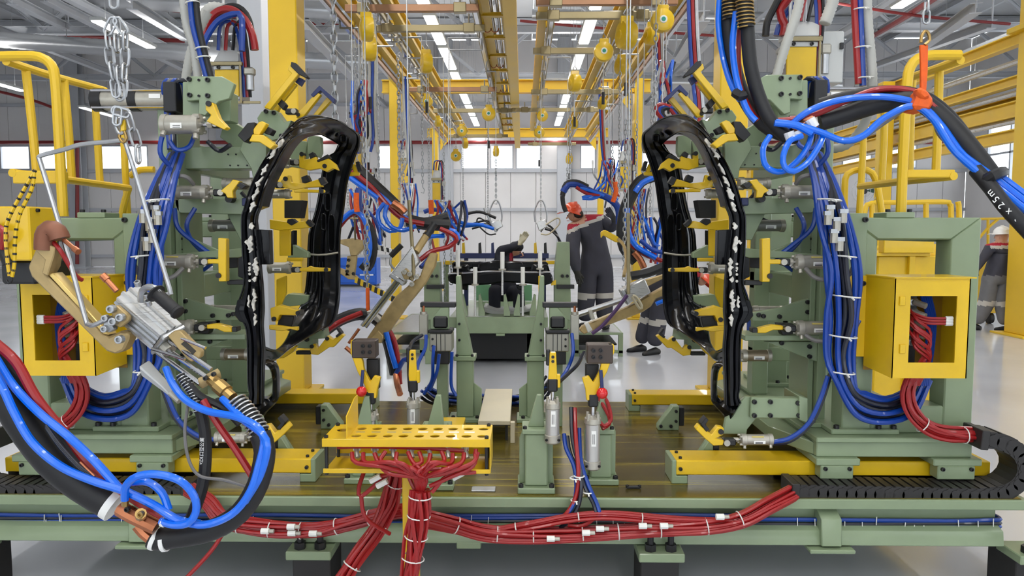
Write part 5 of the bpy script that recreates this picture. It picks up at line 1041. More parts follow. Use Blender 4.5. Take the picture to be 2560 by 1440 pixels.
# striped rope and its box
t = T('striped_rope', 'yellow and black striped rope hanging in two strands at the left edge', 'rope')
for P in ([(88, 425, 2.5), (62, 470, 2.5), (22, 545, 2.5), (14, 590, 2.5), (20, 665, 2.5), (24, 690, 2.5)], [(86, 425, 2.5), (80, 470, 2.5), (48, 540, 2.5), (38, 600, 2.5), (36, 660, 2.5), (30, 692, 2.5)]):
    q = spline(PS(P), .012); B().tube(q, .0062, 7).o('strand', YEL, t)
    for i in range(0, len(q) - 1, 2): B().tube([q[i], q[i].lerp(q[i + 1], .55)], .0066, 7).o('stripe', BLK, t)
rods('rope_hook', t, BLK, [(24, 680, 2.5), (30, 700, 2.5), (22, 708, 2.5), (16, 700, 2.5)], .004)
t = T('control_box', 'yellow control box with a slanted side at the left edge', 'box')
a = W(-60, 516, 3.0); b = W(78, 652, 3.0); bx('housing', t, YEL, a.x, b.x, 3.0, 3.18, b.z, a.z, .006); bolt(t, W(92, 526, 3.05) + V((.0, 0, 0)), V((1, 0, 0)), .008)
bx('mount', t, BLK, a.x + .05, b.x - .02, 3.05, 3.3, b.z - .1, b.z, .01); B().cyl(W(20, 660, 3.0), W(-20, 560, 2.99), .02, 10).o('cable_gland', BLK, t)
hose('cable', t, RED, [(-20, 560, 2.97), (10, 580, 2.95), (5, 620, 2.98)], .014)
# ================================================================ cables of the near left gun
t = T('gun_cables', 'thick black cable with blue and red hoses sweeping from the left edge', 'hoses')
hose('cable_sleeve', t, RUB, [(-60, 850, 2.2), (0, 950, 2.2), (55, 1050, 2.2), (130, 1150, 2.2), (210, 1215, 2.2), (288, 1262, 2.2)], .05, 14, step=.04)
hose('hose', t, BLU, [(-40, 890, 2.13), (7, 970, 2.13), (35, 1030, 2.13), (80, 1105, 2.13), (150, 1165, 2.13), (232, 1202, 2.13), (307, 1226, 2.13), (383, 1262, 2.12), (445, 1300, 2.12), (500, 1310, 2.13)], .0125, 10)
hose('hose', t, BLU, [(-20, 880, 2.16), (33, 963, 2.16), (98, 1032, 2.15), (172, 1092, 2.15), (232, 1148, 2.14), (275, 1195, 2.14), (302, 1226, 2.14)], .0125, 10)
hose('hose', t, RED, [(-20, 850, 2.18), (40, 905, 2.18), (88, 990, 2.18), (150, 1070, 2.18), (225, 1160, 2.17), (300, 1222, 2.17), (370, 1268, 2.15), (440, 1302, 2.15)], .015, 10)
hose('hose', t, RUB, [(-20, 870, 2.22), (60, 960, 2.2), (130, 1060, 2.18), (190, 1150, 2.17), (236, 1196, 2.17)], .018, 10)
for k in range(3): hose('wire', t, DBK, [(115, 1062 + 4 * k, 2.14), (150, 1110 + 5 * k, 2.14), (200, 1165 + 4 * k, 2.14), (236, 1190 + 3 * k, 2.14)], .004, 6)
hose('wire_end', t, COP, [(200, 1155, 2.135), (220, 1175, 2.135), (236, 1190, 2.135)], .003, 6)
hose('hose', t, BLU, [(312, 1250, 2.11), (315, 1215, 2.1), (345, 1190, 2.09), (395, 1186, 2.09), (450, 1202, 2.09), (485, 1240, 2.1), (490, 1280, 2.1), (470, 1308, 2.1), (430, 1312, 2.11), (402, 1302, 2.12)], .0115, 10)
hose('hose', t, BLU, [(330, 1205, 2.14), (370, 1205, 2.14), (405, 1232, 2.14), (422, 1275, 2.13)], .0115, 10)
hose('hose', t, BLU, [(440, 1300, 2.12), (510, 1312, 2.12), (580, 1285, 2.12), (625, 1230, 2.12), (648, 1160, 2.13), (660, 1100, 2.14), (640, 1065, 2.15), (590, 1042, 2.17), (520, 1028, 2.2), (465, 1000, 2.22), (432, 960, 2.24), (415, 920, 2.27)], .0115, 10)
hose('hose', t, BLU, [(612, 1255, 2.13), (650, 1190, 2.13), (668, 1120, 2.13), (655, 1085, 2.14), (610, 1050, 2.17), (575, 1015, 2.2), (556, 996, 2.22)], .0115, 10)
hose('power_cable', t, RUB, [(400, 1345, 2.17), (450, 1342, 2.17), (530, 1325, 2.17), (600, 1282, 2.17), (645, 1210, 2.17), (662, 1130, 2.18), (650, 1085, 2.19)], .032, 14, step=.03)
spring('spring_guard', t, ZNC, [(590, 1002, 2.22), (615, 1030, 2.21), (635, 1058, 2.2), (652, 1085, 2.19)], .03, .013, .003)
spring('spring_guard', t, ZNC, [(452, 938, 2.26), (475, 970, 2.25), (492, 1005, 2.24), (498, 1030, 2.23)], .017, .01, .002)
hose('control_cable', t, RUB, [(462, 950, 2.25), (500, 990, 2.24), (560, 1020, 2.23), (600, 1060, 2.22)], .012, 8)
hose('flat_cable', t, RUB, [(500, 1020, 2.24), (512, 1080, 2.24), (514, 1150, 2.23), (505, 1220, 2.21), (480, 1290, 2.19), (462, 1330, 2.18)], .018, 10)
cu = bpy.data.curves.new('print', 'FONT'); cu.body = 'KDI.口豆公業'; cu.size = .0145; cu.extrude = .0003
o = bpy.data.objects.new('tmp', cu); COL.objects.link(o); me = bpy.data.meshes.new_from_object(o); bpy.data.objects.remove(o); me.materials.clear(); me.materials.append(LBL)
o = bpy.data.objects.new('cable_print', me); COL.objects.link(o); o.parent = t; o.matrix_basis = Matrix.Translation(W(507, 1162, 2.212)) @ Euler((math.radians(90), math.radians(-86), 0)).to_matrix().to_4x4()
hose('strap', t, RED, [(508, 1000, 2.22), (545, 1060, 2.21), (590, 1125, 2.2), (640, 1205, 2.19)], .011, 8)
hose('control_cable', t, GRYC, [(470, 1010, 2.25), (462, 1080, 2.22), (472, 1150, 2.2), (500, 1190, 2.19), (560, 1200, 2.19), (628, 1220, 2.18)], .005, 7)
c = T('cable_connector', 'copper cable connector with white clamps at the lower left', 'connector')
rods('copper_body', c, COP, [(302, 1272, 2.16), (330, 1288, 2.15), (365, 1305, 2.15), (392, 1318, 2.15)], .024, 10)
rod('terminal', c, BRS, (352, 1290, 2.12), (352, 1284, 2.09), .016); bolt(c, W(354, 1284, 2.09), FR, .009, BRS); bolt(c, W(320, 1272, 2.13), FR, .008)
for a, b, r_ in (((276, 1254, 2.2), (292, 1264, 2.2), .0525), ((384, 1346, 2.17), (394, 1350, 2.17), .034), ((408, 1351, 2.17), (418, 1350, 2.17), .034), ((404, 1304, 2.12), (414, 1308, 2.12), .0135)): rod('hose_clamp', c, LBL, a, b, r_, 18)
rods('lower_lug', c, COP, [(345, 1312, 2.17), (360, 1330, 2.17), (378, 1345, 2.17)], .02, 10); rod('fitting', c, BRS, (313, 1246, 2.11), (313, 1262, 2.12), .01)
hose('cable_tail', c, RUB, [(378, 1345, 2.17), (400, 1352, 2.17), (440, 1345, 2.17)], .03, 12)
# ================================================================ cables over the right carriage, with the orange sling
t = T('sling_cables', 'arched bundle of black, blue and red cables held by the orange sling', 'hoses')
Yr = 2.9
hose('power_cable', t, RUB, [(2050, 305, 3.0), (2110, 288, 2.98), (2190, 262, 2.94), (2260, 252, 2.9), (2315, 262, 2.86), (2390, 330, 2.8), (2455, 410, 2.74), (2520, 500, 2.7), (2600, 600, 2.66)], .036, 14, step=.04)
hose('power_cable', t, RUB, [(2050, 262, 3.05), (2130, 240, 3.0), (2210, 230, 2.95), (2300, 240, 2.9), (2370, 290, 2.85), (2440, 380, 2.79), (2510, 470, 2.74), (2600, 570, 2.7)], .026, 12, step=.04)
for P in ([(1960, 330, 2.98), (2010, 285, 2.95), (2070, 258, 2.92), (2140, 244, 2.9), (2220, 243, 2.87), (2300, 262, 2.84), (2350, 310, 2.8), (2400, 378, 2.76), (2440, 412, 2.72), (2480, 440, 2.69), (2520, 472, 2.66), (2570, 510, 2.64), (2610, 540, 2.62)], [(1940, 305, 2.95), (1990, 312, 2.92), (2050, 330, 2.9), (2110, 352, 2.88), (2160, 338, 2.86), (2210, 295, 2.85), (2280, 265, 2.83), (2330, 295, 2.8), (2380, 370, 2.75), (2430, 418, 2.71), (2470, 450, 2.68), (2512, 484, 2.65), (2560, 522, 2.63), (2610, 556, 2.61)], [(2310, 270, 2.86), (2370, 340, 2.8), (2425, 396, 2.75), (2485, 430, 2.71), (2530, 462, 2.68), (2580, 500, 2.66), (2610, 524, 2.64)]): hose('hose', t, BLU, P, .0125, 10)
for P in ([(1916, 302, 3.0), (1970, 300, 2.98), (2040, 285, 2.97), (2120, 250, 2.94), (2190, 225, 2.92), (2260, 224, 2.9), (2320, 245, 2.87), (2390, 310, 2.82), (2450, 395, 2.77), (2520, 470, 2.72), (2600, 560, 2.68)], [(2310, 248, 2.84), (2375, 300, 2.8), (2440, 390, 2.75), (2500, 455, 2.71), (2590, 540, 2.67)]): hose('hose', t, RED, P, .012, 10)
hose('control_cable', t, GRYC, [(2110, 358, 2.9), (2150, 350, 2.9), (2210, 310, 2.9), (2260, 275, 2.88)], .006, 7); hose('control_cable', t, GRYC, [(2335, 300, 2.82), (2350, 340, 2.8), (2400, 385, 2.78)], .007, 7)
B().rev(W(2460, 460, 2.72), W(2515, 430, 2.72), [(0, .06)] * 1 + [(.0, .055), (.05, .055)], 12).o('velcro_band', BLK, t) if False else rods('velcro_band', t, BLK, [(2462, 450, 2.68), (2480, 440, 2.655), (2500, 432, 2.67), (2508, 430, 2.7)], .02, 8)
hose('power_cable', t, RUB, [(2440, 425, 2.72), (2478, 470, 2.66), (2512, 515, 2.62), (2550, 556, 2.6), (2600, 610, 2.58)], .026, 12)
# printed text on the cable
for ch, x, y in (('m', 2549, 548), ('x', 2526, 524), ('2', 2509, 508), ('5', 2496, 493), ('m', 2482, 479)):
    cu = bpy.data.curves.new('print', 'FONT'); cu.body = ch; cu.size = .034; cu.align_x = 'CENTER'; cu.extrude = .0004
    o = bpy.data.objects.new('tmp', cu); COL.objects.link(o); me = bpy.data.meshes.new_from_object(o); bpy.data.objects.remove(o); me.materials.clear(); me.materials.append(LBL)
    o = bpy.data.objects.new('cable_print', me); COL.objects.link(o); o.parent = t; o.matrix_basis = Matrix.Translation(W(x, y, 2.585)) @ Euler((math.radians(90), math.radians(-134), 0)).to_matrix().to_4x4()
s = T('orange_sling', 'orange webbing sling on a chain lifting the right cables', 'sling')
plate('strap', s, ORG, [(2301, 112), (2321, 112), (2320, 175), (2316, 235), (2302, 235), (2303, 170)], 2.87, .012, .002)
plate('strap_loop', s, ORG, [(2300, 222), (2318, 222), (2340, 250), (2326, 278), (2284, 270), (2296, 238)], 2.8, .11, .012); plate('strap_knot', s, ORG, [(2298, 215), (2322, 225), (2332, 242), (2310, 250), (2296, 236)], 2.79, .05, .01)
rods('carabiner', s, BRS, [(2302, 106, 2.87), (2304, 90, 2.87), (2312, 78, 2.87), (2320, 82, 2.87), (2324, 100, 2.87), (2312, 112, 2.87)], .006)
nearchain(s, [(2318, -30, 2.88), (2316, 40, 2.88), (2314, 84, 2.88)], .05, .024, .0042)
# black hoses coming down from the top right
t = T('overhead_cables', 'pair of thick black cables with spring guards falling from the top right', 'hoses')
hose('power_cable', t, RUB, [(1818, -40, 3.1), (1822, 60, 3.1), (1832, 150, 3.1), (1852, 225, 3.08), (1890, 290, 3.05), (1930, 325, 3.02), (1970, 338, 3.0)], .03, 14, step=.03)
hose('power_cable', t, RUB, [(1862, -40, 3.0), (1868, 60, 3.0), (1876, 160, 3.0), (1895, 235, 3.0), (1925, 300, 2.98), (1965, 340, 2.97), (1990, 342, 2.97)], .027, 14, step=.03)
spring('spring_guard', t, BRS, [(1826, -40, 3.08), (1827, 0, 3.08), (1829, 48, 3.08)], .035, .014, .0035); spring('spring_guard', t, BRS, [(1860, -40, 2.99), (1862, 20, 2.99), (1866, 70, 2.99)], .033, .014, .0035)
hose('hose', t, BLU, [(1800, -20, 3.1), (1796, 60, 3.1), (1805, 130, 3.1), (1820, 190, 3.07), (1838, 232, 3.03), (1850, 250, 3.03)], .012, 10); hose('hose', t, BLU, [(1840, 30, 3.02), (1832, 110, 3.02), (1838, 180, 3.02), (1852, 235, 3.0), (1870, 280, 2.98), (1890, 302, 2.97)], .013, 10)
hose('hose', t, RED, [(1848, 70, 3.05), (1846, 150, 3.05), (1852, 220, 3.04), (1876, 275, 3.02), (1895, 300, 3.02)], .011, 8)
rods('velcro_band', t, BLK, [(1838, 232, 3.0), (1850, 240, 2.98), (1858, 238, 2.99)], .02, 8)
hose('hose', t, BLU, [(1925, 340, 2.94), (1908, 370, 2.92), (1912, 410, 2.92), (1935, 428, 2.92), (1965, 425, 2.92), (2000, 395, 2.93), (2022, 360, 2.93), (2030, 330, 2.94)], .0115, 10)
hose('hose', t, BLU, [(2005, 340, 2.9), (1975, 352, 2.89), (1958, 390, 2.88), (1962, 418, 2.88), (1985, 428, 2.88), (2020, 405, 2.89), (2050, 360, 2.9), (2060, 330, 2.92)], .0115, 10)
hose('hose', t, BLU, [(1936, 308, 2.92), (1990, 315, 2.91), (2030, 335, 2.9)], .012, 10)
rods('copper_joint', t, COP, [(1985, 335, 2.97), (2010, 318, 2.97), (2035, 306, 2.97)], .03, 10)
for a, b in (((2024, 298), (2036, 318)), ((1972, 330), (1978, 348)), ((1990, 328), (1996, 342))): rod('hose_clamp', t, LBL, (a[0], a[1], 2.93), (b[0], b[1], 2.93), .02)
# ================================================================ transformers hanging from the rails
def transformer(x0, y0, x1, y1, Y, lab, cab=None, sideR=True, far=True):
    "yellow cover from px,py to px,py; head box above; hangers to the rail"
    t = T('weld_transformer', lab, 'transformer', 'hanging weld transformers'); a = W(x0, y0, Y); b = W(x1, y1, Y); w = b.x - a.x; h = a.z - b.z
    B().box(a.x, b.x, Y, Y + .02, b.z, a.z).o('cover', YEL, t, .004); bx('core', t, ZNC, a.x + .01, b.x - .005, Y + .02, Y + .22, b.z - .02, a.z + .02, .006)
    bx('head_plate', t, GRYP, a.x - .005, b.x + .005, Y - .005, Y + .22, a.z, a.z + h * .14, .003)
    for q in (.2, .8): bolt(t, (a.x + w * q, Y - .005, a.z + h * .07), FR, .012)
    bx('cross_strap', t, CBAR, a.x - .02, b.x + .03, Y - .02, Y + .01, a.z + h * .14, a.z + h * .28, .003)
    B().prism([(a.x + .0, Y - .02, a.z + h * .28), (b.x + .005, Y - .02, a.z + h * .28), (b.x + .005, Y - .02, a.z + h * .6), (b.x - .02, Y + .04, a.z + h * .75), (a.x + .02, Y + .04, a.z + h * .75)], (0, .2, 0)).o('head_box', GRYP, t, .005)
    zt = a.z + h * .75; c = (a.x + b.x) / 2
    for s_ in (-.05, .05): B().cyl((c + s_, Y + .1, zt), (c + s_, Y + .1, max(3.8, zt + .1)), .012, 6).o('hanger_rod', ZNC, t)
    to_rail(t, V((c, Y + .1, max(3.78, zt + .08))), 'trolley_strut'); B().box(c - .06, c + .06, Y + .09, Y + .11, max(3.76, zt + .06), max(3.8, zt + .1)).o('hanger_bar', ZNC, t)
    for k, m in enumerate((DBL, RED, RUB)): B().tube(spline([V((c - .06 + .05 * k, Y + .02, zt)), V((c - .03 + .05 * k, Y, zt + .16)), V((c + .06 + .03 * k, Y, zt + .17)), V((c + .1 + .02 * k, Y + .02, zt - .02)), V((c + .1 + .02 * k, Y + .05, b.z))], .03), .012, 6).o('hose', m, t)
    bx('filter_unit', t, ALU, b.x + .03, b.x + .1, Y, Y + .06, a.z - h * .2, a.z + h * .1, .01); B().cyl((b.x + .065, Y + .03, a.z - h * .75), (b.x + .065, Y + .03, a.z - h * .2), .028, 12).o('filter_bowl', ZNC, t)
    B().cyl((b.x + .015, Y - .01, b.z - .05), (b.x + .015, Y - .01, a.z + h * .3), .008, 8).o('pipe', CBAR, t)
    B().box(a.x - .03, b.x + .14, Y + .0, Y + .015, b.z - .05, b.z - .035).o('lower_bar', CBAR, t)
    if cab: p = W(cab[0], cab[1], Y); q = W(cab[2], cab[3], Y); bx('cabinet', t, GRYP, p.x, q.x, Y + .02, Y + .3, q.z, p.z, .006); bx('cabinet_lock', t, BLK, q.x - .03, q.x - .01, Y + .0, Y + .02, p.z - .12, p.z - .08, 0)
    return t
transformer(1968, 117, 2040, 205, 5.1, 'weld transformer with a yellow cover and grey cabinet above the right carriage', (2050, 76, 2110, 205))
transformer(536, 174, 598, 240, 5.1, 'weld transformer with a yellow cover above the left carriage')
for a in ((874, 350, 904, 424, 8.6, 'weld transformer seen just right of the left body side'), (1003, 409, 1021, 457, 14, 'weld transformer with a yellow cover beyond the middle left gun'), (1081, 457, 1101, 499, 14.5, 'weld transformer with an orange sling over the rear station, left'), (1506, 452, 1528, 490, 13, 'weld transformer behind the worker in the orange helmet'), (1551, 417, 1575, 470, 11.5, 'weld transformer with a rounded yellow cover near the right body side')): transformer(*a)
# conduits and supply hoses at the top, left and right
def supply(lab, items):
    t = T('supply_hoses', lab, 'hoses')
    for kind, m, P, r in items: (corr('conduit', t, m, P, r, .011, .12) if kind == 'c' else hose('hose', t, m, P, r, 10))
    return t
t = supply('grey conduit with blue, black and red hoses falling behind the left head plate', [('c', GRYH, [(455, -30, 3.75), (466, 60, 3.75), (484, 120, 3.75), (497, 210, 3.75)], .022), ('c', GRYH, [(520, 30, 3.85), (495, 80, 3.85), (475, 140, 3.85), (462, 210, 3.85)], .024), ('h', DBL, [(474, -30, 3.7), (482, 60, 3.7), (500, 130, 3.7), (522, 215, 3.7)], .015), ('h', RUB, [(488, -30, 3.7), (496, 60, 3.7), (514, 140, 3.7), (536, 225, 3.7)], .015), ('h', RED, [(516, 150, 3.75), (530, 195, 3.75), (545, 235, 3.75)], .012)])
for x, y in ((481, 8), (505, 122), (508, 145)): ring_tie(t, W(x, y, 3.7), V((.2, 0, -1)), .034)
supply('arched red, blue and black hoses over the left transformer', [('h', RED, [(505, 100, 5), (520, 55, 5), (545, 28, 5), (580, 24, 5), (612, 48, 5), (632, 90, 5), (638, 125, 5)], .024), ('h', RUB, [(500, 110, 5.05), (520, 60, 5.05), (560, 22, 5.05), (595, 18, 5.05), (622, 50, 5.05), (634, 125, 5.05)], .022), ('h', DBL, [(506, 118, 4.95), (524, 80, 4.95), (548, 50, 4.95), (585, 35, 4.95), (604, 45, 4.95), (605, 128, 4.95)], .02), ('c', GRYH, [(498, 90, 5.1), (510, 45, 5.1), (530, 22, 5.1), (560, 25, 5.1)], .045)])
supply('grey conduit beside the yellow cover of the right transformer', [('c', GRYH, [(2004, -30, 3.8), (1990, 40, 3.8), (1962, 120, 3.8), (1940, 195, 3.8)], .025), ('c', GRYH, [(2090, -30, 5.0), (2080, 10, 5.0), (2062, 60, 5.0)], .04), ('h', RED, [(1985, -20, 5.2), (1950, 28, 5.2), (1962, 62, 5.2), (1958, 90, 5.2)], .028), ('h', RUB, [(1955, -20, 5.2), (1935, 20, 5.2), (1918, 55, 5.2), (1914, 90, 5.2)], .024), ('h', DBL, [(1985, 10, 5.25), (1955, 50, 5.25), (1942, 90, 5.25)], .024)])
t = supply('straight red and blue hoses with a grey conduit at the upper right', [('h', RED, [(2134, -30, 3.7), (2138, 60, 3.7), (2146, 210, 3.7)], .016), ('h', DBL, [(2148, -30, 3.7), (2151, 60, 3.7), (2157, 215, 3.7)], .016), ('c', GRYH, [(2166, -30, 3.7), (2170, 60, 3.7), (2178, 150, 3.7), (2180, 215, 3.7), (2165, 300, 3.75), (2120, 360, 3.8), (2070, 375, 3.85)], .024)])
for x, y in ((2152, 25), (2156, 120), (2162, 196)): ring_tie(t, W(x, y, 3.7), UP, .04)
# hanging vertical hoses over the line
for i, (P, ms, lab) in enumerate((([(1722, 30, 6.2), (1726, 120, 6.2), (1732, 200, 6.2), (1740, 290, 6.2)], (DBL, RED, ZNC), 'red and blue hoses hanging left of the right locators'), ([(1640, 120, 8), (1644, 200, 8), (1650, 290, 8)], (DBL, RED, ZNC), 'far red and blue hoses hanging near the right rail'), ([(924, 180, 8), (922, 260, 8), (926, 340, 8)], (GRYH, DBL, GRYH), 'grey conduit and blue hose hanging behind the left body side'), ([(1010, 250, 11), (1014, 330, 11), (1018, 400, 11)], (GRYH, DBL, ZNC), 'grey conduit hanging to the second left transformer'), ([(1500, 280, 12), (1504, 370, 12), (1512, 440, 12)], (DBL, RED, GRYH), 'hoses hanging to the transformer behind the worker'))):
    t = T('drop_hoses', lab, 'hoses', 'hoses dropping from the rails')
    to_rail(t, W(P[0][0], 578 - 2.25 * F / P[0][2], P[0][2]))
    for k, m in enumerate(ms): hose('hose', t, m, [(P[0][0] - 2 + k * 60 / P[0][2], 578 - 2.3 * F / P[0][2], P[0][2])] + [(x + k * 60 / y_, y, y_) for x, y, y_ in P] + [(P[-1][0] + (k - 1) * 18, P[-1][1] + 40, P[-1][2])], .016, 7, step=.1)
for i, (P, lab) in enumerate((([(1660, 300, 6.5), (1640, 275, 6.5), (1650, 262, 6.5), (1672, 268, 6.5), (1690, 290, 6.5)], 'coil of red and blue hoses above the right body side'), ([(895, 330, 8.2), (885, 300, 8.2), (893, 288, 8.2), (905, 300, 8.2), (905, 340, 8.2)], 'blue hose arch on the transformer beside the left body side'))):
    t = T('hose_coil', lab, 'hoses')
    to_rail(t, W(P[2][0] + 6, P[2][1] + 4, P[2][2]))
    for k, m in enumerate((RED, DBL, RUB)): hose('hose', t, m, [(x + 7 * k, y + 4 * k, Y) for x, y, Y in P], .022, 8)
# ================================================================ yellow guard cages on the carriages
def tubes(t, lst, r=.019):
    for P in lst: B().tube(spline(PS(P), .05), r, 10).o('tube', YELR, t)
t = T('guard_cage', 'yellow tube guard cage standing on the left carriage frame', 'guard', 'yellow guard cages')
tubes(t, [[(-40, 142, 3.5), (60, 140, 3.5), (100, 143, 3.5), (128, 162, 3.5), (138, 200, 3.5), (146, 320, 3.5), (152, 430, 3.5), (158, 541, 3.5)]], .023)
tubes(t, [[(15, 153, 3.5), (130, 190, 3.85), (262, 226, 4.35)], [(64, 172, 3.65), (80, 310, 3.65), (92, 434, 3.65)], [(160, 200, 3.95), (172, 330, 3.95), (180, 452, 3.95)], [(236, 224, 4.25), (243, 340, 4.25), (250, 455, 4.25)], [(30, 432, 3.5), (170, 450, 3.9), (322, 470, 4.5)], [(308, 330, 4.5), (314, 440, 4.5), (320, 545, 4.62)], [(325, 440, 4.6), (350, 425, 4.6), (385, 424, 4.6)], [(322, 470, 4.5), (310, 510, 4.55), (303, 545, 4.6)]], .02)
t_ = W(30, 432, 3.5); bx('step', t, YELR, t_.x, W(152, 432, 3.5).x, 3.5, 3.56, t_.z - .05, t_.z + .01, .004)
t = T('guard_cage', 'yellow tube guard cage standing on the right carriage frame', 'guard', 'yellow guard cages')
tubes(t, [[(2400, 138, 3.5), (2330, 138, 3.5), (2295, 146, 3.5), (2275, 170, 3.5), (2268, 210, 3.5), (2260, 340, 3.5), (2252, 541, 3.5)]], .023)
tubes(t, [[(2402, 150, 3.5), (2340, 172, 3.7), (2275, 194, 4.0)], [(2348, 172, 3.7), (2345, 300, 3.7), (2340, 425, 3.7)], [(2281, 192, 4.0), (2276, 320, 4.0), (2274, 430, 4.0)], [(2212, 230, 4.35), (2210, 340, 4.35), (2204, 450, 4.35)], [(2160, 260, 4.6), (2158, 360, 4.6), (2148, 545, 4.6)], [(2385, 440, 3.5), (2270, 452, 3.85), (2150, 466, 4.5)], [(2112, 545, 4.65), (2112, 470, 4.65), (2118, 436, 4.65), (2150, 424, 4.65), (2180, 432, 4.65), (2194, 470, 4.65), (2206, 545, 4.65)]], .02)
a = W(2264, 424, 3.5); b = W(2388, 444, 3.5); bx('step', t, YELR, a.x, b.x, 3.5, 3.56, b.z, a.z, .004)
# ================================================================ yellow steelwork on the far right
t = T('yellow_gantry', 'tall yellow gantry column and long beams at the right edge', 'gantry')
bx('column', t, YELR, 7.78, 8.4, 11.5, 12.0, .03, 6.2, .01); bx('column_base', t, YELR, 7.65, 8.5, 11.35, 12.15, 0, .03); bx('column_flange', t, YELR, 7.65, 8.5, 11.42, 12.1, 4.75, 4.83)
for i, (x, z, h) in enumerate(((7.95, 4.72, .2), (7.95, 4.06, .16), (8.0, 3.62, .26), (8.0, 3.2, .2), (8.3, 3.85, .1))): ibeam('beam', t, YELR, (x, 12, z), (x, 32, z), .16, h)
for y in (16, 20, 25): bx('column', t, YELR, 7.6, 7.85, y, y + .25, .03, 4.8); bx('column_base', t, YELR, 7.5, 7.95, y - .1, y + .35, 0, .03, 0)
for z in (4.4, 3.9, 3.45): B().cyl((8.05, 12.2, z), (8.05, 30, z), .05, 8).o('light_pipe', ALW, t)
t = T('safety_railing', 'yellow tube railing beyond the right guard cage', 'railing')
tubes(t, [[(2160, 545, 8), (2164, 520, 8), (2180, 508, 8), (2270, 506, 8), (2360, 505, 8), (2374, 512, 8), (2378, 560, 8), (2380, 957, 8)], [(2395, 504, 8), (2398, 560, 8), (2400, 957, 8)], [(2315, 508, 8), (2316, 957, 8)], [(2180, 508, 8), (2182, 957, 8)], [(2160, 620, 8), (2380, 620, 8)]], .028)
t = T('safety_railing', 'thin yellow stair railing beside the worker in the white helmet', 'railing')
tubes(t, [[(2440, 548, 14), (2520, 546, 14)], [(2440, 605, 14), (2470, 570, 14), (2495, 548, 14)], [(2470, 548, 14), (2470, 600, 14), (2470, 796, 14)], [(2445, 600, 14), (2445, 796, 14)]], .025)
t = T('yellow_machine', 'yellow machine block seen through the right carriage frame', 'machine')
a = W(2195, 640, 6.4); b = W(2370, 700, 6.4); bx('body', t, YEL, a.x, b.x, 6.4, 7.4, 0, a.z, .01); bx('lid', t, YEL, a.x - .05, a.x + .42, 6.35, 7.2, a.z, a.z + .03, .004); bx('ledge', t, YEL, a.x, a.x + .42, 6.3, 6.4, a.z + .03, a.z + .14, .004); bx('rib', t, YEL, a.x + .25, a.x + .3, 6.36, 6.4, .2, a.z, .003); bx('upper_block', t, YEL, b.x - .22, b.x, 6.6, 7.0, a.z, a.z + .1, .003)
t = T('yellow_cart', 'yellow cart behind the worker in the white helmet', 'cart'); a = W(2445, 600, 13.2); b = W(2462, 700, 13.2); bx('body', t, YEL, a.x, b.x + .2, 13.2, 13.8, .3, 1.2, .01); bx('frame', t, YEL, a.x - .1, b.x + .3, 13.2, 13.8, .2, .3); 
for x in (a.x, b.x + .15): B().cyl((x, 13.3, .1), (x + .06, 13.3, .1), .1, 12).o('wheel', RUB, t)
t = T('pedestal_fan', 'round wire pedestal fan beyond the right guard cage', 'fan'); c = W(2162, 478, 16)
for r_ in (.12, .2, .27): B().tube([c + V((r_ * math.cos(q), 0, r_ * math.sin(q))) for q in [2 * math.pi * k / 24 for k in range(24)]], .006, 5, True).o('guard_ring', ZNC, t)
for k in range(3): q = 2 * math.pi * k / 3; B().prism([c + V((.03 * math.cos(q + .5), .02, .03 * math.sin(q + .5))), c + V((.22 * math.cos(q + .3), .02, .22 * math.sin(q + .3))), c + V((.22 * math.cos(q - .2), .02, .22 * math.sin(q - .2)))], (0, .01, 0)).o('blade', mat('dark green blade', (30, 70, 60), .5), t)
B().cyl(c, c + V((0, .2, 0)), .06, 12).o('motor', BLK, t); B().cyl(c + V((0, .2, 0)), c + V((0, .2, -1.6)), .03, 8).o('pole', ZNC, t); B().cyl(c + V((0, .2, -1.6)), (c.x, c.y + .2, 0), .03, 8).o('pole', ZNC, t); bx('fan_base', t, BLK, c.x - .25, c.x + .25, c.y - .05, c.y + .45, 0, .04)
t = T('blue_cabinet', 'bright blue tool cabinet on the floor beyond the left body side', 'cabinet'); a = W(845, 645, 22); b = W(942, 706, 22); mb = mat('blue cabinet paint', (10, 86, 190), .4); bx('body', t, mb, a.x, b.x, 22, 22.6, .06, a.z, .01); bx('plinth', t, BLK, a.x + .03, b.x - .03, 22.04, 22.56, 0, .06); bx('label_plate', t, LBL, b.x - .5, b.x - .1, 21.98, 22, .3, .45, 0)
for k in range(3): bx('drawer', t, mb, a.x + .04, b.x - .04, 21.97, 22, .12 + .25 * k, .33 + .25 * k, .006)
# ================================================================ middle guns
def sleeves(lab, items, name='gun_cable_bundle'):
    t = T(name, lab, 'hoses')
    for m, P, r in items: hose('cable', t, m, P, r, 10, step=.04)
    return t
Yg = 5.7
g = T('welding_gun', 'bronze spot welding gun slanting down in the middle left', 'welding gun')
plate('c_arm', g, BRZ, [(914, 850), (988, 742), (1030, 706), (1050, 690), (1062, 655), (1075, 632), (1092, 634), (1088, 665), (1066, 706), (1016, 768), (960, 850)], Yg + .02, .09, .008)
H8('cylinder_body', g, ALW, [(975, 686, Yg - .05), (1030, 615, Yg - .05), (1048, 640, Yg + .05), (1000, 706, Yg + .05)], [(975, 692, Yg - .0), (1030, 622, Yg - .0), (1048, 660, Yg + .14), (1008, 712, Yg + .14)], .006)
plate('cylinder_side', g, ALW, [(974, 686), (1030, 614), (1047, 655), (1006, 710)], Yg - .04, .12, .008); plate('end_cap', g, ZNC, [(970, 690), (980, 682), (1012, 704), (1006, 716)], Yg - .06, .16, .008)
for d in (0, 9): rod('piston_rod', g, STL, (990 + d, 702 + d * .4, Yg - .05), (905 + d, 815 + d * .3, Yg - .05), .015)
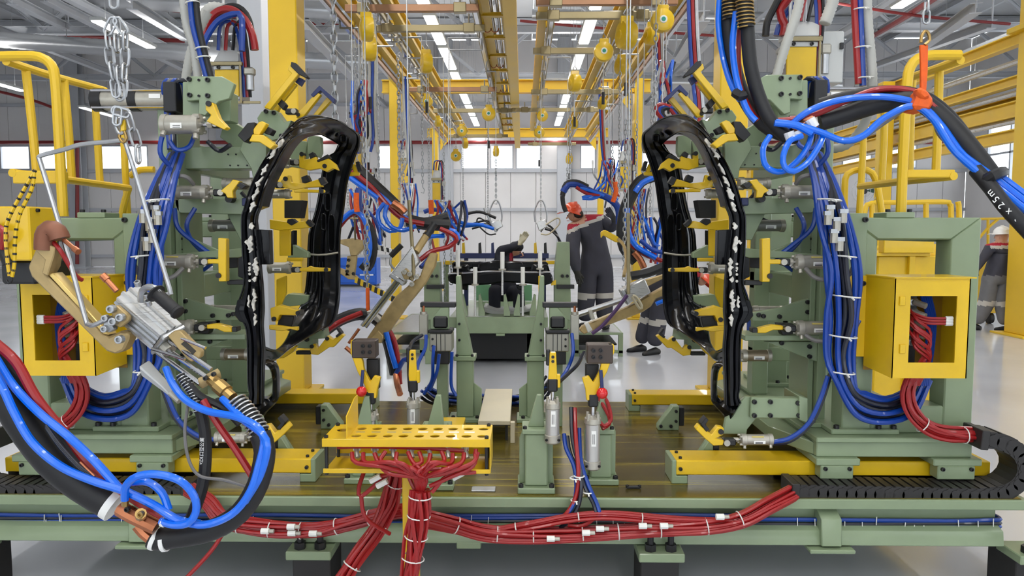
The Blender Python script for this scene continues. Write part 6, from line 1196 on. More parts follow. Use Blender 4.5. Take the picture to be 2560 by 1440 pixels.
plate('rod_bracket', g, ALU, [(916, 778), (926, 778), (952, 800), (944, 808), (918, 786)], Yg - .03, .1, .005); rod('electrode', g, COP, (898, 822, Yg), (872, 858, Yg), .012); rod('lower_electrode', g, COP, (884, 885, Yg - .1), (864, 868, Yg - .1), .016); plate('arm_tip', g, BRZ, [(925, 846), (945, 826), (958, 840), (955, 858), (930, 858)], Yg - .02, .1, .006)
plate('pivot_plate', g, BRZ, [(1002, 680), (1015, 670), (1035, 690), (1030, 700), (1010, 698)], Yg - .07, .03)
for x, y in ((1012, 680), (1025, 685), (1042, 692), (1030, 710)): bolt(g, W(x, y, Yg - .07), FR, .02, ALU)
rod('handle_grip', g, RUB, (977, 640, Yg - .1), (1004, 613, Yg - .1), .022); rods('handle_bracket', g, ZNC, [(978, 640, Yg - .1), (976, 660, Yg - .1), (985, 672, Yg - .08)], .01); to_rail(g, W(1022, 500, Yg)); rods('bail', g, CBAR, [(1022, 500, Yg), (1028, 580, Yg), (1034, 690, Yg - .06), (1024, 695, Yg - .06)], .014, 8)
rod('upper_pipe', g, BRZ, (1040, 630, Yg), (1072, 580, Yg + .1), .03); corr('spring_guard', g, BLK, [(1066, 590, Yg + .08), (1076, 575, Yg + .1), (1086, 560, Yg + .12)], .034, .02, .2)
g = T('welding_gun', 'bronze spot welding gun lying slanted in front of the worker legs', 'welding gun'); Yq = 5.6
plate('c_arm', g, BRZ, [(1448, 826), (1456, 816), (1570, 768), (1600, 752), (1662, 716), (1672, 722), (1666, 738), (1640, 748), (1628, 766), (1608, 780), (1460, 836)], Yq, .09, .008)
plate('cylinder_side', g, ALW, [(1558, 722), (1612, 696), (1628, 732), (1572, 760)], Yq - .04, .13, .008); plate('end_cap', g, ZNC, [(1552, 728), (1562, 722), (1576, 756), (1570, 764)], Yq - .06, .16, .006); plate('top_rail', g, BRZ, [(1612, 700), (1660, 686), (1664, 694), (1620, 716)], Yq, .05, .005)
rod('piston_rod', g, ZNC, (1560, 748, Yq), (1440, 788, Yq), .022); plate('rod_bracket', g, ALU, [(1470, 776), (1480, 774), (1488, 798), (1478, 800)], Yq - .04, .1, .005); plate('tape_wrap', g, WHT, [(1462, 812), (1472, 808), (1482, 826), (1470, 832)], Yq - .01, .11, .004)
to_rail(g, W(1570, 532, Yq)); rods('bail', g, CBAR, [(1570, 532, Yq), (1571, 620, Yq), (1571, 735, Yq - .06)], .014, 8); rods('strap', g, mat('purple strap', (92, 66, 110), .7), [(1568, 738, Yq - .08), (1540, 775, Yq - .06), (1505, 815, Yq - .03), (1480, 834, Yq - .02)], .016, 6)
rods('handle_loop', g, BEIG, [(1580, 742, Yq - .1), (1590, 758, Yq - .1), (1600, 772, Yq - .1), (1604, 764, Yq - .1), (1590, 742, Yq - .1), (1582, 740, Yq - .1)], .012, 6); plate('yellow_handle', g, YEL, [(1502, 580), (1512, 574), (1546, 592), (1550, 606), (1540, 606), (1508, 588), (1503, 596)], Yq + .6, .05, .006)
rods('handle_rod', g, BRZ, [(1546, 598, Yq + .6), (1560, 615, Yq + .5), (1566, 650, Yq + .3), (1560, 690, Yq + .1)], .014, 6)
sleeves('black, blue and red cable bundle from the left body side to the middle left gun', [(RUB, [(888, 418, 6), (930, 458, 6), (975, 500, 6), (990, 515, 6)], .05), (BLU, [(870, 430, 5.95), (920, 466, 5.95), (965, 500, 5.95), (1000, 535, 5.95), (1030, 555, 5.95)], .02), (RED, [(880, 428, 5.92), (930, 470, 5.92), (970, 515, 5.92), (1010, 548, 5.92), (1060, 560, 5.95)], .022), (BLU, [(868, 440, 5.9), (910, 470, 5.9), (945, 496, 5.9)], .02), (BLU, [(962, 508, 5.88), (945, 530, 5.88), (950, 560, 5.88), (975, 578, 5.88), (1000, 570, 5.88), (1006, 545, 5.88)], .018), (BLU, [(968, 512, 5.86), (962, 540, 5.86), (980, 568, 5.86), (1010, 576, 5.86), (1040, 565, 5.86)], .018), (RUB, [(1018, 552, 6.0), (1060, 560, 6.0), (1125, 564, 6.0)], .05), (RUB, [(1018, 548, 6.05), (1060, 557, 6.05), (1090, 552, 6.05), (1122, 542, 6.05)], .045), (COP, [(982, 508, 5.9), (1000, 520, 5.9), (1012, 532, 5.9)], .035), (RED, [(1100, 572, 5.95), (1130, 585, 5.95), (1142, 600, 5.95), (1120, 618, 5.95), (1080, 628, 5.9), (1050, 650, 5.85)], .02), (BLU, [(1105, 570, 5.98), (1135, 578, 5.98), (1146, 595, 5.98), (1128, 612, 5.98)], .018), (BLU, [(1050, 610, 5.9), (1075, 592, 5.95), (1110, 590, 6.0)], .018), (DBL, [(1052, 668, 5.8), (1065, 655, 5.85), (1078, 640, 5.9)], .018)])
sleeves('blue and red cable bundle with an orange sling left of the middle gun', [(BLU, [(845, 560, 7), (865, 540, 7), (885, 528, 7), (905, 540, 7), (918, 570, 7), (925, 620, 7), (915, 660, 7)], .024), (RED, [(848, 568, 7.05), (870, 542, 7.05), (890, 533, 7.05), (905, 550, 7.05), (912, 600, 7.05)], .022), (RUB, [(905, 540, 7.1), (928, 580, 7.1), (932, 630, 7.1), (920, 668, 7.1), (905, 660, 7.1)], .045), (ORG, [(891, 482, 6.95), (891, 510, 6.95), (893, 530, 6.95)], .026), (DBL, [(897, 470, 7.05), (897, 530, 7.05)], .03)])
sleeves('red and blue cable arc below the orange chain hook', [(RUB, [(810, 828, 5.8), (850, 800, 5.8), (900, 785, 5.8), (945, 800, 5.8), (970, 850, 5.8), (985, 910, 5.8), (990, 935, 5.8)], .05), (RED, [(805, 835, 5.72), (850, 805, 5.72), (905, 782, 5.72)], .022), (RED, [(965, 815, 5.75), (985, 850, 5.75), (995, 900, 5.75), (1000, 960, 5.75)], .02), (BLU, [(965, 830, 5.72), (978, 880, 5.72), (990, 920, 5.72)], .022), (DBL, [(990, 935, 5.75), (1010, 900, 5.7), (1030, 905, 5.6)], .02), (COP, [(990, 935, 5.75), (993, 960, 5.7), (1000, 985, 5.6)], .024)])
t = T('hook_strap', 'orange strap hook on the chain left of the middle gun', 'strap'); plate('strap', t, ORG, [(914, 720), (922, 720), (923, 780), (915, 784)], 5.77, .03, .003); chainmesh(W(918, 500, 5.78), W(918, 722, 5.78), .06, .024, .005).o('chain', ZNC, t); to_rail(t, W(918, 500, 5.78))
g = T('welding_gun', 'pale bronze gun with striped tape at the left behind the body side', 'welding gun'); Yh = 7.2
plate('upper_arm', g, BRZ, [(842, 600), (880, 596), (910, 602), (908, 622), (890, 640), (876, 640), (872, 618), (842, 606)], Yh, .08, .006); plate('web', g, BRZ, [(868, 640), (892, 640), (886, 690), (862, 690)], Yh, .05, .005); plate('lower_arm', g, BRZ, [(842, 668), (862, 676), (892, 692), (890, 700), (870, 698), (842, 678)], Yh, .08, .006)
for k in range(8): plate('tape_stripe', g, (WHT, BLK)[k % 2], [(930 + k * 7, 608 + k * 2.2), (937 + k * 7, 610 + k * 2.2), (939 + k * 7, 624 + k * 1.6), (932 + k * 7, 622 + k * 1.6)], Yh, .06, 0)
for k in range(14): plate('tape_stripe', g, (YEL, BLK)[k % 2], [(888 + k * 7, 692 + k * 3.6), (895 + k * 7, 695 + k * 3.6), (893 + k * 7, 709 + k * 3.6), (886 + k * 7, 706 + k * 3.6)], Yh, .05, 0)
for x, y in ((872, 650), (870, 665), (868, 678), (884, 684)): bolt(g, W(x, y, Yh), FR, .016)
rods('frame_rod', g, CBAR, [(842, 545, Yh), (915, 547, Yh)], .01, 6); to_rail(g, W(886, 500, Yh)); rods('bail', g, CBAR, [(886, 500, Yh), (888, 600, Yh)], .01, 6)
sleeves('thick black cable arc beside the worker in the orange helmet', [(RUB, [(1640, 438, 6.6), (1600, 455, 6.6), (1568, 510, 6.6), (1556, 570, 6.6), (1562, 620, 6.6), (1590, 652, 6.6)], .055), (BLU, [(1638, 442, 6.5), (1605, 458, 6.5), (1588, 480, 6.5)], .025), (BLU, [(1568, 520, 6.5), (1570, 575, 6.5), (1590, 615, 6.5), (1640, 645, 6.5)], .024), (RED, [(1575, 610, 6.55), (1610, 635, 6.55), (1660, 655, 6.55)], .022), (RUB, [(1578, 690, 6.4), (1620, 682, 6.4), (1672, 660, 6.4)], .04), (DBL, [(1600, 600, 6.5), (1632, 625, 6.5), (1660, 632, 6.5)], .02), (COP, [(1585, 630, 6.5), (1600, 648, 6.5), (1610, 670, 6.5)], .03), (BLU, [(1640, 760, 5.6), (1660, 752, 5.6), (1690, 745, 5.6)], .016)])
sleeves('far blue and red cable bundle in front of the right windows', [(DBL, [(1408, 480, 9.5), (1420, 462, 9.5), (1445, 462, 9.5), (1480, 480, 9.5), (1520, 495, 9.5), (1545, 520, 9.5), (1548, 560, 9.5)], .045), (RUB, [(1406, 490, 9.5), (1415, 460, 9.5), (1440, 455, 9.5), (1470, 468, 9.5)], .035), (BLU, [(1455, 494, 9.4), (1480, 488, 9.4), (1500, 490, 9.4), (1480, 497, 9.4), (1456, 496, 9.4)], .02), (RED, [(1440, 468, 9.4), (1470, 485, 9.4), (1500, 488, 9.4)], .022), (BLU, [(1450, 470, 9.4), (1480, 478, 9.4), (1510, 490, 9.4)], .02), (ORG, [(1538, 455, 9.3), (1540, 480, 9.3), (1532, 505, 9.3)], .03), (RUB, [(1406, 490, 9.5), (1408, 510, 9.5), (1415, 530, 9.5)], .03)])
sleeves('far blue cable fan over the rear station', [(BLU, [(1090, 545, 10), (1130, 548, 10), (1165, 560, 10), (1200, 562, 10), (1235, 572, 10)], .025), (DBL, [(1060, 530, 10), (1080, 524, 10), (1110, 530, 10), (1150, 555, 10)], .03), (RUB, [(1165, 535, 10), (1200, 530, 10), (1240, 545, 10)], .02), (BLU, [(1120, 556, 10.1), (1160, 566, 10.1), (1210, 560, 10.1)], .02), (RED, [(1090, 560, 10), (1120, 590, 10), (1110, 620, 10)], .02), (ZNC, [(1210, 520, 10), (1222, 545, 10), (1240, 580, 10)], .015), (ORG, [(1077, 500, 9.8), (1079, 535, 9.8)], .035)])
for i, (x, lab) in enumerate(((1240, 'small far gun with a loop handle left of the middle'), (1352, 'small far gun with a loop handle right of the middle'))):
    g = T('welding_gun', lab, 'welding gun'); Yf = 10.4; s_ = 1 if i == 0 else -1
    rods('bail', g, ZNC, [(x - 14, 555, Yf), (x - 16, 530, Yf), (x - 8, 508, Yf), (x, 500, Yf), (x + 8, 508, Yf), (x + 15, 535, Yf), (x + 12, 560, Yf), (x, 580, Yf)], .012, 6)
    to_rail(g, W(x, 500, Yf)); plate('body', g, ALW, [(x - 12, 556), (x + 10, 548), (x + 18, 566), (x - 4, 578)], Yf - .05, .12, .01); rods('loop_handle', g, BEIG if i else BLK, [(x - s_ * 12, 562, Yf - .1), (x - s_ * 42, 545, Yf - .1), (x - s_ * 46, 560, Yf - .1), (x - s_ * 20, 585, Yf - .1), (x, 585, Yf - .1)], .012, 6)
    for k in range(3): rods('hose', g, (RUB, ZNC, DBK)[k], [(x + 10, 560 + 6 * k, Yf), (x + 26 + 2 * k, 568 + 6 * k, Yf), (x + 42 + 3 * k, 590 + 6 * k, Yf), (x + 48 + 3 * k, 625, Yf + .3)] if i else [(x - 10, 556 + 5 * k, Yf), (x - 30, 552 + 6 * k, Yf), (x - 60, 560 + 6 * k, Yf)], .016, 6)
# ================================================================ rear station
st = T('rear_station', 'green rear welding station with posts and locating pins', 'machine'); Y2 = 8.9
a = W(1140, 792, Y2); b = W(1350, 834, Y2); bx('base_beam', st, GREEN, a.x, b.x, Y2, Y2 + .12, b.z, a.z, .006); bx('base_frame', st, GREEN, a.x - .1, b.x + .1, Y2 + .12, Y2 + 2.4, b.z + .05, a.z - .02, .006); bx('shade_panel', st, RUB, a.x + .1, b.x - .1, Y2 + .3, Y2 + 2.2, .05, b.z + .05, 0)  # black panel added to stand for the shade under the beam
for x in (a.x + .02, b.x - .16):
    for y in (Y2 + .3, Y2 + 2.2): bx('leg', st, GREEN, x, x + .14, y, y + .14, 0, b.z + .05, .004)
bx('lug', st, GREEN, W(1240, 834, Y2).x, W(1262, 834, Y2).x, Y2 - .01, Y2 + .1, b.z - .03, b.z)
for x, s_ in ((1153, 1), (1196, 1), (1259, 1), (1300, -1), (1340, -1)):
    plate('gusset', st, GREEN, [(x, 790), (x, 738), (x + s_ * 5, 735), (x + s_ * 16, 782), (x + s_ * 16, 790)], Y2, .08, .003)
for x, y0, y1 in ((1145, 625, 735), (1188, 668, 790), (1256, 630, 738), (1307, 668, 790), (1350, 628, 735)):
    p = W(x, y1, Y2 - .05); q = W(x, y0, Y2 - .05); B().cyl(p, (p.x, p.y, q.z - .12), .014, 8).o('pin_rod', ALW, st); B().cyl((p.x, p.y, q.z - .2), q, .026, 10).o('locating_pin', WHT, st); B().cyl((p.x, p.y, q.z - .22), (p.x, p.y, q.z - .2), .045, 12).o('pin_flange', ALU, st)
for s_ in (-1, 1):
    cx = 1080 if s_ < 0 else 1406; yt = 655 if s_ < 0 else 605
    plate('side_stand', st, GREEN, [(cx - 20, 792), (cx - 20, 680), (cx - 12, yt), (cx + 18, yt), (cx + 22, 792)], Y2 + .2, .25, .006); plate('side_block', st, GREEN, [(cx - 28, 770), (cx + 20, 762), (cx + 20, 800), (cx - 28, 800)], Y2 + .05, .2, .006); plate('side_clamp', st, BLK, [(cx - 14, 712), (cx + 30, 712), (cx + 30, 722), (cx - 14, 722)], Y2 + .15, .1, .004)
    bx('stand_leg', st, GREEN, W(cx - 18, 800, Y2 + .2).x, W(cx + 20, 800, Y2 + .2).x, Y2 + .2, Y2 + .45, 0, W(cx, 795, Y2 + .2).z, .004)
    plate('yellow_pad', st, YEL, [(cx - 28, 705), (cx - 16, 700), (cx - 16, 712), (cx - 28, 714)], Y2 + .1, .08, .003); bolt(st, W(cx, 690, Y2 + .2), FR, .02); bolt(st, W(cx + 12, 690, Y2 + .2), FR, .02)
plate('rear_beam', st, NAVY, [(1150, 633), (1372, 633), (1372, 646), (1150, 646)], Y2 + 1.5, .2, .005); plate('yellow_beam', st, YEL, [(1108, 652), (1196, 654), (1186, 662), (1108, 662)], Y2 + .9, .15, .004); plate('yellow_beam', st, YEL, [(1308, 654), (1400, 652), (1400, 660), (1308, 662)], Y2 + .9, .15, .004)
for s_ in (1115, 1395): plate('beam_post', st, GREEN, [(s_ - 6, 660), (s_ + 6, 660), (s_ + 6, 800), (s_ - 6, 800)], Y2 + .95, .1, .004)
for s_ in (1165, 1360): plate('beam_post', st, NAVY, [(s_ - 5, 644), (s_ + 5, 644), (s_ + 5, 780), (s_ - 5, 780)], Y2 + 1.55, .1, .004)
plate('rear_panel', st, mat('light green panel', (120, 172, 132), .4), [(1190, 712), (1330, 712), (1330, 752), (1190, 752)], Y2 + 2.2, .03, .004)
plate('yellow_arm', st, YEL, [(1146, 690), (1152, 690), (1150, 770), (1144, 770)], Y2 - .1, .04, .003); plate('yellow_arm', st, YEL, [(1346, 690), (1352, 690), (1352, 760), (1346, 760)], Y2 - .1, .04, .003)
for i, x in enumerate((1155, 1196, 1228, 1335, 1360)): plate('small_clamp', st, (YEL, BLK, NAVY)[i % 3], [(x, 608), (x + 6, 606), (x + 8, 634), (x, 634)], Y2 + 1.5, .06, .003); 
ub = T('underbody_part', 'glossy black car underbody frame resting on the rear station pins', 'car part')
P = [(1118, 690), (1128, 680), (1180, 680), (1200, 684), (1225, 680), (1275, 678), (1330, 682), (1372, 678), (1382, 690), (1382, 708), (1360, 714), (1310, 708), (1260, 706), (1220, 712), (1150, 714), (1122, 706)]
plate('cross_member', ub, ECO, P, Y2 + .05, .25, .02); plate('upper_shell', ub, ECO, [(1192, 680), (1196, 658), (1240, 652), (1306, 656), (1312, 682)], Y2 + .3, .3, .02); plate('bracket', ub, ECO, [(1130, 682), (1134, 664), (1170, 662), (1176, 682)], Y2 + .25, .3, .02); plate('bracket', ub, ECO, [(1326, 682), (1330, 662), (1370, 662), (1376, 682)], Y2 + .25, .3, .02)
for x in (1150, 1290): plate('hanger', ub, ECO, [(x, 712), (x + 20, 712), (x + 18, 726), (x + 4, 724)], Y2 + .1, .12, .01)
hose('edge_pipe', ub, STL, [(1120, 684, Y2), (1180, 681, Y2), (1230, 678, Y2), (1300, 680, Y2), (1378, 680, Y2)], .01, 6); bx('rib', ub, ECO, W(1130, 670, Y2 + .5).x, W(1370, 670, Y2 + .5).x, Y2 + .5, Y2 + .75, W(1130, 672, Y2 + .5).z, W(1130, 655, Y2 + .5).z, .02)
t = T('drip_tray', 'white curved sheet lying on the rear station beam', 'sheet'); B().prism(PS([(1208, 768, 9.4), (1240, 778, 9.4), (1290, 778, 9.4), (1335, 770, 9.4), (1335, 776, 9.4), (1290, 786, 9.4), (1240, 788, 9.4), (1210, 780, 9.4)]), (0, .6, 0)).o('sheet', GRYP, t, .003)
for i, (x0, x1) in enumerate(((965, 1060), (1436, 1558))):
    t = T('work_platform', ['low green work platform left of the rear station', 'low green work platform under the worker in the orange helmet'][i], 'platform', 'green work platforms'); Yp = 9.7
    a = W(x0, 832, Yp); b = W(x1, 846, Yp); bx('deck', t, GREEN, a.x, b.x, Yp, Yp + 2.2, .285, .315, .004); bx('tread', t, ZNC, a.x + .03, b.x - .03, Yp + .03, Yp + 2.1, .315, .318, 0)
    for x in (a.x, b.x - .06):
        for y in (Yp, Yp + 2.1): bx('leg', t, GREEN, x, x + .06, y, y + .06, 0, .285, .003)
    bx('lower_rail', t, GREEN, a.x, b.x, Yp, Yp + .04, .04, .08, .002); bx('sloped_shelf', t, BLK, a.x + .06, b.x - .06, Yp + .2, Yp + 2.0, .12, .14, 0)

# loose clusters of thin hoses around the middle guns
def cluster(lab, x0, y0, x1, y1, Y, n, seed, r=.014):
    t = T('hose_cluster', lab, 'hoses', 'loose hose clusters'); rnd = random.Random(seed)
    for i in range(n):
        m = (DBL, BLU, RED, DBK, BLU, RED, ZNC)[i % 7]; u = rnd.random; ax = x0 + (x1 - x0) * u(); bx_ = x0 + (x1 - x0) * u(); P = [(ax, y0 + 6 * u(), Y + .1 * u())]
        for k in (1, 2, 3): P.append((ax + (bx_ - ax) * k / 3 + (x1 - x0) * .25 * (u() - .5), y0 + (y1 - y0) * (k / 3) * (.6 + .4 * u()) , Y + .2 * (u() - .5)))
        hose('hose', t, m, P, r, 6, step=.05)
    to_rail(t, W((x0 + x1) / 2, y0 + 6, Y + .05)); return t
cluster('loose blue and red hoses hanging left of the middle gun', 875, 470, 960, 640, 7.4, 12, 1)
cluster('loose thin hoses between the middle gun and the rear station', 1080, 500, 1165, 640, 8.6, 14, 2)
cluster('loose hoses under the second left transformer', 1000, 455, 1045, 600, 10.5, 8, 3)
cluster('loose hoses beside the left body side transformer', 890, 420, 950, 560, 9.2, 8, 4)
cluster('loose hoses under the transformer near the right body side', 1560, 470, 1625, 640, 9.4, 10, 5)
cluster('loose hoses behind the right body side near the chains', 1600, 540, 1665, 660, 7.6, 10, 6)
cluster('loose hoses above the worker with the orange helmet', 1480, 400, 1560, 520, 11.5, 9, 7)
cluster('loose hoses high up near the right locators', 1640, 150, 1690, 300, 7.0, 7, 8)
cluster('loose hoses high up behind the left body side', 880, 200, 935, 330, 7.6, 7, 9)
for a in ((870, 300, 520, 9.5, 'chain hanging over the left blue cable loop'), (1010, 330, 560, 8.8, 'chain looped over the middle left cables'), (1128, 520, 700, 9.2, 'short chain over the left green stand of the rear station'), (1240, 400, 500, 10.4, 'chain carrying the left far loop gun'), (1530, 360, 520, 9.8, 'chain beside the transformer behind the worker'), (1560, 300, 700, 6.2, 'near chain beside the thick black cable arc'), (1604, 420, 600, 7.4, 'chain just left of the right black body side panel'), (1418, 420, 470, 11, 'short chain under the far twin balancer'), (1655, 170, 300, 6.8, 'short chain above the right black body side')): chain(*a)
# ================================================================ workers
CLO = mat('charcoal work cloth', (60, 60, 70), .8, var=.12, scale=10, bump=.2); CLR = mat('red work cloth', (170, 28, 50), .8, var=.1, scale=12); REF = mat('reflective band', (188, 184, 176), .5)
CLG = mat('grey work cloth', (112, 112, 114), .8, var=.1, scale=10, bump=.2); NVY = mat('dark navy cloth', (26, 28, 40), .8, var=.15, scale=10, bump=.2); SKN = mat('skin', (196, 148, 122), .5); GLV = mat('work glove', (52, 52, 48), .8); GLL = mat('light work glove', (190, 184, 160), .8); SHO = mat('black work shoe', (22, 22, 24), .5); HAI = mat('dark hair', (40, 32, 28), .7)
HEO = mat('orange helmet', (226, 76, 28), .3, coat=.3); HEW = mat('white helmet', (236, 236, 234), .3, coat=.3)
def hand(J, E, wrist, d, side, r=.0):
    "palm and five fingers; d points along the hand"
    d = V(d).normalized(); s = d.cross(V(side)).normalized(); n = len(J); J.append((wrist + d * .05, .036)); E.append((J.index((wrist, .032)) if (wrist, .032) in J else n - 1, n))
    for k, (o, L) in enumerate(((-.03, .07), (-.01, .085), (.01, .08), (.03, .065))):
        i = len(J); J.append((wrist + d * .085 + s * o, .013)); E.append((n, i)); J.append((wrist + d * (.085 + L * .5) + s * o * 1.1 + V(side) * .012, .011)); E.append((i, i + 1)); J.append((wrist + d * (.085 + L * .8) + s * o * 1.1 + V(side) * .04, .01)); E.append((i + 1, i + 2))
    i = len(J); J.append((wrist + d * .05 - s * .045, .014)); E.append((n, i)); J.append((wrist + d * .09 - s * .06 + V(side) * .02, .012)); E.append((i, i + 1))
def body(name, par, J, E, mats, pick, sub=3):
    me = bpy.data.meshes.new(name); me.from_pydata([tuple(j[0]) for j in J], E, []); o = bpy.data.objects.new('tmp', me); COL.objects.link(o)
    o.modifiers.new('s', 'SKIN'); sv = me.skin_vertices[0].data
    for i, j in enumerate(J):
        r = j[1]; f_ = 1.14 if (r[0] if isinstance(r, tuple) else r) > .055 else 1.1; r = tuple(q * f_ for q in r) if isinstance(r, tuple) else r * f_; sv[i].radius = r if isinstance(r, tuple) else (r, r); sv[i].use_root = (i == 0)
    m = o.modifiers.new('u', 'SUBSURF'); m.levels = sub; m.render_levels = sub
    dg = bpy.context.evaluated_depsgraph_get(); dg.update(); m2 = bpy.data.meshes.new_from_object(o.evaluated_get(dg)); bpy.data.objects.remove(o)
    for q in mats: m2.materials.append(q)
    for p in m2.polygons: p.material_index = pick(p.center); p.use_smooth = True
    ob = bpy.data.objects.new(name, m2); COL.objects.link(ob); ob.parent = par; return ob
def helmet(par, c, m, face, tilt=0.0, r=.125):
    "hard hat with brim, rib and peak towards face"
    f = V(face).normalized(); R = V((0, 0, 1)).rotation_difference((V((0, 0, 1)) + f * tilt).normalized()).to_matrix(); b = B(); n = 20; rows = []
    for i in range(8):
        t = i / 7 * math.pi / 2; rows.append([c + R @ V((r * 1.0 * math.sin(t) * math.cos(q), r * 1.18 * math.sin(t) * math.sin(q), r * .95 * math.cos(t))) for q in [2 * math.pi * k / n for k in range(n)]])
    rows.append([c + R @ V((r * 1.14 * math.cos(q), r * 1.32 * math.sin(q), -.012)) for q in [2 * math.pi * k / n for k in range(n)]]); rows.append([c + R @ V((r * 1.12 * math.cos(q), r * 1.3 * math.sin(q), -.022)) for q in [2 * math.pi * k / n for k in range(n)]])
    for row in rows: b.v += row
    for i in range(len(rows) - 1): b.f += [[i * n + k, (i + 1) * n + k, (i + 1) * n + (k + 1) % n, i * n + (k + 1) % n] for k in range(n)]
    h = b.o('hard_hat', m, par, ang=50)
    B().beam(c + R @ V((0, -r * 1.1, r * .35)), c + R @ V((0, 0, r * .985)), .05, .02).beam(c + R @ V((0, 0, r * .985)), c + R @ V((0, r * 1.1, r * .35)), .05, .02).o('helmet_ridge', m, h, .006)
    pk = c + f * r * 1.15 - V((0, 0, .01)); s = f.cross(UP).normalized(); B().prism([pk + s * .09, pk - s * .09, pk + f * .06 - s * .05 - V((0, 0, .015)), pk + f * .06 + s * .05 - V((0, 0, .015))], (0, 0, .008)).o('peak', m, h)
    return h
def face(par, c, f, s):
    for k in (-1, 1): B().ball(c + f * .088 + s * .032 * k + V((0, 0, .01)), .011, 8).o('eye', BLK, par); B().ball(c + s * .082 * k, .026, 8, (.5, 1, 1.2)).o('ear', SKN, par)
    B().beam(c + f * .09 + V((0, 0, .01)), c + f * .115 - V((0, 0, .03)), .02, .02).o('nose', SKN, par, .006); B().box(c.x + f.x * .09 - .02, c.x + f.x * .09 + .02, c.y + f.y * .09 - .01, c.y + f.y * .09 + .01, c.z - .062, c.z - .054).o('mouth', mat('lips', (150, 90, 80), .5), par)
def shoe(par, a, f, name='shoe'):
    f = V(f).normalized(); s = f.cross(UP); z = a.z; P = []
    b = B(); prof = [(-.09, .07, .035), (-.03, .1, .04), (.06, .085, .042), (.13, .06, .046), (.18, .05, .036), (.195, .03, .02)]; n = 8
    for t, h, w in prof:
        for k in range(n): q = 2 * math.pi * k / n; b.v.append(V((a.x, a.y, 0)) + f * t + s * (w * math.cos(q)) + V((0, 0, z + max(0, h / 2 + h / 2 * math.sin(q) * 1.05))))
    for i in range(len(prof) - 1): b.f += [[i * n + k, i * n + (k + 1) % n, (i + 1) * n + (k + 1) % n, (i + 1) * n + k] for k in range(n)]
    b.f += [list(range(n)), list(range((len(prof) - 1) * n, len(prof) * n))[::-1]]; b.o(name, SHO, par, ang=60)
def P3(*a): return W(*a)
# --- worker with the orange helmet, seen from behind, standing on the platform
w = T('person', 'worker in a charcoal coverall with red shoulders and orange helmet, reaching left', 'person')
Yw = 10.0; zf = .318
hd = P3(1437, 541, 9.95); J = [(P3(1490, 652, Yw), (.2, .16)), (P3(1488, 618, Yw), (.2, .16)), (P3(1480, 582, Yw), (.22, .16)), (P3(1470, 556, Yw), (.17, .11)), (P3(1453, 547, Yw), .06), (hd, (.085, .1)), (hd + V((-.03, 0, .09)), (.075, .09))]
E = [(0, 1), (1, 2), (2, 3), (3, 4), (4, 5), (5, 6)]
def limb(st, pts):
    for p, r in pts: J.append((p, r)); E.append((st, len(J) - 1)); st = len(J) - 1
    return st
limb(0, [(P3(1472, 672, Yw), .135), (P3(1466, 745, Yw), .115), (V((P3(1462, 820, Yw).x, Yw, zf + .1)), .095)])
limb(0, [(P3(1508, 672, Yw + .05), .135), (P3(1511, 750, Yw + .05), .115), (V((P3(1512, 820, Yw).x, Yw + .05, zf + .1)), .095)])
wl = P3(1441, 672, Yw - .5); e = limb(3, [(P3(1436, 572, Yw - .1), .1), (P3(1431, 625, Yw - .35), .085), (wl, .06)]); J.append((wl + V((.01, 0, -.05)), .032)); E.append((e, len(J) - 1)); hand(J, E, J[-1][0], (.25, -.1, -.9), (0, -1, 0))
wr_ = P3(1545, 552, Yw - .1); e = limb(3, [(P3(1505, 553, Yw), .09), (P3(1532, 572, Yw - .1), .07), (P3(1540, 558, Yw - .2), .05)]); J.append((P3(1533, 543, Yw - .2), .032)); E.append((e, len(J) - 1)); hand(J, E, J[-1][0], (-.6, -.1, .8), (0, -1, 0))
za, zb = P3(1418, 584, Yw), P3(1508, 546, Yw)
def pick1(c):
    if c.x < P3(1462, 541, Yw).x and c.z > P3(1430, 560, Yw).z: return 3
    ln = za.z + (c.x - za.x) * (zb.z - za.z) / (zb.x - za.x)
    if c.z < P3(1440, 672, Yw).z and c.x < P3(1452, 680, Yw).x and c.z > P3(1440, 715, Yw).z: return 4
    if c.z > P3(1530, 556, Yw).z and c.x > P3(1526, 545, Yw).x: return 4
    if c.x < zb.x and c.z > ln + .05: return 1
    if c.x < zb.x and c.z > ln: return 2
    if zf + .42 < c.z < zf + .5: return 2
    return 0
o = body('body', w, J, E, [CLO, CLR, REF, SKN, GLV], pick1); helmet(w, hd + V((-.03, 0, .075)), HEO, (-1, .3, -.1), -.35); face(w, hd, V((-.95, .3, 0)).normalized(), V((.3, .95, 0)).normalized())
B().ball(hd + V((.03, -.01, .03)), .096, 14, (.9, 1, .7)).o('hair', HAI, w)
shoe(w, V((P3(1460, 820, Yw).x, Yw, zf)), (-.5, .8, 0)); shoe(w, V((P3(1513, 820, Yw).x, Yw + .05, zf)), (.3, .9, 0))
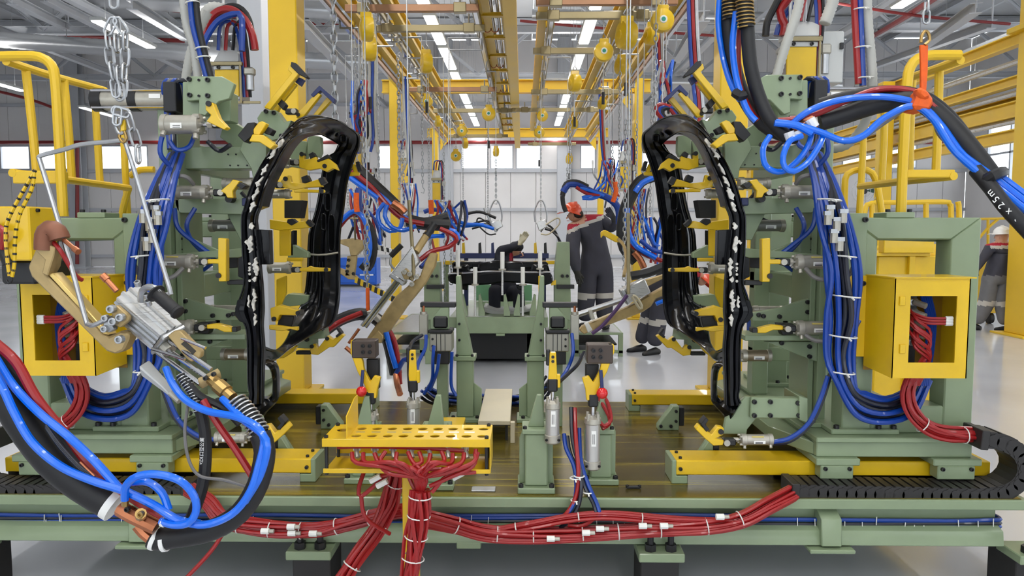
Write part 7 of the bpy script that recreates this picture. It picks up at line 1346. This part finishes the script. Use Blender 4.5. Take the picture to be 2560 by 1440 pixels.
# --- bending worker behind the right body side
w = T('person', 'worker in a charcoal coverall bending behind the right body side, legs showing', 'person'); Yw = 9.9
hd = P3(1764, 712, Yw); J = [(P3(1655, 700, Yw), (.17, .14)), (P3(1680, 672, Yw), (.17, .13)), (P3(1708, 664, Yw), (.18, .13)), (P3(1730, 672, Yw), (.15, .1)), (P3(1747, 690, Yw), .06), (hd, .09)]; E = [(i, i + 1) for i in range(5)]
a1 = V((P3(1606, 850, Yw).x, Yw + .2, .1)); a2 = V((P3(1634, 850, Yw).x, Yw - .05, .1))
limb(0, [(P3(1645, 725, Yw + .1), .125), (P3(1622, 790, Yw + .2), .105), (a1, .09)]); limb(0, [(P3(1652, 730, Yw - .05), .13), (P3(1646, 795, Yw - .05), .115), (a2, .1)])
e = limb(3, [(P3(1722, 692, Yw - .2), .08), (P3(1712, 735, Yw - .25), .06), (P3(1735, 760, Yw - .3), .045)]); J.append((P3(1742, 768, Yw - .3), .032)); E.append((e, len(J) - 1)); hand(J, E, J[-1][0], (.6, -.3, -.6), (0, -1, 0))
e = limb(3, [(P3(1722, 690, Yw + .2), .08), (P3(1720, 735, Yw + .2), .06), (P3(1745, 755, Yw + .1), .045)]); J.append((P3(1752, 764, Yw + .1), .032)); E.append((e, len(J) - 1)); hand(J, E, J[-1][0], (.6, -.3, -.6), (0, 1, 0))
pc = P3(1712, 664, Yw).x
def pick2(c):
    if c.x > P3(1745, 690, Yw).x and c.z > P3(1740, 740, Yw).z: return 3
    if c.x > P3(1728, 700, Yw).x and c.z < P3(1740, 752, Yw).z: return 4
    if c.x > pc and c.z > P3(1700, 690, Yw).z: return 1
    if .4 < c.z < .48: return 2
    return 0
body('body', w, J, E, [CLO, CLR, REF, SKN, GLV], pick2); helmet(w, hd + V((.02, 0, .03)), HEO, (.6, 0, -.8), .7); shoe(w, V((a1.x, a1.y, 0)), (-.9, -.3, 0)); shoe(w, V((a2.x, a2.y, 0)), (-.8, -.5, 0))
# --- crouching worker under the rear station
w = T('person', 'crouching worker in dark clothes raising a gloved hand behind the underbody part', 'person'); Yw = 10.22
hd = P3(1292, 630, Yw); J = [(P3(1262, 728, Yw), (.16, .14)), (P3(1254, 690, Yw), (.15, .12)), (P3(1254, 650, Yw), (.17, .12)), (P3(1264, 628, Yw), (.12, .09)), (P3(1278, 628, Yw), .055), (hd, (.075, .085)), (hd + V((-.02, 0, .07)), .07)]; E = [(i, i + 1) for i in range(6)]
f1 = V((P3(1240, 770, Yw).x, Yw - .35, .34)); f2 = V((P3(1300, 770, Yw).x, Yw - .3, .34))
limb(0, [(P3(1245, 735, Yw - .15), .1), (P3(1236, 722, Yw - .35), .08), (f1 + V((0, 0, .08)), .07)]); limb(0, [(P3(1280, 735, Yw - .15), .1), (P3(1296, 725, Yw - .35), .08), (f2 + V((0, 0, .08)), .07)])
e = limb(3, [(P3(1256, 626, Yw - .1), .07), (P3(1282, 618, Yw - .25), .05), (P3(1298, 608, Yw - .2), .04)]); J.append((P3(1303, 604, Yw - .2), .032)); E.append((e, len(J) - 1)); hand(J, E, J[-1][0], (.5, 0, .8), (0, -1, 0))
e = limb(3, [(P3(1262, 660, Yw + .2), .08), (P3(1290, 690, Yw), .06), (P3(1310, 680, Yw - .2), .045)]); J.append((P3(1314, 676, Yw - .2), .032)); E.append((e, len(J) - 1)); hand(J, E, J[-1][0], (.8, 0, .3), (0, -1, 0))
def pick3(c):
    if c.x > P3(1295, 615, Yw - .2).x and c.z > P3(1300, 613, Yw - .2).z: return 2
    if c.x > P3(1283, 640, Yw).x and P3(1290, 650, Yw).z < c.z and c.y > Yw - .14: return 1
    if P3(1274, 640, Yw).x < c.x < P3(1290, 640, Yw).x and P3(1280, 654, Yw).z < c.z < P3(1280, 632, Yw).z and c.y > Yw - .17: return 3
    return 0
body('body', w, J, E, [NVY, SKN, GLL, CLR], pick3); face(w, hd, V((.75, -.6, -.2)).normalized(), V((.6, .75, 0)).normalized()); B().ball(hd + V((-.01, 0, .07)), .105, 14, (1, 1, .75)).o('cap', NVY, w); shoe(w, f1, (-.2, -1, 0)); shoe(w, f2, (.2, -1, 0))
# --- worker with the white helmet on the far right
w = T('person', 'worker in a grey coverall with red shoulders and white helmet walking at the right', 'person'); Yw = 12.3
hd = P3(2505, 592, Yw); J = [(P3(2488, 690, Yw), (.17, .13)), (P3(2494, 660, Yw), (.165, .125)), (P3(2500, 632, Yw), (.19, .13)), (P3(2502, 616, Yw), (.17, .1)), (P3(2503, 605, Yw), .06), (hd, (.085, .1)), (hd + V((0, 0, .09)), .08)]; E = [(i, i + 1) for i in range(6)]
a1 = V((P3(2452, 810, Yw).x, Yw + .15, .1)); a2 = V((P3(2505, 810, Yw).x, Yw - .1, .1))
limb(0, [(P3(2478, 706, Yw), .135), (P3(2466, 760, Yw + .05), .115), (a1, .095)]); limb(0, [(P3(2500, 706, Yw), .135), (P3(2507, 760, Yw - .05), .115), (a2, .095)])
e = limb(3, [(P3(2474, 622, Yw), .085), (P3(2456, 650, Yw), .06), (P3(2446, 668, Yw), .045)]); J.append((P3(2442, 674, Yw), .032)); E.append((e, len(J) - 1)); hand(J, E, J[-1][0], (-.4, 0, -.9), (0, -1, 0))
e = limb(3, [(P3(2530, 622, Yw), .085), (P3(2540, 655, Yw), .06), (P3(2540, 685, Yw), .045)]); J.append((P3(2540, 692, Yw), .032)); E.append((e, len(J) - 1)); hand(J, E, J[-1][0], (0, 0, -1), (0, -1, 0))
zy = P3(2500, 621, Yw).z
def pick4(c):
    if c.z > P3(2500, 607, Yw).z and abs(c.x - hd.x) < .14: return 3
    if c.z > zy + .05: return 1
    if c.z > zy and c.x > P3(2468, 620, Yw).x: return 2
    if .42 < c.z < .5: return 2
    if c.z < P3(2440, 672, Yw).z and c.x < P3(2450, 680, Yw).x and c.z > P3(2440, 705, Yw).z: return 4
    if c.z > P3(2480, 688, Yw).z: return 5
    return 0
body('body', w, J, E, [CLG, CLR, REF, SKN, GLV, CLO], pick4); helmet(w, hd + V((0, 0, .06)), HEW, (-.5, .8, 0), .05); face(w, hd, V((-.6, .8, 0)).normalized(), V((.8, .6, 0)).normalized()); shoe(w, V((a1.x, a1.y, 0)), (-.5, .8, 0)); shoe(w, V((a2.x, a2.y, 0)), (-.3, .9, 0))
# ---------------------------------------------------------------- every Empty goes to the base of its thing
for o in list(THINGS): fin(o)
